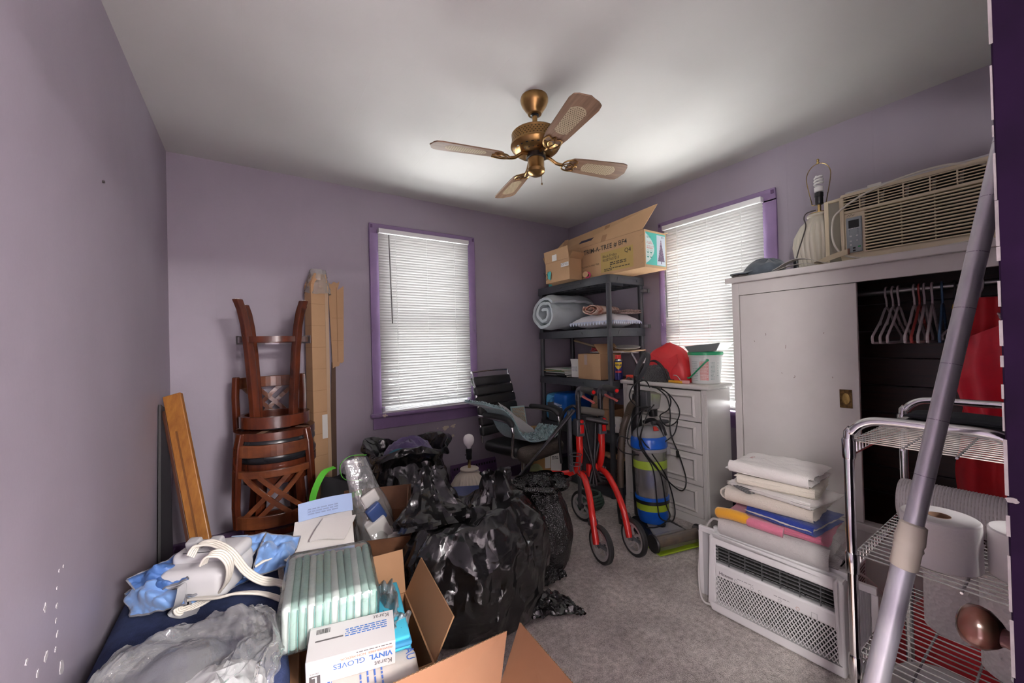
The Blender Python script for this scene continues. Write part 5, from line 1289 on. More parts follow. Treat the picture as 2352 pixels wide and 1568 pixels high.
# motor base, bin, all leaning back a little
VM = Matrix.Translation((0, .0, .07)) @ Matrix.Rotation(R(-3), 4, 'X')
def vb(prof, name, m, n=36, smooth=35, par=None, sc=(1, 1, 1)): return MB().lathe(prof, n, M=VM @ Matrix.Diagonal((*sc, 1))).build(name, m, par or vc, smooth=smooth)
vb([(.06, 0), (.085, .01), (.094, .04), (.098, .085), (.094, .09), (.0, .092)], 'motor_base', m_vblue)
vb([(.094, .085), (.099, .088), (.099, .125), (.095, .13)], 'lime_ring', m_vlime)
vb([(.100, .128), (.105, .13), (.105, .150), (.100, .154)], 'black_ring', m_blk)
vb([(.1035, .150), (.106, .152), (.106, .168), (.100, .172)], 'blue_ring', m_vblue)
vb([(.099, .170), (.101, .28), (.104, .42), (.106, .455)], 'dust_bin', m_vclr, smooth=60)
vb([(.030, .172), (.030, .33), (.050, .36), (.075, .40), (.085, .45)], 'cyclone', mat('milky cyclone', (.42, .42, .40), .4))
vb([(.097, .172), (.097, .195), (.05, .215), (0, .20)], 'dust_layer', mat('grey dust', (.20, .17, .15), .95), smooth=60)
vb([(.030, .205), (.034, .25), (.030, .33)], 'blue_core', mat('core blue', (.05, .10, .34), .4))
vb([(.101, .345), (.1035, .345), (.1045, .395), (.103, .395)], 'lime_band', mat('lime film', (.36, .52, .05), .4), smooth=60)
vb([(.108, .450), (.111, .455), (.112, .468), (.108, .472)], 'grey_rim', m_vgry)
vb([(.110, .470), (.114, .476), (.112, .525), (.104, .540), (.09, .545)], 'bin_collar', m_vblue)
vb([(.100, .540), (.094, .565), (.070, .590), (.03, .602), (0, .604)], 'bin_lid', mat('smoky lid', (.28, .28, .29), .2))
lettering('CLEAN', .020, Matrix.Translation((0, 0, 0)), mat('print white', (.7, .75, .6), .5), vc, W=False) if False else None
MB().tube([VM @ Vector(p) for p in spline([(.06, -.085, .545), (.055, -.06, .605), (.045, .01, .635), (.03, .07, .615)], 6)], .014, 10, sx=1.3).build('carry_handle', m_blk, vc, smooth=60)
MB().prism([(-.02, 0), (.02, 0), (.012, .03), (-.012, .03)], 0, .006, VM @ rect_uv((-.0, -.078, .58), (1, 0, 0), (0, .5, .8))).build('release_button', mat('button red', (.5, .03, .02), .4), vc, bevel=.002)
MB().box(.062, -.098, .43, .086, -.085, .478, VM).build('latch', m_vgry, vc, bevel=.004)
# spine, handle
MB().tube([VM @ Vector(p) for p in ((0, .115, .0), (0, .118, .30), (0, .112, .62), (-.005, .085, .80))], [.045, .040, .034, .026], 14, sx=1.2).build('spine', m_blk, vc, smooth=50)
MB().tube([VM @ Vector(p) for p in ((-.004, .09, .74), (-.008, .075, .86), (-.010, .070, .93))], .019, 12, sx=1.25).build('handle_stem', m_blk, vc, smooth=50)
MB().tube([VM @ Vector(p) for p in spline([(-.010, .070, .91), (-.010, .055, .97), (-.010, -.0, 1.035), (-.012, -.04, 1.068), (-.012, -.06, 1.062), (-.012, -.062, 1.035), (-.012, -.035, .985), (-.012, .03, .915)], 6, True)], .0135, 10, closed=True, sx=1.2).build('loop_grip', m_gph, vc, smooth=60)
# hose
hz = spline([(-.15, .115, .02), (-.15, .125, .12), (-.142, .12, .34), (-.115, .11, .56), (-.085, .095, .66), (-.06, .09, .72), (-.02, .10, .745), (.0, .11, .72)], 24)
hz = [VM @ p for p in hz]
MB().tube(hz, [(.0245 if k % 2 else .0215) for k in range(len(hz))], 14).build('hose', m_hose, vc, smooth=80)
MB().tube([VM @ Vector(p) for p in ((-.15, .115, -.03), (-.152, .122, .05), (-.150, .126, .20))], .029, 14).build('hose_cuff', m_blk, vc, smooth=50)
# clear turbo tool clipped at the top
MB().hexa([VM @ Vector(p) for p in ((.035, -.005, .70), (.105, -.005, .70), (.105, .07, .70), (.035, .07, .70), (.028, -.02, .81), (.118, -.02, .80), (.118, .06, .82), (.028, .06, .83))]).build('turbo_tool', film('tool clear', (.78, .80, .80), .45, .06), vc, bevel=.016, seg=3)
MB().tube([VM @ Vector(p) for p in ((.075, .03, .655), (.072, .03, .70))], [.026, .030], 14).build('tool_neck', m_blk, vc, smooth=50)
MB().box(.045, -.008, .765, .105, .05, .80, VM).build('tool_brush', m_vlime, vc, bevel=.006)
MB().hexa([VM @ Vector(p) for p in ((.0, .0, .69), (.035, .0, .69), (.035, .09, .69), (.0, .09, .69), (.0, .0, .82), (.034, -.01, .825), (.034, .09, .83), (.0, .09, .83))]).build('tool_clip', m_gph, vc, bevel=.006)
MB().tube([VM @ Vector(p) for p in ((.02, -.02, .618), (.10, -.035, .625), (.14, -.02, .62))], [.014, .016, .012], 10, sx=1.3).build('cord_hook', m_gph, vc, smooth=50)
# loops of cord
m_vcord = mat('black cord', (.012, .012, .013), .4)
for k, pts in enumerate((
        [(.02, -.02, .85), (-.05, -.06, .90), (-.13, -.05, .87), (-.155, -.04, .80), (-.11, -.05, .74), (-.04, -.06, .73), (-.13, -.02, .66), (-.18, -.03, .52), (-.12, -.06, .47), (-.06, -.07, .50)],
        [(.0, -.04, .73), (-.09, -.07, .70), (-.135, -.07, .58), (-.10, -.09, .46), (-.02, -.115, .33), (.0, -.125, .15), (.01, -.14, .07), (-.08, -.14, .03), (-.15, -.12, .03)],
        [(.02, -.05, .74), (-.06, -.08, .69), (-.12, -.08, .55), (-.09, -.09, .44), (.03, -.12, .28), (.14, -.11, .20), (.20, -.09, .25), (.17, -.08, .40), (.12, -.07, .55), (.135, -.06, .68), (.14, -.03, .78), (.07, -.01, .85)],
        [(.05, .0, .85), (.13, -.03, .82), (.155, -.05, .76), (.13, -.05, .70), (.06, -.05, .665), (.10, -.06, .60), (.18, -.06, .62), (.22, -.05, .69), (.17, -.04, .78), (.10, -.03, .84)],
        [(-.17, -.03, .54), (-.23, -.02, .56), (-.25, -.01, .51), (-.21, -.02, .46), (-.12, -.05, .44)],
        [(-.12, -.07, .56), (-.06, -.09, .48), (.06, -.10, .52), (.15, -.07, .55), (.20, -.05, .62)],
        [(-.10, -.07, .60), (-.13, -.08, .50), (-.06, -.10, .36), (-.055, -.115, .15), (-.05, -.13, .07), (.02, -.15, .05), (.06, -.13, .12), (.02, -.125, .30), (-.06, -.10, .45)])):
    MB().tube([VM @ p for p in spline(pts, 8)], .0042, 6).build('power_cord', m_vcord, vc, smooth=60)
MB().box(.150, -.085, .40, .165, -.07, .44, VM).build('plug', m_blk, vc, bevel=.003)

# ================================================================== black office chair by the window
m_leath = mat('black leatherette', (.020, .021, .023), .38, bump=(70, .15, .004), var=.2)
m_crack = mat('cracked leatherette', (.028, .024, .022), .55, col2=(.11, .085, .07), vscale=34, detail=6, stretch=(1, 5, 5), bump=(60, .6, .006))
oc = thing('office_chair', 'black ribbed office chair with chrome arms and cracked seat', 'chair', (1.785, 2.56, 0), R(12))
# chair faces local -y ; back at +y
def slab(w, d, h, r, name, m, M, par, n=6):
    pass
CS = .455
pad = MB()
def fn(a, c):
    w = 2*PI*a
    return None
def rbox(sx, sy, sz, r, M, seg=4):
    """rounded cushion block"""
    mb = MB(); bm = bmesh.new(); bmesh.ops.create_cube(bm, size=1)
    for v in bm.verts: v.co = Vector((v.co.x*sx, v.co.y*sy, v.co.z*sz))
    bmesh.ops.bevel(bm, geom=bm.edges[:], offset=r, segments=seg, affect='EDGES', profile=.5, clamp_overlap=True)
    bm.verts.ensure_lookup_table(); bm.verts.index_update()
    mb.add([M @ v.co for v in bm.verts], [[v.index for v in f.verts] for f in bm.faces]); bm.free()
    return mb
rbox(.47, .36, .085, .036, Matrix.Translation((0, .03, .425))).build('seat_cushion', m_leath, oc, smooth=50)
rbox(.47, .125, .115, .052, Matrix.Translation((0, -.195, .41)) @ Matrix.Rotation(R(8), 4, 'X'), 6).build('seat_front_roll', m_crack, oc, smooth=60)
for k in range(6):
    z = .53+k*.078; y = .225+.018*k+.004*(k-2)**2*.6
    M = Matrix.Translation((0, y, z)) @ Matrix.Rotation(R(-9-1.5*k), 4, 'X')
    b_ = rbox(.452-.003*k, .046, .079, .019, M, 4)
    for i, v in enumerate(b_.v): b_.v[i] = (v[0], v[1]-.022*(1-(v[0]/.23)**2)+.012, v[2])
    b_.build('back_rib', m_leath, oc, smooth=60)
MB().tube(spline([(-.215, .235, .44), (-.216, .250, .55), (-.210, .300, .80), (-.205, .352, .985), (-.19, .358, 1.0), (0, .352, 1.006), (.19, .358, 1.0), (.205, .352, .985), (.210, .300, .80), (.216, .250, .55), (.215, .235, .44)], 6), .0085, 8).build('back_frame', m_chrome, oc, smooth=60)
for s in (-1, 1):
    MB().tube(spline([(s*.228, .255, .655), (s*.265, .20, .665), (s*.272, .05, .665), (s*.272, -.12, .650), (s*.272, -.165, .60), (s*.268, -.155, .50), (s*.24, -.13, .40), (s*.10, -.09, .365)], 7), .0105, 8, sx=1.3).build('arm_frame', m_chrome, oc, smooth=60)
    MB().tube(spline([(s*.268, .15, .680), (s*.272, .05, .684), (s*.272, -.08, .678), (s*.272, -.14, .655), (s*.272, -.165, .625)], 6), [.012]+[.021]*20+[.020, .018, .015, .012], 10, sx=1.15).build('arm_pad', m_leath, oc, smooth=60)
MB().tube([(0, 0, .06), (0, 0, .38)], .020, 14).build('gas_lift', m_chrome, oc, smooth=40)
MB().box(-.11, -.11, .355, .11, .11, .385).build('seat_plate', m_blk, oc, bevel=.006)
for k in range(5):
    w = R(18+72*k)
    MB().tube(spline([(0, 0, .105), (.11*math.cos(w), .11*math.sin(w), .125), (.23*math.cos(w), .23*math.sin(w), .085), (.275*math.cos(w), .275*math.sin(w), .060)], 5), [.024]*4+[.020]*8+[.014]*4, 10).build('base_spoke', m_chrome, oc, smooth=60)
    for s in (-1, 1): MB().lathe([(0, -.008), (.022, -.008), (.025, 0), (.022, .008), (0, .008)], 16, M=Matrix.Translation((.28*math.cos(w)-s*.013*math.sin(w), .28*math.sin(w)+s*.013*math.cos(w), .0255)) @ Matrix.Rotation(w, 4, 'Z') @ Matrix.Rotation(R(90), 4, 'X')).build('castor', m_blk, oc, smooth=40)

# teal chenille bath mat draped over the arm and seat
m_chen = mat('pale teal chenille', (.25, .37, .38), .95, sheen=.4, var=.15, vscale=60)
bmx = thing('bath_mat', 'pale teal chenille bath mat draped over the office chair seat and arm', 'bath mat', (1.60, 2.40, .47))
OCM = WM[oc.name]
path = spline([(-.385, .12, .785), (-.33, .08, .76), (-.27, .02, .735), (-.225, -.03, .66), (-.19, -.06, .56), (-.13, -.09, .500), (0, -.11, .492), (.13, -.10, .497), (.235, -.08, .535)], 10)
dn = 13
def mp(a, c, off=0):
    k = a*(len(path)-1); i = min(int(k), len(path)-2); p = path[i].lerp(path[i+1], k-i)
    return Vector((p.x, p.y+(c-.5)*.24+.02*math.sin(a*5), p.z+off+.010*math.sin(c*PI)*0))
MB().sheet(lambda a, c: OCM @ mp(a, c, .004), 60, 16, .010).build('backing', m_chen, bmx, smooth=60, W=True)
g = MB(); q = random.Random(2); ico = [Vector((0, 0, 1)), Vector((.9, 0, .1)), Vector((-.3, .85, .1)), Vector((-.6, -.7, .1)), Vector((0, 0, -.6))]
for i in range(46):
    for j in range(13):
        c0 = OCM @ mp((i+.5)/46, (j+.5)/13, .016)+Vector((q.uniform(-.003, .003), q.uniform(-.003, .003), 0)); s = .0125*q.uniform(.8, 1.25); rot = Euler((q.uniform(0, 6), q.uniform(0, 6), q.uniform(0, 6))).to_matrix()
        g.add([c0+rot @ (v*s) for v in ico], [(0, 1, 2), (0, 2, 3), (0, 3, 1), (4, 2, 1), (4, 3, 2), (4, 1, 3)])
ch = g.build('chenille_tufts', m_chen, bmx, W=True, smooth=80); ch['kind'] = 'stuff'
m_poly = film('milky poly sleeve', (.95, .96, .97), .82, .15, bump=(14, .5))
ps = thing('plastic_sleeve', 'milky clear plastic sleeve resting on the bath mat', 'plastic bag', (1.62, 2.45, .52))
MB().sheet(lambda a, c: OCM @ Vector((-.165+.07*a+.26*c, .10-.05*a-.13*c+.0, .775-.06*a-.235*c+.10*a*(1-c)*0-.10*a+.010*nz((a*4, c*4, 0), 1, 3))), 18, 22, .004).build('sleeve', m_poly, ps, smooth=60, W=True)
MB().sheet(lambda a, c: OCM @ Vector((-.155+.07*a+.24*c, .108-.05*a-.12*c, .765-.06*a-.225*c-.10*a)), 6, 6, .003).build('paper_insert', m_paper, ps, W=True)
pm = thing('placemat', 'small woven straw placemat with a teal border leaning on the chair back', 'placemat', (1.74, 2.62, .50))
PM = OCM @ Matrix.Translation((.13, .155, .612)) @ Matrix.Rotation(R(-14), 4, 'X') @ Matrix.Rotation(R(4), 4, 'Y')
MB().box(-.085, -.004, -.085, .085, .004, .085, PM).build('border', mat('teal cotton', (.30, .42, .42), .8), pm, W=True, bevel=.003)
wv = MB()
for i in range(12):
    for j in range(12):
        x, z = -.066+i*.012, -.066+j*.012
        wv.box(x-.005, -.0065-(.0015 if (i+j) % 2 else 0), z-.004, x+.005, -.004, z+.004, PM)
wv.build('woven_straw', mat('straw', (.42, .33, .24), .8, var=.2, vscale=60), pm, W=True)

# ================================================================== globe bulb lamp, shoe box, heater, odds and ends on the floor
l1 = ribbed_lamp('table_lamp', 'cream ribbed lamp with a bare white globe bulb on the floor', (1.185, 2.32, .105), .30, .132, m_cerw)
bs2 = thing('cardboard_pad', 'flat brown carton the globe lamp stands on', 'box', (1.20, 2.34, 0), R(10))
MB().box(-.115, -.115, 0, .115, .115, .1045).build('carton', m_cardb, bs2, bevel=.003)
MB().lathe([(.009, .305), (.010, .31), (.010, .365), (.012, .37)], 14).build('stem', m_brl, l1, smooth=40)
MB().lathe([(.017, .365), (.019, .37), (.019, .405), (.021, .408), (.021, .432), (.015, .437)], 18).build('socket', m_blk, l1, smooth=40)
MB().tube([(-.018, -.005, .40), (-.034, -.01, .40)], .003, 6).build('switch', m_blk, l1)
MB().lathe([(.013, .435), (.014, .447), (.025, .458), (.034, .475), (.0365, .492), (.034, .510), (.024, .524), (.010, .530), (0, .5305)], 28).build('globe_bulb', m_bulb, l1, smooth=60)
sk = thing('shoe_box', 'dark blue shoe box lid with printed sport lettering behind the big bag', 'shoe box', (1.075, 2.10, 0), R(-28))
m_navy = mat('navy carton', (.018, .034, .135), .4)
MB().box(-.16, -.10, .0, .16, .10, .28).build('box', mat('navy box', (.012, .020, .075), .45), sk, bevel=.002)
MB().box(-.165, -.105, .26, .165, .105, .345).build('lid', m_navy, sk, bevel=.002)
SKF = rect_uv((-.165, -.1052, .262), (1, 0, 0), (0, 0, 1))
m_wtx = mat('white lettering', (.72, .74, .78), .4); m_gtx = mat('green outline lettering', (.12, .50, .20), .4); m_ytx = mat('lime lettering', (.55, .68, .05), .4)
lettering('SKECHERS', .034, SKF @ Matrix.Translation((.012, .044, 0)), m_wtx, sk, W=False, shear=.25, sx=.92, bold=.0005)
lettering('WIDE FIT', .036, SKF @ Matrix.Translation((.012, .010, 0)), m_gtx, sk, W=False, shear=.1, sx=.95)
lettering('with Air-Cooled', .022, SKF @ Matrix.Translation((.208, .048, 0)), m_wtx, sk, W=False, sx=.9)
MB().prism([(.20, .008), (.205, .004), (.31, .004), (.315, .008), (.315, .036), (.31, .040), (.205, .040), (.20, .036)], .0002, .0006, SKF).build('print_panel', mat('dark lime panel', (.02, .03, .01), .5), sk)
lettering('MEMORY', .028, SKF @ Matrix.Translation((.206, .012, .0004)), m_ytx, sk, W=False, sx=.85, bold=.0004)
# floor register set in the wall, purple, behind the lamp
hr = thing('baseboard_register', 'purple metal baseboard heat register under the left window', 'register', (1.50, YB-.03, 0))
MB().hexa([(1.36, YB-.07, 0), (1.80, YB-.07, 0), (1.80, YB-.024, 0), (1.36, YB-.024, 0), (1.36, YB-.045, .20), (1.80, YB-.045, .20), (1.80, YB-.024, .225), (1.36, YB-.024, .225)]).build('cover', m_base, hr, W=True, bevel=.004)
for k in range(16):
    x = 1.385+k*.026; MB().box(x, YB-.0475, .17, x+.012, YB-.040, .198).build('vent_slot', m_dark, hr, W=True)
ol = thing('wall_outlet', 'cream duplex outlet on the back wall above the clear plastic bag', 'outlet', at(825, 1060, y=YB-.003))
OM = rect_uv(at(825, 1060, y=YB-.001), (1, 0, 0), (0, 0, 1))
MB().prism([(-.035, -.057), (.035, -.057), (.035, .057), (-.035, .057)], 0, .005, OM).build('plate', mat('cream plate', (.60, .54, .42), .4), ol, W=True, bevel=.0015)
for z in (-.022, .022):
    MB().lathe([(.016, 0), (.017, .003), (0, .003)], 18, M=OM @ Matrix.Translation((0, z, .004))).build('socket', mat('brown socket', (.10, .07, .05), .4), ol, W=True)
    for x in (-.006, .006): MB().box(x-.0015, z-.005, .0072, x+.0015, z+.005, .0078, OM).build('slot', m_paper, ol, W=True)
fb = thing('flat_carton', 'tall flat brown cardboard box standing between the chair and the shelving', 'box', (2.17, 2.83, 0), R(-24))
MB().box(-.085, -.045, 0, .085, .045, .47).build('carton', mat('ochre cardboard', (.43, .24, .09), .7, var=.08), fb, bevel=.003)
MB().box(-.086, -.046, .30, .086, .046, .315).build('tape', m_tape, fb)
MB().box(.03, -.0465, .10, .08, -.045, .24).build('label_sheet', m_paper, fb)
wf = thing('white_folder', 'white cardboard sheet standing beside the flat brown box', 'sheet', (2.27, 2.73, 0), R(-20))
MB().box(-.05, -.004, 0, .05, .004, .24).build('sheet', m_paper, wf)
print_lines(rect_uv((-.04, -.0042, .2), (1, 0, 0), (0, 0, 1)), 0, 0, .06, 3, .01, m_ink, wf, W=False, seed=6)
gd = thing('green_disc', 'round pale green pot lid standing under the office chair', 'lid', (2.085, 2.79, 0))
MB().lathe([(.0, 0), (.07, .002), (.075, .012), (.06, .018), (0, .020)], 28, M=Matrix.Translation((0, 0, .078)) @ Matrix.Rotation(R(70), 4, 'X') @ Matrix.Rotation(R(0), 4, 'Y')).build('disc', mat('pale green enamel', (.28, .30, .16), .5, var=.2), gd, smooth=40)
gc = thing('hose_coil', 'coil of dull green hose on the carpet behind the walker wheels', 'hose', (2.07, 2.13, 0))
for z, r0 in ((.010, .10), (.030, .112), (.050, .108), (.070, .10), (.090, .09)):
    MB().tube([(r0*math.cos(2*PI*k/36)*1.05, r0*math.sin(2*PI*k/36)*.9, z+.003*math.sin(k)) for k in range(36)], .0105, 8, closed=True).build('coil', mat('dull green rubber', (.06, .11, .085), .5), gc, smooth=60)
MB().lathe([(.06, 0), (.098, .001), (.1, .009), (0, .0095)], 24).build('brown_base', mat('brown base', (.08, .05, .03), .7), gc)
# red sneakers bits glimpsed under the chair
rt_ = thing('red_toy', 'small red plastic toy on the carpet under the office chair', 'toy', (1.42, 2.53, 0), R(20))
MB().lathe([(.0, 0), (.05, .0), (.055, .02), (.045, .06), (.02, .085), (0, .088)], 20).build('body', mat('toy red', (.5, .02, .02), .35), rt_, smooth=50)
for k in range(5): MB().lathe([(.012, 0), (.014, .006), (0, .010)], 10, M=Matrix.Rotation(k*1.2, 4, 'Z') @ Matrix.Translation((.05, 0, .03)) @ Matrix.Rotation(R(75), 4, 'Y')).build('stud', mat('toy red', (.5, .02, .02), .35), rt_, smooth=50)
# ================================================================== two stacked bar stools
m_mah = mat('mahogany stain', (.125, .027, .010), .26, col2=(.040, .009, .005), stretch=(1, 1, .25), vscale=16, detail=5, coat=.25)
m_mahl = mat('worn mahogany', (.19, .058, .020), .30, col2=(.06, .016, .008), stretch=(.4, 1, 1), vscale=14, detail=5, coat=.2)
m_raw = mat('raw beech', (.30, .17, .10), .7)
m_vinyl = mat('black vinyl', (.014, .014, .017), .25, var=.2)
def ring(mb, r0, r1, z0, z1, n=48): mb.lathe([(r0, z0), (r1, z0), (r1, z1), (r0, z1), (r0, z0)], n, caps=False)
def rail(rad, a0, a1, z0, z1, t, y0=0, n=14, tilt=0, yo=0):
    """curved back rail: arc of radius rad about the seat centre"""
    mb = MB(); vs = []; fs = []
    for i in range(n):
        w = a0+(a1-a0)*i/(n-1)
        for r, z in ((rad, z0), (rad+t, z0), (rad+t+tilt, z1), (rad+tilt, z1)): vs.append((r*math.cos(w), r*math.sin(w)+yo, z))
    for i in range(n-1):
        for j in range(4): fs.append((i*4+j, i*4+(j+1) % 4, i*4+4+(j+1) % 4, i*4+4+j))
    fs += [(3, 2, 1, 0), tuple((n-1)*4+j for j in range(4))]
    return mb.add(vs, fs)
def stool(label, loc, rot, Hs):
    t = thing('bar_stool', label, 'stool', loc, rot=rot, group='pair of stacked bar stools')
    MB().lathe([(.198, Hs-.062), (.204, Hs-.050), (.206, Hs-.030), (.196, Hs-.010), (.15, Hs-.001), (0, Hs)], 40).build('cushion', m_vinyl, t, smooth=50)
    g = MB(); ring(g, .135, .205, Hs-.104, Hs-.063); g.build('seat_frame', m_mah, t, smooth=35)
    for w in (.6, 1.9, 3.4, 5.2):
        MB().box(.13, -.018, Hs-.1045, .20, .018, Hs-.1055+.0008, Matrix.Rotation(w, 4, 'Z')).build('frame_brace', m_raw, t)
    MB().lathe([(.075, Hs-.122), (.085, Hs-.10)], 24).build('swivel_plate', m_gph, t)
    g = MB(); ring(g, .150, .178, Hs-.185, Hs-.122); ap = g.build('apron_ring', m_mah, t, smooth=35)
    g = MB(); g.box(-.15, -.016, Hs-.14, .15, .016, Hs-.126).box(-.016, -.15, Hs-.1405, .016, .15, Hs-.1265); g.build('cross_bar', m_raw, t)
    hz_ = Hs-.13
    for k in range(4):
        w = R(45+90*k); c, s_ = math.cos(w), math.sin(w); u = Vector((-s_, c, 0)); rd = Vector((c, s_, 0)); vs = []; fs = []
        prof = [(hz_, .128, .040), (hz_*.72, .140, .040), (hz_*.42, .158, .038), (hz_*.2, .178, .036), (hz_*.08, .198, .036), (0, .222, .038)]
        sec = [p for i in range(len(prof)-1) for p in [(prof[i][0]+(prof[i+1][0]-prof[i][0])*q/3, prof[i][1]+(prof[i+1][1]-prof[i][1])*q/3, prof[i][2]) for q in range(3)]]+[prof[-1]]
        for (z, r, tk) in sec:
            for a, b_ in ((-.5, -.5), (.5, -.5), (.5, .5), (-.5, .5)): vs.append(rd*(r+a*tk)+u*b_*.036+Vector((0, 0, z)))
        for i in range(len(sec)-1):
            for j in range(4): fs.append((i*4+j, i*4+(j+1) % 4, i*4+4+(j+1) % 4, i*4+4+j))
        fs += [(3, 2, 1, 0), tuple((len(sec)-1)*4+j for j in range(4))]
        lo = MB().add(vs, fs).build('leg', m_mah, t, bevel=.004)
        MB().lathe([(.012, 0), (.010, -.003), (0, -.0035)], 12, M=Matrix.Translation(rd*.222)).build('glide', m_paper, lo)
    g = MB(); ring(g, .150, .176, .20, .232); fr_ = g.build('foot_ring', m_mah, t, smooth=35)
    rail(.205, PI*1.12, PI*1.88, .190, .240, .004).build('metal_kick_band', mat('brushed band', (.42, .40, .42), .3, .8), fr_) if Hs > .75 else None
    # back
    for s_ in (-1, 1):
        w = PI/2+s_*.86; c, sn = math.cos(w), math.sin(w)
        pts = [(.205, Hs-.105, .040), (.222, Hs-.03, .042), (.232, Hs+.12, .038), (.238, Hs+.28, .036), (.232, Hs+.40, .034)]
        vs = []; fs = []; u = Vector((-sn, c, 0)); rd = Vector((c, sn, 0))
        for r, z, wd in pts:
            for a, b_ in ((-.5, -.5), (.5, -.5), (.5, .5), (-.5, .5)): vs.append(rd*(r+a*.030)+u*(b_*wd)+Vector((0, 0, z)))
        for i in range(len(pts)-1):
            for j in range(4): fs.append((i*4+j, i*4+(j+1) % 4, i*4+4+(j+1) % 4, i*4+4+j))
        fs += [(3, 2, 1, 0), tuple((len(pts)-1)*4+j for j in range(4))]
        MB().add(vs, fs).build('back_post', m_mah, t, bevel=.007, seg=3)
    a0, a1 = PI/2-.80, PI/2+.80
    rail(.209, a0, a1, Hs-.045, Hs+.020, .020).build('back_rail', m_mahl, t, bevel=.003)
    rail(.217, a0, a1, Hs+.090, Hs+.128, .020).build('back_rail', m_mahl, t, bevel=.003)
    rail(.226, a0, a1, Hs+.325, Hs+.392, .020).build('back_rail', m_mahl, t, bevel=.003)
    for (wa, wb_, dr) in ((-.62, .30, 0), (-.30, .62, 0), (.62, -.30, .006), (.30, -.62, .006)):
        pts = []
        for i in range(9):
            u = i/8; w = PI/2+wa+(wb_-wa)*u; z = Hs+.122+.21*u; r = .226+.008*u+dr
            pts.append((r*math.cos(w), r*math.sin(w), z))
        MB().ribbon(pts, .024, .012, lambda u, wa=wa, wb_=wb_: (math.cos(PI/2+wa+(wb_-wa)*u), math.sin(PI/2+wa+(wb_-wa)*u), 0) if False else (-math.sin(PI/2+wa+(wb_-wa)*u)*.21, math.cos(PI/2+wa+(wb_-wa)*u)*.21, -.2*(1 if wb_ > wa else -1)*1.0)).build('lattice_bar', m_mahl, t)
    return t
SC = (.115, 2.70)
stool('upright mahogany bar stool with black round seat standing against the back wall', (SC[0], SC[1], 0), (0, 0, R(8)), .67)
stool('upside-down mahogany bar stool with legs in the air, stacked on the other stool', (SC[0]-.005, SC[1]-.01, .672+.83), (R(180), 0, R(-5)), .83)

# ================================================================== tall carton and torn cardboard in the corner behind the stools
tc_ = thing('tall_carton', 'tall narrow brown carton with torn taped top standing behind the stools', 'box', (.372, 2.945, 0), R(20))
MB().box(-.058, -.045, 0, .058, .045, 1.66).build('tube', m_card, tc_, bevel=.003)
MB().hexa([(-.058, -.045, 1.66), (.058, -.045, 1.66), (.058, .045, 1.66), (-.058, .045, 1.66), (-.03, -.040, 1.735), (.05, -.040, 1.735), (.05, .03, 1.735), (-.03, .03, 1.735)]).build('crumpled_top', m_card, tc_, bevel=.004)
for k in range(10): MB().box(-.0588, -.0458, .22+k*.145, .0588, .0458, .2225+k*.145).build('crease', m_cardd, tc_)
MB().box(.035, -.0465, .2, .059, .0465, 1.655).build('tape', m_tape, tc_)
MB().box(-.001, -.0475, .62, .035, -.0455, .78).build('label_sheet', m_paper, tc_)
m_film = film('clear tape film', (.9, .88, .85), .35, .12, bump=(40, .8))
def fn(a, c):
    w = 2*PI*a; r = .055*(1+.25*nz((math.cos(w)*2, math.sin(w)*2, c*4), 2, 3))*(1.25-.5*c)
    return Vector((r*math.cos(w)*1.2+.012, r*math.sin(w), 1.60+.165*c+.012*nz((w, c, 0), 3, 2)))
MB().grid(fn, 30, 10, cu=True).build('tape_wrap', m_film, tc_, smooth=30)
tf = thing('torn_cardboard', 'torn brown cardboard panel hanging beside the tall carton', 'cardboard', (.515, 3.0, 1.02))
q = random.Random(9)
top = [(.455, 1.695), (.475, 1.68), (.492, 1.70), (.515, 1.69), (.53, 1.705), (.522, 1.66), (.512, 1.64), (.535, 1.655), (.558, 1.675)]
botm = [(.548, 1.13), (.535, 1.12), (.525, 1.125), (.515, 1.10), (.49, 1.095), (.475, 1.085)]
MB().prism([(x, z) for x, z in botm[::-1]+top[::-1]][::-1], 0, .005, Matrix(((1, 0, 0, 0), (0, 0, -1, 3.005), (0, 1, 0, 0), (0, 0, 0, 1)))).build('panel', m_card, tf, W=True)
MB().box(.508, 2.9975, 1.13, .512, 3.0005, 1.66).build('crease', m_cardd, tf, W=True)
for z in (1.28, 1.44): MB().box(.476, 2.9985, z, .545, 3.0005, z+.003).build('crease', m_cardd, tf, W=True)
MB().panel((.43, 3.005, .06), (.485, 3.005, .06), (.495, 3.015, 1.10), (.47, 3.015, 1.13), .004).build('lower_strip', mat('dark cardboard', (.09, .05, .03), .8), tf, W=True)

# ================================================================== wooden bed rail and a dark board leaning in the left corner
m_pine = mat('honey pine', (.36, .150, .032), .38, col2=(.22, .080, .018), stretch=(9, 9, 1.0), vscale=5, detail=5)
br = thing('bed_rail', 'honey coloured wooden bed rail leaning in the left corner', 'board', (-.14, 2.36, 0))
A = Vector((-.352, 2.72, 1.0)); B_ = Vector((-.165, 2.33, .012)); dirn = (A-B_).normalized()
sd = Vector((.80, -.28, 0)); sd = (sd-dirn*sd.dot(dirn)).normalized(); nn = dirn.cross(sd)
BMx = Matrix((sd, nn, dirn)).transposed().to_4x4(); BMx.translation = B_
Lh = (A-B_).length
if nn.y > 0: nn = -nn
MB().box(-.040, -.014, 0, .040, .014, Lh, BMx).build('board', m_pine, br, W=True, bevel=.004)
MB().box(-.056, -.012, .02, -.0405, .020, Lh-.075, BMx).build('ledger_strip', mat('dark stained pine', (.055, .016, .006), .5), br, W=True, bevel=.002)
MB().box(-.012, -.0165, .02, -.004, -.0142, Lh-.20, BMx).build('groove', mat('groove brown', (.14, .05, .012), .5), br, W=True)
db = thing('black_board', 'narrow black board standing upright against the left wall near the corner', 'board', (-.385, 2.55, 0))
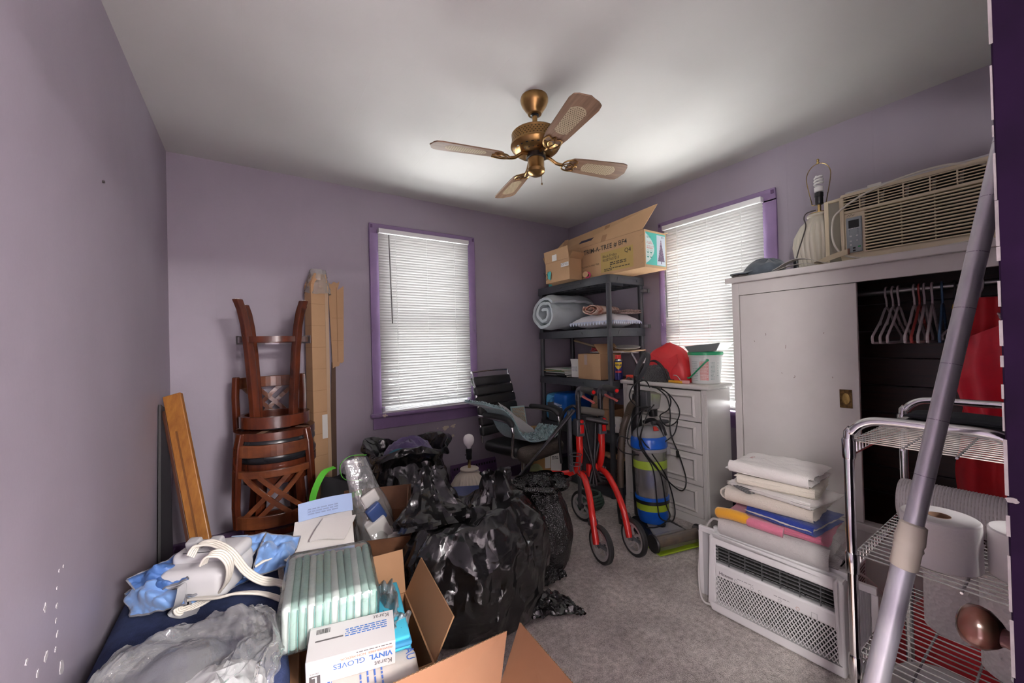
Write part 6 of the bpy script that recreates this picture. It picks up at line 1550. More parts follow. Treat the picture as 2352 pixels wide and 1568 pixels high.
MB().panel((-.392, 2.50, .0), (-.392, 2.88, .0), (-.400, 2.88, .90), (-.400, 2.66, .96), .010).build('board', mat('black board', (.010, .008, .010), .6), db, W=True)

# ================================================================== black bin bags
def bag_mat(name, rough, fine, emboss=0):
    m, nt, b = _nt(name); L = nt.links; N = nt.nodes.new
    b.inputs['Base Color'].default_value = (.010, .010, .011, 1); b.inputs['Roughness'].default_value = rough; b.inputs['Specular IOR Level'].default_value = .75
    tc = N('ShaderNodeTexCoord'); v = N('ShaderNodeTexVoronoi'); v.inputs['Scale'].default_value = 8.5; v.feature = 'F1'
    n0 = N('ShaderNodeTexNoise'); n0.inputs['Scale'].default_value = 5; n0.inputs['Detail'].default_value = 2; L.new(tc.outputs['Object'], n0.inputs['Vector'])
    mxv = N('ShaderNodeMix'); mxv.data_type = 'VECTOR'; mxv.inputs['Factor'].default_value = .22; L.new(tc.outputs['Object'], mxv.inputs[4]); L.new(n0.outputs['Color'], mxv.inputs[5])
    L.new(mxv.outputs[1], v.inputs['Vector'])
    v2 = N('ShaderNodeTexVoronoi'); v2.inputs['Scale'].default_value = emboss or 24; L.new(mxv.outputs[1] if not emboss else tc.outputs['Object'], v2.inputs['Vector'])
    b1 = N('ShaderNodeBump'); b1.inputs['Strength'].default_value = .55; b1.inputs['Distance'].default_value = .05; L.new(v.outputs['Distance'], b1.inputs['Height'])
    b2 = N('ShaderNodeBump'); b2.inputs['Strength'].default_value = fine; b2.inputs['Distance'].default_value = .012 if not emboss else .006; L.new(v2.outputs['Distance'], b2.inputs['Height']); L.new(b1.outputs['Normal'], b2.inputs['Normal'])
    L.new(b2.outputs['Normal'], b.inputs['Normal']); MATS[name] = m
    return m
m_bag = bag_mat('black bin liner', .2, .28)
m_bagb = bag_mat('embossed black liner', .22, .8, 130)
def vor(p, s, seed=0):
    d, _ = mnoise.voronoi(Vector((p[0]*s+seed*3.1, p[1]*s-seed, p[2]*s+seed*1.3))); return d[0], d[1]
def bin_bag(name, label, loc, rx, ry, h, seed, m, top=.28, lump=.10, crease=.030, pleat=.05, rz=0, n=(150, 90), lean=(0, 0), belly=.35, sink=0, hf=None):
    t = thing(name, label, 'bin bag', loc, rz)
    def fn(a, c):
        w = 2*PI*a
        cc = c
        if cc < .84:
            u = cc/.84
            r = .80+.20*math.sin(min(1, u/belly)*PI/2) if u < belly else 1-(1-top)*((u-belly)/(1-belly))**1.6
            if u < .06: r *= .90+.10*(u/.06)
            z = h*u
        else:
            u = (cc-.84)/.16; r = top*(1-u); z = h*(1-sink*math.sin(u*PI/2))
        d = Vector((math.cos(w), math.sin(w), 0)); p0 = (d.x*r*1.2, d.y*r*1.2, z/h*1.2)
        q_ = 1+lump*nz(p0, 1.7, seed)
        up = min(1, max(0, (z/h-.15)/.5))
        f1, f2 = vor((d.x*1.6*max(r, .25), d.y*1.6*max(r, .25), z/h*1.15), 2.6, seed)
        g1, g2 = vor((d.x*1.3, d.y*1.3, z/h*.9), 5.2, seed+3)
        q_ += (crease*(f1*1.5-.5)+crease*.45*(g1*1.5-.5))*(.45+.75*up)
        q_ += pleat*up*(abs(math.sin(7*w+2.5*nz((d.x, d.y, z/h*1.5), 1.3, seed)))**.6-.6)*.5
        P_ = Vector((d.x*r*rx*q_+lean[0]*z/h, d.y*r*ry*q_+lean[1]*z/h, z))
        if z > .1*h: P_.z += h*.05*nz((d.x*r*3, d.y*r*3, z/h*2), 1.5, seed+5)*up+h*.035*(1-2*f1)*up
        if hf and cc > .3: P_.z += hf(w, cc)*up
        P_.z = max(P_.z, .002)
        return P_
    MB().grid(fn, n[0], n[1], cu=True).build('bag_body', m, t, smooth=28)
    return t
def tuft(t, base, tip, r0, r1, m, seed, folds=7, n=(60, 26), W=True):
    """gathered neck of plastic: pleated sleeve flaring at the tip"""
    base = Vector(base); tip = Vector(tip); ax = tip-base; a_, b_ = frame_of(ax)
    def fn(a, c):
        w = 2*PI*a; r = (r0*(1-c)**1.5+r1*(.35+.65*c**1.6))*(1+.42*math.sin(folds*w+2*nz((math.cos(w), math.sin(w), c), 2, seed))*(.3+.7*c)+.25*nz((math.cos(w)*2, math.sin(w)*2, c*3), 2, seed))
        p = base+ax*c*(1+.12*nz((math.cos(w)*2, math.sin(w)*2, 0), 1.5, seed+1)*c)
        return p+a_*math.cos(w)*r+b_*math.sin(w)*r
    MB().grid(fn, n[0], n[1], cu=True).build('gathered_neck', m, t, smooth=28, W=W)
bg1 = bin_bag('bin_bag', 'biggest shiny black bin bag bulging in the middle of the floor', (.84, 1.635, 0), .355, .31, .47, 4, m_bag, top=.62, lump=.12, crease=.10, pleat=.09, belly=.42, sink=.12,
              hf=lambda w, c: .045*math.sin(w*1.0+2.2))
tuft(bg1, (.985, 1.60, .38), (.99, 1.66, .60), .14, .055, m_bag, 3, 6)
tuft(bg1, (.72, 1.80, .37), (.725, 1.87, .61), .17, .060, m_bag, 6, 3)
MB().sheet(lambda a, c: Vector((1.00+.22*a+.02*nz((a*3, c*3, 0), 2, 1), 1.40+.13*c-.12*a+.02*nz((a*3, c*2, 1), 2, 2), .012+.12*(1-a)*c+.03*abs(nz((a*5, c*5, 0), 1.6, 3)))), 26, 20, .002).build('loose_corner', m_bag, bg1, smooth=25, W=True)
m_tealb = mat('teal cloth', (.02, .16, .22), .7)
bg2 = bin_bag('bin_bag', 'open black bin bag of purple clothes below the left window', (.855, 2.555, 0), .275, .265, .50, 11, m_bag, top=.72, lump=.09, crease=.05, pleat=.07, belly=.5, sink=.10, n=(120, 70))
def rim(a, c):
    w = 2*PI*a; r = .195+.075*c+.02*math.sin(5*w+1)*c+.025*nz((math.cos(w)*2, math.sin(w)*2, c), 1.6, 8); f1, _ = vor((math.cos(w), math.sin(w), c), 3.2, 2)
    return Vector((.855+r*math.cos(w)*1.08, 2.555+r*math.sin(w), .47+.11*math.sin(c*PI*.75)+.03*math.sin(3*w+.6)+.03*(f1-.4)))
MB().sheet(rim, 90, 16, .002).build('rolled_mouth', m_bag, bg2, smooth=28, W=True)
pc = thing('purple_clothes', 'purple clothes stuffed in the mouth of the open bin bag', 'clothes', (.90, 2.52, .50))
MB().grid(lambda a, c: Vector((.855+.165*math.cos(2*PI*a)*(1-c)**.5, 2.545+.15*math.sin(2*PI*a)*(1-c)**.5, .505+.105*c**.6+.025*nz((math.cos(2*PI*a)*1.5, math.sin(2*PI*a)*1.5, c*2), 1.6, 5)+.014*ridge((math.cos(2*PI*a)*2, math.sin(2*PI*a)*2, c*3), 1.5, 2))), 46, 20, cu=True).build('cloth', mat('purple knit', (.085, .060, .16), .85, bump=(60, .3, .005), sheen=.3), pc, smooth=60, W=True)
tl_ = thing('teal_garment', 'teal garment edge showing beside the purple clothes in the bag', 'clothes', (.79, 2.40, .53))
MB().tube(spline([(.70, 2.455, .53), (.72, 2.415, .57), (.76, 2.405, .575), (.79, 2.41, .56)], 5), [.020]*16, 8, sx=1.5).build('cloth', m_tealb, tl_, W=True, smooth=60)
bg3 = bin_bag('bin_bag', 'smaller textured black bin bag leaning by the walker wheels', (1.325, 1.72, 0), .165, .155, .475, 21, m_bagb, top=.30, lump=.12, crease=.05, pleat=.06, belly=.4, rz=R(20), n=(110, 80))
MB().grid(lambda a, c: Vector((1.325+(.155+.045*c)*math.cos(2*PI*a)*(.55+.45*math.sin(PI*min(1, c+.35)))*(1+.10*math.sin(11*2*PI*a)), 1.72+(.14+.04*c)*math.sin(2*PI*a)*(.55+.45*math.sin(PI*min(1, c+.35)))*(1+.10*math.sin(9*2*PI*a)), .475-.075*c+.015*math.sin(7*2*PI*a)*c)), 90, 10, cu=True).build('ruffled_top', m_bagb, bg3, smooth=28, W=True)
MB().sheet(lambda a, c: Vector((1.20+.14*a+.02*nz((a*3, c*3, 0), 2, 4), 1.545+.05*c, .01+.05*c+.02*abs(nz((a*5, c*4, 0), 1.6, 6)))), 22, 12, .002).build('loose_corner', m_bagb, bg3, smooth=25, W=True)

# ================================================================== navy bench, pump, blue sleeves, hoses
SEAT = .40
m_navyf = mat('navy upholstery', (.026, .036, .085), .95, var=.2, vscale=40, bump=(260, .5, .003), spec=.15)
bn = thing('upholstered_bench', 'navy blue upholstered bench seat against the left wall', 'bench', (-.11, 1.58, 0))
rbox(.455, .86, .15, .062, Matrix.Translation((-.155, 1.62, SEAT-.075)), 6).build('seat_cushion', m_navyf, bn, smooth=50, W=True)
rbox(.41, .82, .16, .02, Matrix.Translation((-.155, 1.62, .175)), 3).build('base', mat('dark navy base', (.015, .018, .032), .9), bn, smooth=50, W=True)
for sx_ in (-.31, .01):
    for y in (1.26, 1.98): MB().box(sx_-.025, y-.025, 0, sx_+.025, y+.025, .0945).build('leg', m_blk, bn, W=True, bevel=.004)
m_pump = mat('pale grey pump plastic', (.52, .51, .52), .32, var=.04)
pu = thing('compression_pump', 'pale grey compression pump with two hose plugs on the navy bench', 'pump', (-.135, 1.70, SEAT+.02), R(-28))
rbox(.21, .19, .10, .030, Matrix.Translation((0, 0, .05)), 5).build('housing', m_pump, pu, smooth=50)
rbox(.205, .12, .05, .022, Matrix.Translation((0, .03, .105)), 4).build('raised_top', m_pump, pu, smooth=50)
MB().box(-.07, -.02, .104, .04, .03, .128).build('plug_recess', mat('dark recess', (.04, .04, .045), .5), pu, bevel=.003)
for x in (-.045, .025): rbox(.042, .034, .045, .008, Matrix.Translation((x, .005, .143)) @ Matrix.Rotation(R(18), 4, 'X'), 3).build('hose_plug', mat('grey plug', (.36, .35, .36), .4), pu, smooth=50)
MB().lathe([(.009, 0), (.009, .006), (0, .007)], 14, M=rect_uv((-.04, -.0955, .05), (1, 0, 0), (0, 0, 1))).build('knob', mat('grey knob', (.12, .12, .13), .4), pu, smooth=40)
MB().box(.03, .075, .131, .085, .082, .1315).build('label_sheet', mat('pale blue label', (.35, .45, .6), .5), pu)
m_nyl = mat('light blue nylon', (.145, .27, .53), .5, sheen=.2, bump=(18, .35, .008)); m_nyl2 = mat('blue nylon lining', (.06, .14, .36), .5, bump=(18, .35, .008))
m_zip = mat('grey binding', (.16, .16, .18), .7)
def cloth_patch(t, corners, amp, seed, m, nu=34, nv=26, th=.004, zmin=None, edge=True, name='panel', ns=1.8):
    P00, P10, P11, P01 = map(Vector, corners); nu, nv = int(nu*1.4), int(nv*1.4); N_ = (P10-P00).cross(P01-P00).normalized()
    if N_.z < 0: N_ = -N_
    def fn(a, c):
        p = P00*(1-a)*(1-c)+P10*a*(1-c)+P11*a*c+P01*(1-a)*c
        f1, _ = vor((a*1.6, c*1.6, 0), 2.4, seed)
        g1, _ = vor((a*1.6, c*1.6, 0), 5.0, seed+2)
        p = p+N_*(amp*(math.sin(PI*a)*.6+.4)*(1.2*nz((a*ns, c*ns, 0), 1.6, seed)+1.1*(.45-f1)+.22*(.4-g1))+amp*1.1*math.sin(PI*a)*math.sin(PI*c))
        if zmin is not None: p.z = max(p.z, zmin)
        return p
    o = MB().sheet(fn, nu, nv, th).build(name, m, t, smooth=32, W=True)
    if edge:
        rim = [fn(i/30, 0) for i in range(31)]+[fn(1, i/20) for i in range(1, 21)]+[fn(1-i/30, 1) for i in range(1, 31)]+[fn(0, 1-i/20) for i in range(1, 20)]
        MB().tube(rim, .0034, 6, closed=True).build('binding', m_zip, o, smooth=60, W=True)
    return fn
sl1 = thing('compression_sleeve', 'light blue nylon compression sleeve bunched at the left of the pump', 'sleeve', (-.26, 1.60, SEAT))
z0 = SEAT+.004
cloth_patch(sl1, (at(285, 1362, z=z0+.03), at(415, 1290, z=z0+.11), at(425, 1385, z=z0+.05), at(300, 1415, z=z0+.004)), .034, 3, m_nyl, zmin=z0)
cloth_patch(sl1, (at(290, 1330, z=z0+.09), at(410, 1272, z=z0+.12), at(432, 1330, z=z0+.10), at(330, 1375, z=z0+.04)), .03, 7, m_nyl2, zmin=z0)
cloth_patch(sl1, (at(405, 1300, z=z0+.10), at(430, 1330, z=z0+.08), at(425, 1390, z=z0+.01), at(395, 1385, z=z0+.01)), .02, 9, m_nyl, zmin=z0)
cloth_patch(sl1, (at(430, 1365, z=z0+.05), at(500, 1345, z=z0+.05), at(520, 1350, z=z0+.01), at(440, 1392, z=z0+.006)), .016, 4, m_nyl, zmin=z0)
sl2 = thing('compression_sleeve', 'light blue nylon compression sleeve spread behind the pump', 'sleeve', (.03, 1.85, SEAT))
cloth_patch(sl2, (at(490, 1290, z=z0+.06), at(520, 1238, z=z0+.12), at(610, 1222, z=z0+.13), at(560, 1330, z=z0+.01)), .035, 5, m_nyl, zmin=z0)
cloth_patch(sl2, (at(575, 1325, z=z0+.02), at(612, 1225, z=z0+.12), at(690, 1232, z=z0+.07), at(660, 1300, z=z0+.02)), .04, 8, m_nyl, zmin=z0)
cloth_patch(sl2, (at(480, 1335, z=z0+.05), at(560, 1330, z=z0+.01), at(600, 1320, z=z0+.01), at(500, 1362, z=z0+.004)), .015, 6, m_nyl2, zmin=z0)
MB().ribbon(spline([at(400, 1350, z=z0+.10), at(418, 1345, z=z0+.115), at(410, 1385, z=z0+.06), at(395, 1405, z=z0+.012), at(420, 1412, z=z0+.004), at(455, 1402, z=z0+.010)], 8), .022, .002, lambda u: (1, -.3+u, .3)).build('strap', mat('grey strap', (.30, .30, .31), .7), sl1, W=True, smooth=40)
rc_ = thing('remote_case', 'small black case lying between the pump and the blue sleeve', 'case', at(527, 1322, z=SEAT+.002), R(-20))
rbox(.075, .06, .05, .012, Matrix.Translation((0, 0, .026)), 3).build('case', m_blk, rc_, smooth=50)
m_hosec = mat('cream ribbed tubing', (.60, .56, .50), .4)
def flat_hose(name, label, pts, side):
    t = thing(name, label, 'hose', pts[0])
    P_ = spline(pts, 9); k = len(P_)
    for j in range(4):
        line = []
        for i, p in enumerate(P_):
            tt = (P_[min(i+1, k-1)]-P_[max(i-1, 0)]).normalized(); s_ = Vector(side(i/(k-1))); s_ = (s_-tt*s_.dot(tt)).normalized()
            line.append(p+s_*(j-1.5)*.0072)
        MB().tube(line, .0042, 7).build('tube', m_hosec, t, smooth=70, W=True)
    return t
flat_hose('flat_hose', 'cream four tube hose arching from the rear pump plug to the diapers', [at(437, 1278, z=.575), at(455, 1252, z=.60), at(490, 1247, z=.60), at(530, 1268, z=.57), at(565, 1310, z=.50), at(600, 1332, z=.455), at(640, 1338, z=.425), at(688, 1352, z=.425)], lambda u: (.75-.2*u, .65, .15*(1-u)))
flat_hose('flat_hose', 'cream four tube hose looping back under the front pump plug', [at(466, 1296, z=.57), at(480, 1275, z=.595), at(508, 1272, z=.59), at(527, 1295, z=.555), at(522, 1335, z=.49), at(495, 1365, z=.43), at(450, 1390, z=.412), at(415, 1404, z=.414), at(412, 1392, z=.428), at(440, 1375, z=.440), at(500, 1372, z=.450), at(545, 1362, z=.455), at(600, 1362, z=.440), at(645, 1375, z=.425), at(690, 1392, z=.42)], lambda u: (.6, .7, .4*math.sin(u*6)))
flat_hose('flat_hose', 'short cream hose end lying on the far blue sleeve', [at(585, 1300, z=.45), at(612, 1283, z=.462), at(640, 1277, z=.462), at(665, 1285, z=.44), at(672, 1303, z=.415)], lambda u: (.5-.2*u, .8, .1))

# ================================================================== carton of supplies: diapers, pads, gloves
m_cardo = mat('orange brown cardboard', (.34, .18, .085), .72, var=.06, vscale=3)
ca = thing('supply_carton', 'open brown carton with spread flaps holding diapers and gloves', 'box', (.275, 1.315, 0), R(-6))
open_box(ca, .36, .38, .285, .005, m_cardo, [('-y', .15, 72), ('-x', .15, 74), ('+x', .13, 28), ('+y', .15, 15)])
m_mint = mat('mint diaper', (.36, .56, .49), .8, bump=(50, .4, .006), var=.08); m_minw = mat('white diaper core', (.62, .70, .66), .85, bump=(50, .4, .006)); m_mind = mat('teal seam', (.05, .28, .25), .6)
dp = thing('diaper_pack', 'clear pack of mint green adult diapers on top of the carton', 'diaper pack', (.195, 1.385, .375), rot=(R(2), R(2), R(-8)))
for k in range(12):
    x = -.115+k*.0209; q = random.Random(k)
    b_ = rbox(.0205, .285, .125+q.uniform(-.006, .006), .0085, Matrix.Translation((x, q.uniform(-.005, .005), .066)), 3)
    for i, v in enumerate(b_.v):
        b_.v[i] = (v[0]+.004*nz(v, 20, k), v[1]+.004*nz(v, 25, k+3), v[2]+.005*nz(v, 18, k+7)*(1 if v[2] > .06 else 0))
    dgo = b_.build('diaper', m_mint if k % 3 else m_minw, dp, smooth=60)
    MB().tube(spline([(x+.010, -.146, .01), (x+.010, -.149, .06), (x+.009, -.142, .122)], 4), .0013, 5).build('seam', m_mind, dgo)
m_wrap = film('clear pack film', (.88, .95, .93), .10, .07, bump=(16, .9))
pk_ = rbox(.272, .312, .148, .03, Matrix.Translation((0, 0, .072)), 5)
for i, v in enumerate(pk_.v): pk_.v[i] = (v[0]*(1+.02*nz(v, 12, 1)), v[1]*(1+.03*nz(v, 12, 2)), max(-.002, v[2]+.006*nz(v, 14, 3)))
pk_.build('film_wrap', m_wrap, dp, smooth=50)
def wrinkle(t, corners, amp, seed, m=None, nu=26, nv=22, zmin=None, name='film_flap', th=.0012): return cloth_patch(t, corners, amp, seed, m or m_wrap2, nu, nv, th, zmin, False, name, 3.2)
m_wrap2 = film('loose clear film', (.92, .95, .98), .22, .08, bump=(22, .8))
wrinkle(dp, (at(640, 1395, z=.44), at(690, 1390, z=.44), at(705, 1490, z=.37), at(660, 1485, z=.37)), .03, 3)
m_aqua = mat('aqua underpad', (.05, .42, .58), .75, bump=(40, .25, .005), var=.06); m_aqud = mat('blue underpad', (.04, .25, .45), .75, bump=(40, .25, .005))
up1 = thing('underpad_pack', 'aqua blue folded underpads below the diapers in the carton', 'underpads', (.275, 1.30, .312), rot=(R(-1), R(1), R(-10)))
for k in range(5): rbox(.25, .30, .013, .0055, Matrix.Translation((.004*(k % 2), .005*((k*2) % 3), .0065+k*.0118)), 2).build('underpad', m_aqua if k % 2 == 0 else m_aqud, up1, smooth=50)
wrinkle(up1, (at(870, 1330, z=.40), at(905, 1345, z=.38), at(940, 1470, z=.33), at(880, 1420, z=.36)), .035, 5)
wrinkle(up1, (at(895, 1420, z=.36), at(945, 1405, z=.36), at(925, 1480, z=.33), at(880, 1500, z=.33)), .03, 9)
up2 = thing('printed_pad_bag', 'white printed poly bag of blue pads under the glove box', 'pad bag', (.245, 1.115, .285), rot=(R(6), R(1), R(-10)))
rbox(.27, .12, .055, .024, Matrix.Translation((0, 0, .028)), 5).build('bag', mat('printed poly white', (.54, .49, .45), .35, bump=(24, .4, .006)), up2, smooth=50)
rbox(.265, .10, .028, .012, Matrix.Translation((0.0, -.045, .014)), 4).build('pad_stack', m_aqud, up2, smooth=50)
m_bprint = mat('blue print', (.06, .14, .45), .5)
UPF = Matrix.Translation((0, 0, .0565))
MB().box(-.115, -.055, .0545, -.088, .055, .0562).build('print_panel', m_bprint, up2)
lettering('UNDERPADS', .022, rect_uv((-.108, -.056, .0562), (0, 1, 0), (-1, 0, 0)) @ Matrix.Translation((0, -.016, 0)), m_wtx, up2, W=False, sx=.8) if False else None
for x, s in ((-.112, 'DR'), (.105, 'AU')): lettering(s, .034, rect_uv((x, .045, .0563), (0, -1, 0), (1, 0, 0)), m_bprint if x > 0 else m_wtx, up2, W=False, sx=.9)
for i in range(4): print_lines(rect_uv((-.02+i*.018, .05, .0563), (0, -1, 0), (1, 0, 0)), .0, 0, .09, 1, .009, m_bprint, up2, W=False, seed=i)
gl = thing('glove_box', 'white box of vinyl gloves lying upside down on the carton', 'glove box', (.222, 1.180, .352), rot=(R(10), R(1), R(-13)))
m_gbox = mat('white glove carton', (.55, .535, .53), .45)
GW, GD, GH = .222, .108, .074
MB().box(-GW/2, -GD/2, 0, GW/2, GD/2, GH).build('carton', m_gbox, gl, bevel=.0015)
MB().box(-GW/2-.0006, -GD/2+.003, .004, -GW/2, GD/2-.003, GH-.004).build('side_print', mat('blue grey print', (.16, .24, .42), .5), gl)
GF = rect_uv((GW/2, -GD/2, GH), (-1, 0, 0), (0, 0, -1)) # front face, upside down
m_glb = mat('glove print blue', (.04, .14, .42), .5); m_gor = mat('glove print orange', (.55, .20, .08), .5); m_ggr = mat('glove print grey', (.10, .09, .09), .5)
lettering('Karat', .021, GF @ Matrix.Translation((.008, .050, 0)), m_ggr, gl, W=False)
lettering('VINYL', .022, GF @ Matrix.Translation((.008, .026, 0)), m_glb, gl, W=False, bold=.0006)
lettering('GLOVES', .022, GF @ Matrix.Translation((.078, .026, 0)), m_glb, gl, W=False)
lettering('POWDER-FREE  NON-MEDICAL', .0095, GF @ Matrix.Translation((.008, .013, 0)), m_gor, gl, W=False)
print_lines(GF, .01, .005, .10, 1, .005, m_ggr, gl, W=False, seed=3)
MB().prism([(.188, .044), (.214, .044), (.214, .070), (.188, .070)], .0002, .0006, GF).build('print_panel', m_ggr, gl)
lettering('L', .025, GF @ Matrix.Translation((.195, .047, .0006)), m_gbox, gl, W=False, bold=.0008)
lettering('100 PCS', .0065, GF @ Matrix.Translation((.190, .035, 0)), m_ggr, gl, W=False)
GT = rect_uv((GW/2, GD/2, GH), (-1, 0, 0), (0, -1, 0))
lettering('Karat', .020, GT @ Matrix.Translation((.012, .008, 0)), m_ggr, gl, W=False)
print_lines(GT, .02, .052, .13, 4, .007, m_glb, gl, W=False, seed=6)
bc = MB(); x = .170; q = random.Random(2)
while x < .205:
    w = q.choice((.0008, .0014, .002)); bc.add([(x, .012, .0005), (x+w, .012, .0005), (x+w, .028, .0005), (x, .028, .0005)], [(0, 1, 2, 3)], GT); x += w+q.choice((.0008, .0013))
bc.build('barcode', m_ink, gl)
flat(GT, .135, .048, .205, .053, m_ggr, gl, 'print_panel', W=False)

# ---- large clear bag in the foreground
m_clear = film('clear poly bag', (1.0, 1.0, 1.0), .24, .05, bump=(16, .9))
cbg = thing('clear_bag', 'big crumpled clear plastic bag at the front left corner', 'plastic bag', (-.06, 1.22, SEAT))
def fn(a, c):
    w = 2*PI*a; e = c; d = (math.cos(w), math.sin(w)); q_ = (d[0]*(1-e)*1.4, d[1]*(1-e)*1.4, e*1.2)
    f1, f2 = vor(q_, 2.6, 5); g1, g2 = vor(q_, 6.0, 8); h1, h2 = vor(q_, 12.0, 3)
    r = (1-e**2.2)**.6*(1+.16*nz((d[0]*1.2, d[1]*1.2, e), 1.4, 6)+.16*(f1-.4)+.07*(g1-.35))
    z = SEAT+.135*e**.7+.05*nz((q_[0]*2, q_[1]*2, e*2), 1.2, 3)+(.055*(.5-f1)+.026*(.4-g1)+.014*(.4-h1))*min(1, e*3)
    return Vector((-.145+.205*r*d[0], 1.20+.22*r*d[1], max(SEAT+.003, z)))
MB().grid(fn, 170, 100, cu=True).build('bag', m_clear, cbg, smooth=30)
bpy.data.objects[-1] if False else None
MB().grid(lambda a, c: Vector((-.08+.10*math.cos(2*PI*a)*(1-c**2)**.5*(1+.3*nz((a*5, c, 0), 2, 1)), 1.13+.11*math.sin(2*PI*a)*(1-c**2)**.5, SEAT+.003+.06*c+.03*ridge((math.cos(2*PI*a)*2, math.sin(2*PI*a)*2, c*2), 1.4, 2)*c)), 30, 12, cu=True).build('white_filling', mat('white wadding', (.62, .63, .64), .9), cbg, smooth=60)
cloth_patch(cbg, (at(560, 1400, z=.47), at(602, 1383, z=.47), at(640, 1440, z=.41), at(560, 1470, z=.42)), .03, 12, m_wrap2, edge=False, name='bag_mouth', th=.0012)
gp_ = thing('green_packet', 'small green packet inside the big clear bag', 'packet', (-.035, 1.07, SEAT+.01))
rbox(.06, .05, .05, .015, Matrix.Translation((0, 0, .03)), 4).build('packet', mat('green packet', (.05, .36, .22), .5), gp_, smooth=50)
# the clear bag hides the seat's front: carry the children in world space
for o_ in cbg.children: o_.matrix_parent_inverse = WM[cbg.name].inverted()

# ================================================================== second carton with pads and the clear bag of supplies
c2 = thing('brown_carton', 'dark brown open carton behind the diaper pack', 'box', (.50, 2.03, 0), R(-20))
m_dkc = mat('dark brown cardboard', (.19, .082, .034), .7, col2=(.11, .045, .02), vscale=7)
open_box(c2, .35, .34, .335, .005, m_dkc, [('+x', .12, -8), ('+y', .12, 12), ('-x', .10, 10)])
MB().box(-.12, -.1712, .15, -.04, -.170, .30).build('tape', mat('brown tape', (.28, .14, .05), .25), c2)
lettering('50', .022, rect_uv((-.06, -.1705, .13), (1, 0, 0), (0, 0, 1)), m_ink, c2, W=False)
sc2 = thing('pad_carton', 'small carton of blue and white absorbent pads beside the tall clear bag', 'box', (.205, 1.865, .0), R(-14))
open_box(sc2, .19, .19, .40, .004, mat('pinkish cardboard', (.46, .28, .20), .75), [])
m_whp = mat('white quilted pad', (.70, .67, .64), .9, bump=(60, .5, .004)); m_blp = mat('pale blue pad', (.34, .44, .66), .8, bump=(40, .2, .004))
pd = thing('absorbent_pads', 'stack of white quilted pads with blue backing on the small carton', 'pads', (.245, 1.845, .400), rot=(R(16), R(-3), R(-10)))
for k in range(5):
    def fn(a, c, k=k): return Vector((-.115+.23*a, -.11+.20*c+.004*k, .006+.010*k+.010*math.sin(PI*a)*(1-c)-.018*(1-c)**3*(1 if k > 1 else .2)))
    MB().sheet(fn, 14, 12, .007).build('pad', m_whp if k != 3 else m_blp, pd, smooth=60)
MB().sheet(lambda a, c: Vector((-.05+.13*a+.05*c, -.05+.12*c-.03*a, .062+.006*math.sin(4*a+c*3))), 10, 8, .006).build('folded_pad', m_whp, pd, smooth=60)
MB().sheet(lambda a, c: Vector((-.10+.22*a, .10+.05*c, .05+.055*c+.006*math.sin(3*a))), 10, 6, .006).build('blue_backing', m_blp, pd, smooth=60)
print_lines(rect_uv((-.06, .10, .062), (1, 0, 0), (0, .67, .74)), 0, .03, .12, 3, .010, mat('blue grey ink', (.2, .25, .4), .6), pd, W=False, off=.006, seed=4)
bt = thing('blue_poly_bag', 'bright blue poly bag poking from the small pad carton', 'plastic bag', (.22, 1.79, .34))
MB().grid(lambda a, c: Vector((.13*(2*a-1), -.018+.018*math.sin(9*a)+.01*c, .072*c+.012*nz((a*5, c*3, 0), 1, 2))), 30, 8).build('bag', mat('bright blue poly', (.02, .13, .50), .3), bt, smooth=40)
tb2 = thing('tall_clear_bag', 'tall clear plastic bag of medical supplies standing in the brown carton', 'plastic bag', (.50, 2.04, .30))
def bagshape(a, c):
    w = 2*PI*a; r = (1-.55*c)*(1+.10*math.sin(3*w+4*c)+.18*nz((math.cos(w), math.sin(w), c*2.5), 1.5, 4)); f1, _ = vor((math.cos(w), math.sin(w), c*2), 3.0, 6); r *= 1+.12*(f1-.4)
    fl_ = 1-.5*c
    return Vector((.53-.10*c+.115*r*math.cos(w), 2.03+.08*c+.085*fl_*r*math.sin(w), .20+.46*c))
MB().grid(bagshape, 70, 44, cu=True).build('bag', film('clear supply bag', (.90, .93, .94), .24, .08, bump=(14, .8)), tb2, smooth=35, W=True)
for k, (c_, s_, mm, rt2) in enumerate((((.52, 2.01, .30), (.10, .05, .16), m_paper, (R(10), R(-25), 0)), ((.50, 2.00, .40), (.075, .03, .10), mat('blue label box', (.05, .09, .25), .4), (R(5), R(-30), R(10))), ((.545, 2.02, .24), (.14, .08, .08), m_whp, (0, R(-10), R(20))), ((.48, 2.03, .47), (.08, .02, .07), m_paper, (R(5), R(-25), R(5))))):
    rbox(*s_, .008, Matrix.Translation(c_) @ Euler(rt2).to_matrix().to_4x4(), 2).build('supply', mm, tb2, smooth=50, W=True)
# black tote with lime straps and a grey sock
tt2 = thing('tote_bag', 'black tote bag with lime green handles behind the cartons', 'bag', (.435, 2.36, 0), R(-15))
MB().grid(lambda a, c: Vector(((.155+.02*nz((math.cos(2*PI*a), math.sin(2*PI*a), c*2), 1.5, 2))*math.cos(2*PI*a)*(1-.12*c), (.10+.02*nz((math.cos(2*PI*a), math.sin(2*PI*a), c*2), 1.5, 5))*math.sin(2*PI*a)*(1-.12*c), .002+.50*c+.03*math.sin(4*PI*a)*c)), 60, 20, cu=True).build('body', m_bfab, tt2, smooth=50)
m_lime = mat('lime webbing', (.10, .52, .035), .6)
MB().grid(lambda a, c: Vector((.13*math.cos(2*PI*a)*(1-c), .085*math.sin(2*PI*a)*(1-c), .48+.035*nz((math.cos(2*PI*a)*2, math.sin(2*PI*a)*2, c*3), 1.4, 4)+.04*c)), 40, 10, cu=True).build('dark_clothes', mat('black cloth', (.012, .012, .016), .9), tt2, smooth=50)
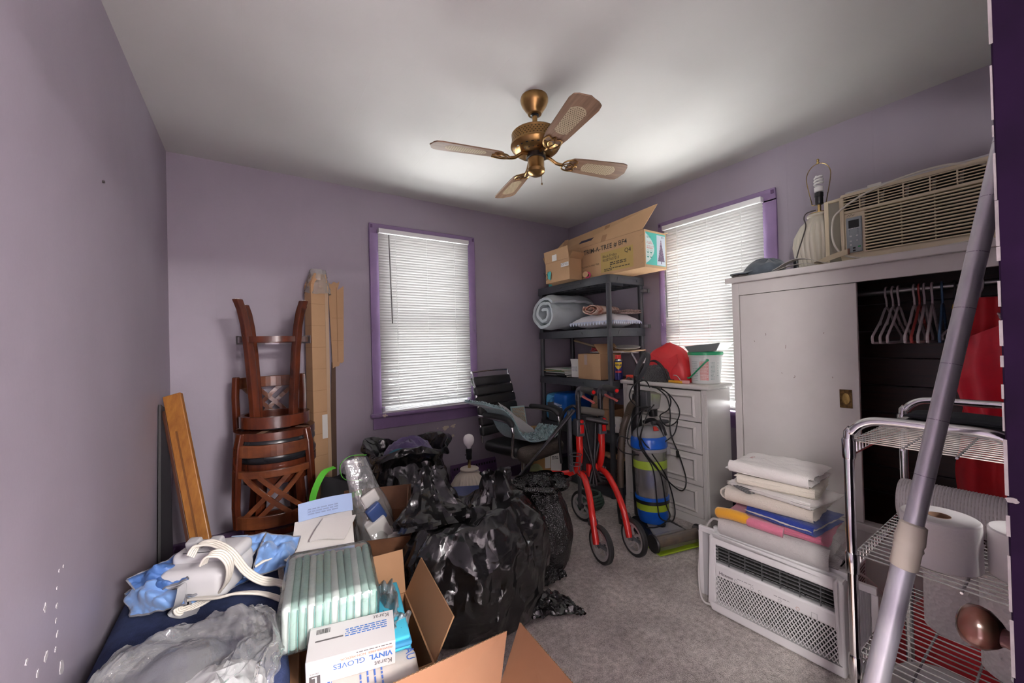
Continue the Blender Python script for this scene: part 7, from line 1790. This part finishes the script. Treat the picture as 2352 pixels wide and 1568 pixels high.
MB().ribbon(spline([(-.15, -.07, .28), (-.165, -.085, .40), (-.15, -.08, .48), (-.11, -.06, .555), (-.06, -.03, .57)], 7), .034, .003, (.25, .1, .2) and (1, -.3, 0)).build('handle', m_lime, tt2, smooth=40)
MB().ribbon(spline([(.08, -.06, .49), (-.01, -.07, .51), (-.03, -.05, .58), (.02, -.03, .62), (.10, .0, .61)], 7), .030, .003, (.2, -.9, .3)).build('handle', m_lime, tt2, smooth=40)
MB().ribbon(spline([(-.16, -.085, .40), (-.10, -.11, .42), (0, -.12, .43), (.08, -.11, .44)], 6), .032, .003, (0, -.3, 1)).build('trim', m_lime, tt2, smooth=40)
so = thing('grey_sock', 'balled grey sock lying on the black tote bag', 'sock', (.435, 2.285, .525))
MB().grid(lambda a, c: Vector((.040*math.cos(2*PI*a)*math.sin(PI*c)*(1+.15*nz((a*4, c*3, 0), 1.5, 1)), .034*math.sin(2*PI*a)*math.sin(PI*c), .032-.030*math.cos(PI*c))), 26, 14, cu=True).build('sock', mat('grey jersey', (.20, .20, .21), .95, bump=(140, .4, .003)), so, smooth=60)

# ================================================================== open carton at the bottom edge
fb_ = thing('front_carton', 'open cardboard box with raised flaps at the bottom of the view', 'box', (0, 0, 0))
m_cfb = mat('reddish cardboard', (.27, .125, .060), .72, var=.05, vscale=3)
K = Vector((.545, .925, .27)); Lc = Vector((.20, .955, .27)); Rn = Vector((.535, .60, .27)); Ln = Vector((.19, .63, .27))
fb_.location = ((K+Ln)/2); fb_.location.z = 0; WM[fb_.name] = Matrix.Translation(fb_.location)
def dn_(p): return Vector((p.x, p.y, .002))
MB().panel(dn_(Lc), dn_(K), K, Lc, -.005).build('side', m_cfb, fb_, W=True)
MB().panel(dn_(K), dn_(Rn), Rn, K, -.005).build('side', m_cfb, fb_, W=True)
MB().panel(dn_(Rn), dn_(Ln), Ln, Rn, -.005).build('side', m_cfb, fb_, W=True)
MB().panel(dn_(Ln), dn_(Lc), Lc, Ln, -.005).build('side', m_cfb, fb_, W=True)
MB().panel(dn_(Lc), dn_(Ln), dn_(Rn), dn_(K), .004).build('bottom', m_cfb, fb_, W=True)
for pl in ((Lc, K, at(1163, 1448, z=.385), at(880, 1578, z=.385)), (K, Rn, at(1335, 1590, z=.36), at(1196, 1430, z=.375))):
    f_ = MB().panel(pl[0], pl[1], pl[2], pl[3], .005).build('flap', m_cfb, fb_, W=True)
    e = MB(); a_, b_ = Vector(pl[3]), Vector(pl[2]); nn_ = (Vector(pl[1])-Vector(pl[0])).cross(Vector(pl[3])-Vector(pl[0])).normalized()
    for k in range(60):
        p = a_.lerp(b_, (k+.5)/60); e.cbox(p+nn_*(.0025+.0016*(1 if k % 2 else -1)), ((b_-a_).length/75, .0022, .0016))
    e.build('corrugation', m_cardd, f_, W=True)
# ================================================================== white air conditioner on the floor
m_acw = mat('white appliance plastic', (.80, .785, .79), .38, var=.03); m_acg = mat('grey white plastic', (.62, .61, .62), .45)
fa = thing('air_conditioner', 'white window air conditioner on the carpet with towels stacked on it', 'air conditioner', (1.71, .75, 0), R(3))
FW, FH = .475, .345        # local: front faces -x, y right-to-left (camera left is +y)
hw = FW/2
MB().box(.05, -hw+.01, .012, .36, hw-.01, FH-.012).build('cabinet', m_acw, fa, bevel=.004)
# front bezel as a frame: bottom, sides, mid band, top
def fbox(y0, z0, y1, z1, x0=0, x1=.05): return (x0, y0, z0, x1, y1, z1)
fz = MB(); lz0, lz1, gz0, gz1 = .228, .305, .045, .170
fz.box(0, -hw, .006, .05, hw, gz0).box(0, -hw, gz0, .05, -hw+.022, FH).box(0, hw-.022, gz0, .05, hw, FH).box(0, -hw+.022, gz1, .05, hw-.022, lz0).box(0, -hw+.022, lz1, .05, hw-.022, FH)
fz.build('front_bezel', m_acw, fa, bevel=.009, seg=3)
MB().box(.036, -hw+.02, gz0-.002, .044, hw-.02, gz1+.002).build('grille_backing', m_dark, fa)
MB().box(.040, -hw+.02, lz0-.002, .046, hw-.02, lz1+.002).build('outlet_cavity', m_dark, fa)
# diamond grille
gr = MB(); t_ = .0026
def seg(y0, z0, y1, z1):
    d = Vector((0, y1-y0, z1-z0)); L_ = d.length; d.normalize(); n_ = Vector((0, -d.z, d.y))*t_/2
    a = Vector((.008, y0, z0)); b_ = Vector((.008, y1, z1)); x_ = Vector((.006, 0, 0))
    gr.hexa([a-n_, b_-n_, b_-n_+x_, a-n_+x_, a+n_, b_+n_, b_+n_+x_, a+n_+x_])
yl, yr = hw-.022, -hw+.022; HH = gz1-gz0
for s_ in (1, -1):
    k = -14
    y = yr-HH*.75
    while y < yl+HH*.75:
        # clip the slanted bar to the grille rectangle
        p = [(y, gz0), (y+s_*HH*.62, gz1)]
        ys = [p[0][0], p[1][0]]; t0, t1 = 0, 1
        dy = ys[1]-ys[0]
        for lim, sg in ((yr, 1), (yl, -1)):
            if dy:
                tt = (lim-ys[0])/dy
                if (dy > 0) == (sg > 0): t0 = max(t0, tt)
                else: t1 = min(t1, tt)
        if t1 > t0: seg(ys[0]+dy*t0, gz0+HH*t0, ys[0]+dy*t1, gz0+HH*t1)
        y += .0135
gr.build('diamond_grille', m_acw, fa)
for k in range(5):
    z = lz0+.010+k*.0145
    MB().box(.006, -hw+.022, z, .014, hw-.022, z+.0028).build('louvre', mat('louvre grey', (.13, .13, .135), .4), fa)
for k in range(6):
    y = -hw+.07+k*.065; MB().box(.008, y-.0012, lz0, .020, y+.0012, lz1).build('louvre_post', mat('louvre grey', (.13, .13, .135), .4), fa)
for k in range(7):
    y = -hw+.06+k*.058; MB().add([(.020, y, lz0+.004), (.036, y+.012, lz0+.004), (.036, y+.012, lz1-.004), (.020, y, lz1-.004)], [(0, 1, 2, 3)]).build('air_vane', mat('vane dark', (.05, .045, .045), .5), fa)
AF = rect_uv((-.0002, hw, 0), (0, -1, 0), (0, 0, 1))
lettering('Hisense', .0185, AF @ Matrix.Translation((.042, .184, 0)), mat('grey mark', (.14, .13, .14), .4), fa, W=False, bold=.0003)
m_icon = mat('pale icon', (.36, .34, .35), .5)
print_lines(AF, .118, .196, .18, 1, .006, m_icon, fa, W=False, seed=2); print_lines(AF, .255, .196, .31, 1, .006, m_icon, fa, W=False, seed=5)
for x in (.112, .175, .205, .275, .335):
    MB().tube([AF @ Vector((x+.0055*math.cos(2*PI*k/14), .186+.0055*math.sin(2*PI*k/14), .0004)) for k in range(14)], .0006, 4, closed=True).build('icon', m_icon if x != .335 else mat('orange icon', (.55, .25, .15), .5), fa)
MB().tube([AF @ Vector(p) for p in ((.378, .176, .0004), (.396, .176, .0004), (.396, .196, .0004), (.378, .196, .0004))], .0006, 4, closed=True).build('icon', m_icon, fa)
# top: flange, vent slits, label
MB().box(.055, -hw-.005, FH-.012, .075, hw+.005, FH+.016).build('top_flange', m_acw, fa, bevel=.0015)
for k in range(9):
    y = -hw+.04+k*.0125; MB().box(.11, y, FH-.0125, .24, y+.005, FH-.0112).build('vent_slit', m_dark, fa)
TL = rect_uv((.085, -.02, FH-.0118), (0, -1, 0), (1, 0, 0))
bc = MB(); x = .06; q = random.Random(8)
while x < .15:
    w = q.choice((.001, .0018, .0026)); bc.add([(x, .004, .0004), (x+w, .004, .0004), (x+w, .014, .0004), (x, .014, .0004)], [(0, 1, 2, 3)], TL); x += w+q.choice((.001, .0016))
bc.build('barcode', m_ink, fa)
print_lines(TL, .06, -.004, .15, 1, .006, m_ink, fa, W=False, seed=9); print_lines(TL, -.03, .02, .05, 5, .005, m_icon, fa, W=False, seed=10)
for k in range(12):
    z = .14+k*.014; MB().box(.15, -hw+.0095, z, .33, -hw+.0088, z+.006).build('side_vent', mat('vent shade', (.20, .14, .13), .6), fa)
# accordion curtains either side
for s_ in (1, -1):
    y0 = s_*(hw+.002)
    MB().box(.058, min(y0, y0+s_*.075), FH-.028, .076, max(y0, y0+s_*.075), FH-.004).build('curtain_frame', m_acw, fa, bevel=.002)
    MB().box(.060, min(y0+s_*.058, y0+s_*.078), .02, .076, max(y0+s_*.058, y0+s_*.078), FH-.028).build('curtain_frame', m_acw, fa, bevel=.003)
    for i in range(8):
        y = y0+s_*i*.0072
        MB().add([(.062, y, .02), (.073, y+s_*.0036, .02), (.062, y+s_*.0072, .02), (.062, y, FH-.028), (.073, y+s_*.0036, FH-.028), (.062, y+s_*.0072, FH-.028)], [(0, 1, 4, 3), (1, 2, 5, 4)]).build('curtain_pleat', m_acg, fa)
# white cord running over the towels' foot, round the left and to the floor
m_wc = mat('white power cord', (.66, .63, .61), .45)
MB().tube(spline([(.30, -.30, .20), (.22, -.24, .30), (.10, -.17, FH+.004), (.052, -.04, FH+.035), (.040, .10, FH+.060), (.05, .20, FH+.055), (.085, .265, FH+.030), (.09, .315, .27), (.07, .325, .12), (.02, .285, .02), (.045, .235, .008)], 9), .0052, 7).build('power_cord', m_wc, fa, smooth=60)

# ================================================================== stack of folded towels on it, one by one
def towel(name, label, loc, w, d, h, m, rz, seed, layers=2, fold_m=None, bulge=.5, droop=0):
    """a folded towel: soft slabs joined by a rolled fold along the near long edge"""
    t = thing(name, label, 'towel', loc, rz, 'towels stacked on the floor air conditioner')
    lh = h/layers; q = random.Random(seed)
    for k in range(layers):
        ww, dd = w*q.uniform(.96, 1.03), d*q.uniform(.95, 1.03); ox, oy = q.uniform(-.008, .008), q.uniform(-.008, .008)
        def top(sg, k=k, ww=ww, dd=dd, ox=ox, oy=oy):
            def g(a, c):
                x, y = a*2-1, c*2-1
                e = (max(0, 1-abs(x)**4.5)*max(0, 1-abs(y)**4.5))**.5
                wob = .32*lh*nz((x*1.3, y*1.3, k*2.3), 1.5, seed)+.14*lh*nz((x*4, y*4, k), 1.5, seed+1)+.10*lh*ridge((x*2, y*2, k), 1.2, seed+2)*abs(y)
                z = k*lh*.92+lh*.55+sg*lh*.58*e+(wob if sg > 0 or k > 0 else 0)
                if droop: z -= droop*max(0, abs(y)-.7)*2.0*lh*(k > 0)
                return Vector((x*ww/2*(1+.025*nz((y*2, k, 0), 1.5, seed+3))+ox, y*dd/2*(1+.03*nz((x*2, k, 1), 1.5, seed+4))+oy, max(.0005, z)))
            return g
        MB().grid(top(1), 30, 30).grid(lambda a, c: top(-1)(1-a, c), 30, 30).build('fold', (fold_m if (fold_m and k % 2) else m), t, smooth=80)
    # rolled fold along -x side
    MB().grid(lambda a, c: Vector((-w/2+.012-(h*.36)*math.sin(PI*c)*(1+.15*nz((a*4, c, 0), 1.5, seed)), (a-.5)*d*.94, h*.5-h*.47*math.cos(PI*c)+.002)), 26, 12).build('rolled_edge', m, t, smooth=80)
    return t
tm = dict(sheen=.4, bump=(230, .7, .004))
m_tgr = mat('grey plush', (.52, .49, .48), .95, var=.06, vscale=14, **tm); m_tpk = mat('pink terry', (.62, .17, .26), .95, **tm); m_tye = mat('yellow terry', (.72, .33, .02), .95, **tm)
m_tbl = mat('royal blue terry', (.012, .035, .26), .95, **tm); m_tcr = mat('oatmeal terry', (.64, .57, .50), .95, **tm); m_twh = mat('white terry', (.78, .74, .715), .95, **tm); m_tiv = mat('ivory cotton', (.74, .68, .59), .95, **tm); m_tdk = mat('dark grey ribbed cloth', (.10, .095, .10), .95, **tm)
TX, TY = 1.895, .77; z = FH-.0075
for (nm, lb, w, d, h, m, rz, sd_, ly, fm, ox, oy) in (
        ('folded_blanket', 'grey plush blanket at the bottom of the towel stack', .285, .42, .088, m_tgr, 4, 1, 2, None, .0, .0),
        ('towel', 'pink towel just above the grey plush blanket', .27, .355, .028, m_tpk, 8, 2, 2, None, .005, .01),
        ('towel', 'royal blue and white towel in the lower part of the stack', .25, .265, .040, m_tbl, -4, 3, 3, m_tcr, .0, -.045),
        ('towel', 'thick oatmeal towel rolled at its left end in the middle of the stack', .26, .34, .060, m_tcr, 6, 4, 2, None, .005, .02),
        ('towel', 'white towel above the oatmeal towel', .25, .335, .030, m_twh, -6, 5, 2, None, .0, -.01),
        ('towel', 'ivory towel with many thin folds near the top of the stack', .24, .29, .042, m_tiv, 10, 7, 5, None, .0, .0),
        ('towel', 'white towel with faded pink print on top of the stack', .25, .315, .052, m_twh, 3, 8, 2, None, .0, .01)):
    tw = towel(nm, lb, (TX+ox, TY+oy, z), w, d, h, m, R(rz), sd_, ly, fm)
    if nm == 'towel' and 'pink towel just' in lb:
        for (a, mm_) in ((0, m_tye),):
            MB().tube(spline([(-.145, .205, .018), (-.150, .15, .028), (-.150, .09, .026), (-.148, .05, .016)], 6), [.018]+[.023]*12+[.018]*6, 10).build('yellow_end', mm_, tw, smooth=60)
            MB().tube(spline([(-.150, .075, .020), (-.158, .02, .022), (-.154, -.05, .016)], 6), [.020]*13, 10).build('pink_roll', m_tpk, tw, smooth=60)
    if 'oatmeal towel rolled' in lb:
        def rl_(a, c):
            th = a*2*PI*1.4; r = .008+.022*a
            return Vector((-.06+.12*c-.06, .155+r*math.cos(th)*1.2, .030+r*math.sin(th)))
        MB().sheet(rl_, 40, 10, .007).build('rolled_end', m_tcr, tw, smooth=60)
    if 'faded pink print' in lb:
        for i, (x, y, r_) in enumerate(((-.01, .09, .018), (-.03, .05, .012))): blotch(Matrix.Translation((x, y, h+.0005)) @ Matrix.Rotation(R(30), 4, 'Z'), r_, 60+i).build('faded_print', mat('faded pink', (.60, .36, .36), .95), tw)
    z += h*.985+.001
MBt = thing('dark_cloth', 'small dark grey ribbed cloth tucked in the left side of the towel stack', 'cloth', (1.80, .87, FH+.208), R(-30), 'towels stacked on the floor air conditioner')
MB().grid(lambda a, c: Vector((.05*math.cos(2*PI*c)*.7, (a-.5)*.10, .011+.010*math.sin(2*PI*c)*(1+.2*math.sin(a*40)))), 40, 12, cv=True).build('cloth', m_tdk, MBt, smooth=60)

# ================================================================== chrome wire rack
RX0, RX1, RY0, RY1 = 1.285, 1.80, .075, .362
rk = thing('wire_rack', 'chrome wire shelf rack holding toilet paper at the right', 'rack', ((RX0+RX1)/2, (RY0+RY1)/2, 0))
m_wire = mat('bright wire', (.66, .65, .66), .22, 1.0)
for x in (RX0, RX1):
    MB().tube(spline([(x, RY1, .0), (x, RY1, .45), (x, RY1, .925), (x, RY1-.008, .972), (x, RY1-.035, 1.0), (x, RY1-.075, 1.008), (x, (RY0+RY1)/2, 1.008), (x, RY0+.075, 1.008), (x, RY0+.035, 1.0), (x, RY0+.008, .972), (x, RY0, .925), (x, RY0, .45), (x, RY0, 0)], 6), .0112, 12).build('end_hoop', m_chrome, rk, W=True, smooth=60)
for z in (.945, .65, .385):
    sh = MB()
    sh.tube([(RX0, RY1, z), (RX1, RY1, z)], .0032, 6).tube([(RX0, RY1, z-.036), (RX1, RY1, z-.036)], .0032, 6).tube([(RX0, RY0, z), (RX1, RY0, z)], .0032, 6).tube([(RX0, RY0, z-.036), (RX1, RY0, z-.036)], .0032, 6)
    so_ = sh.build('shelf_frame', m_wire, rk, W=True, smooth=60)
    n = 21
    me = None
    for k in range(n):
        x = RX0+.012+(RX1-RX0-.024)*k/(n-1)
        MB().tube([(x, RY1, z-.036), (x, RY1, z+.003), (x, RY0, z+.003), (x, RY0, z-.036)], .0019, 5).build('shelf_wire', m_wire, so_, W=True)
    for y in (RY1-.10, RY0+.10): MB().tube([(RX0, y, z), (RX1, y, z)], .0028, 6).build('cross_wire', m_wire, so_, W=True)
    for x in (RX0, RX1):
        for y in (RY0, RY1): MB().lathe([(.0135, -.042), (.0145, -.035), (.0145, .005), (.0135, .010)], 12, c=(x, y, z)).build('clip', m_chrome, so_, W=True, smooth=40)
# folded dark cloth on top shelf
folded('dark_jeans', 'folded dark navy cloth on the top shelf of the wire rack', 'clothes', (1.70, .215, .951), .13, .22, 2, .017, mat('dark navy cloth', (.022, .026, .034), .95, bump=(160, .4, .003)), R(0), 5)
# toilet paper and paper towels
m_tp = mat('toilet tissue', (.80, .77, .78), .95, bump=(120, .25, .003)); m_core = mat('cardboard core', (.33, .20, .13), .8); m_pt = mat('embossed towel', (.70, .66, .66), .95, bump=(90, .9, .006), bvor=True)
def tp_roll(label, loc, r, h, m=None, name='toilet_roll', group='toilet rolls on the wire rack'):
    t = thing(name, label, 'toilet roll' if 'toilet' in name else 'paper towel', loc, group=group)
    MB().lathe([(.021, .001), (r-.003, 0), (r, .003), (r, h-.003), (r-.003, h), (.021, h-.0005), (.021, .001)], 44, caps=False).build('paper', m or m_tp, t, smooth=40)
    MB().lathe([(.020, .0), (.0212, .0), (.0212, h), (.020, h), (.020, 0)], 26, caps=False).build('core', m_core, t, smooth=40)
    for k in range(5): MB().tube([((r-.006-.006*k)*math.cos(2*PI*i/40), (r-.006-.006*k)*math.sin(2*PI*i/40), h+.0002) for i in range(40)], .0004, 4, closed=True).build('wound_edge', m_acg, t) if k < 0 else None
    return t
SZ2 = .6555
tp_roll('toilet roll standing nearest the leaning pole on the wire rack', (1.41, .225, SZ2), .070, .115)
tp_roll('toilet roll half cut off by the door edge on the wire rack', (1.455, .088, SZ2), .066, .110)
pt = thing('paper_towel', 'embossed white paper towel roll lying behind the toilet rolls', 'paper towel', (1.66, .215, SZ2))
MB().lathe([(.020, -.13), (.058, -.13), (.060, -.127), (.060, .127), (.058, .13), (.020, .13), (.020, -.13)], 44, caps=False, M=Matrix.Translation((0, 0, .0605)) @ Matrix.Rotation(R(90), 4, 'X')).build('paper', m_pt, pt, smooth=40)
rg = MB()
for k in range(40): rg.lathe([(.0600, -.125+k*.0063), (.0612, -.123+k*.0063), (.0600, -.121+k*.0063)], 40, caps=False, M=Matrix.Translation((0, 0, .0612)) @ Matrix.Rotation(R(90), 4, 'X'))
rg.build('embossed_ribs', m_tp, pt, smooth=60)
tp_roll('tall white paper towel roll standing on the lowest shelf of the wire rack', (1.62, .232, .3905), .062, .24, m_pt, 'paper_towel', None)
tp_roll('second paper towel roll at the very right on the lowest wire shelf', (1.52, .115, .3905), .062, .245, m_pt, 'paper_towel', None)
# white plastic potty bowl below
pb_ = thing('plastic_basin', 'white plastic basin with a grey inside under the wire rack', 'basin', (1.60, .235, 0), R(20))
MB().lathe([(.07, 0), (.095, .01), (.125, .13), (.150, .17), (.158, .178), (.150, .182), (.128, .172), (.105, .10), (.08, .03), (0, .02)], 44, M=Matrix.Diagonal((1.15, .85, 1, 1))).build('bowl', mat('white basin plastic', (.66, .64, .63), .3), pb_, smooth=50)
wp = thing('white_poly_bag', 'flat white plastic bag with a black print on the carpet by the rack', 'plastic bag', (1.95, .40, 0))
cloth_patch(wp, ((1.86, .34, .006), (2.06, .34, .006), (2.08, .50, .006), (1.88, .50, .006)), .012, 4, mat('white poly', (.62, .61, .61), .4), zmin=.004, edge=False)
MB().prism([(1.95, .40), (2.03, .41), (2.0, .46), (1.96, .45)], .024, .026).build('black_print', m_blk, wp, W=True)
cp_ = thing('clothespin', 'brown wooden clothespin clipped on the middle shelf of the wire rack', 'clothespin', (1.79, .345, .668))
MB().box(-.006, -.05, 0, .006, .03, .006).build('jaw', m_core, cp_, bevel=.001); MB().box(-.006, -.05, .0065, .006, .028, .012, Matrix.Rotation(R(4), 4, 'X')).build('jaw', mat('rusty wood', (.22, .10, .05), .7), cp_, bevel=.001)
MB().tube([(-.007, -.01, .006), (.007, -.01, .006)], .004, 8).build('spring', m_chrome, cp_)

# ================================================================== leaning aluminium pole
po = thing('aluminium_pole', 'long aluminium pole with a cream rubber collar leaning by the door', 'pole', (.89, .325, 0))
Pa = Vector((.873, .330, .02)); Pb = Vector((1.262, .058, 1.80))
m_al = mat('worn aluminium', (.66, .64, .68), .38, .6, stretch=(1, 1, .12), col2=(.50, .47, .56), vscale=30)
pd_ = (Pb-Pa)
MB().tube([Pa, Pa+pd_*.445], .0178, 24).build('lower_tube', m_al, po, W=True, smooth=50)
MB().tube([Pa+pd_*.40, Pb], .0150, 24).build('upper_tube', m_al, po, W=True, smooth=50)
m_rubc = mat('cream rubber', (.50, .44, .38), .55)
c0 = Pa+pd_*.422; dd_ = pd_.normalized()
MB().tube([c0, c0+dd_*.004, c0+dd_*.035, c0+dd_*.040, c0+dd_*.046, c0+dd_*.052, c0+dd_*.085, c0+dd_*.088], [.0178, .0205, .0205, .0225, .0205, .0225, .0200, .0150], 24).build('collar', m_rubc, po, W=True, smooth=40)
MB().tube([Pa-dd_*.012, Pa+dd_*.035], .0205, 18).build('foot', m_rub, po, W=True, smooth=40)
for k in range(7):
    u = .52+k*.06; MB().tube([Pa+pd_*u, Pa+pd_*u+dd_*.0012], .01512, 20).build('length_mark', mat('mark grey', (.25, .22, .30), .4, .6), po, W=True)
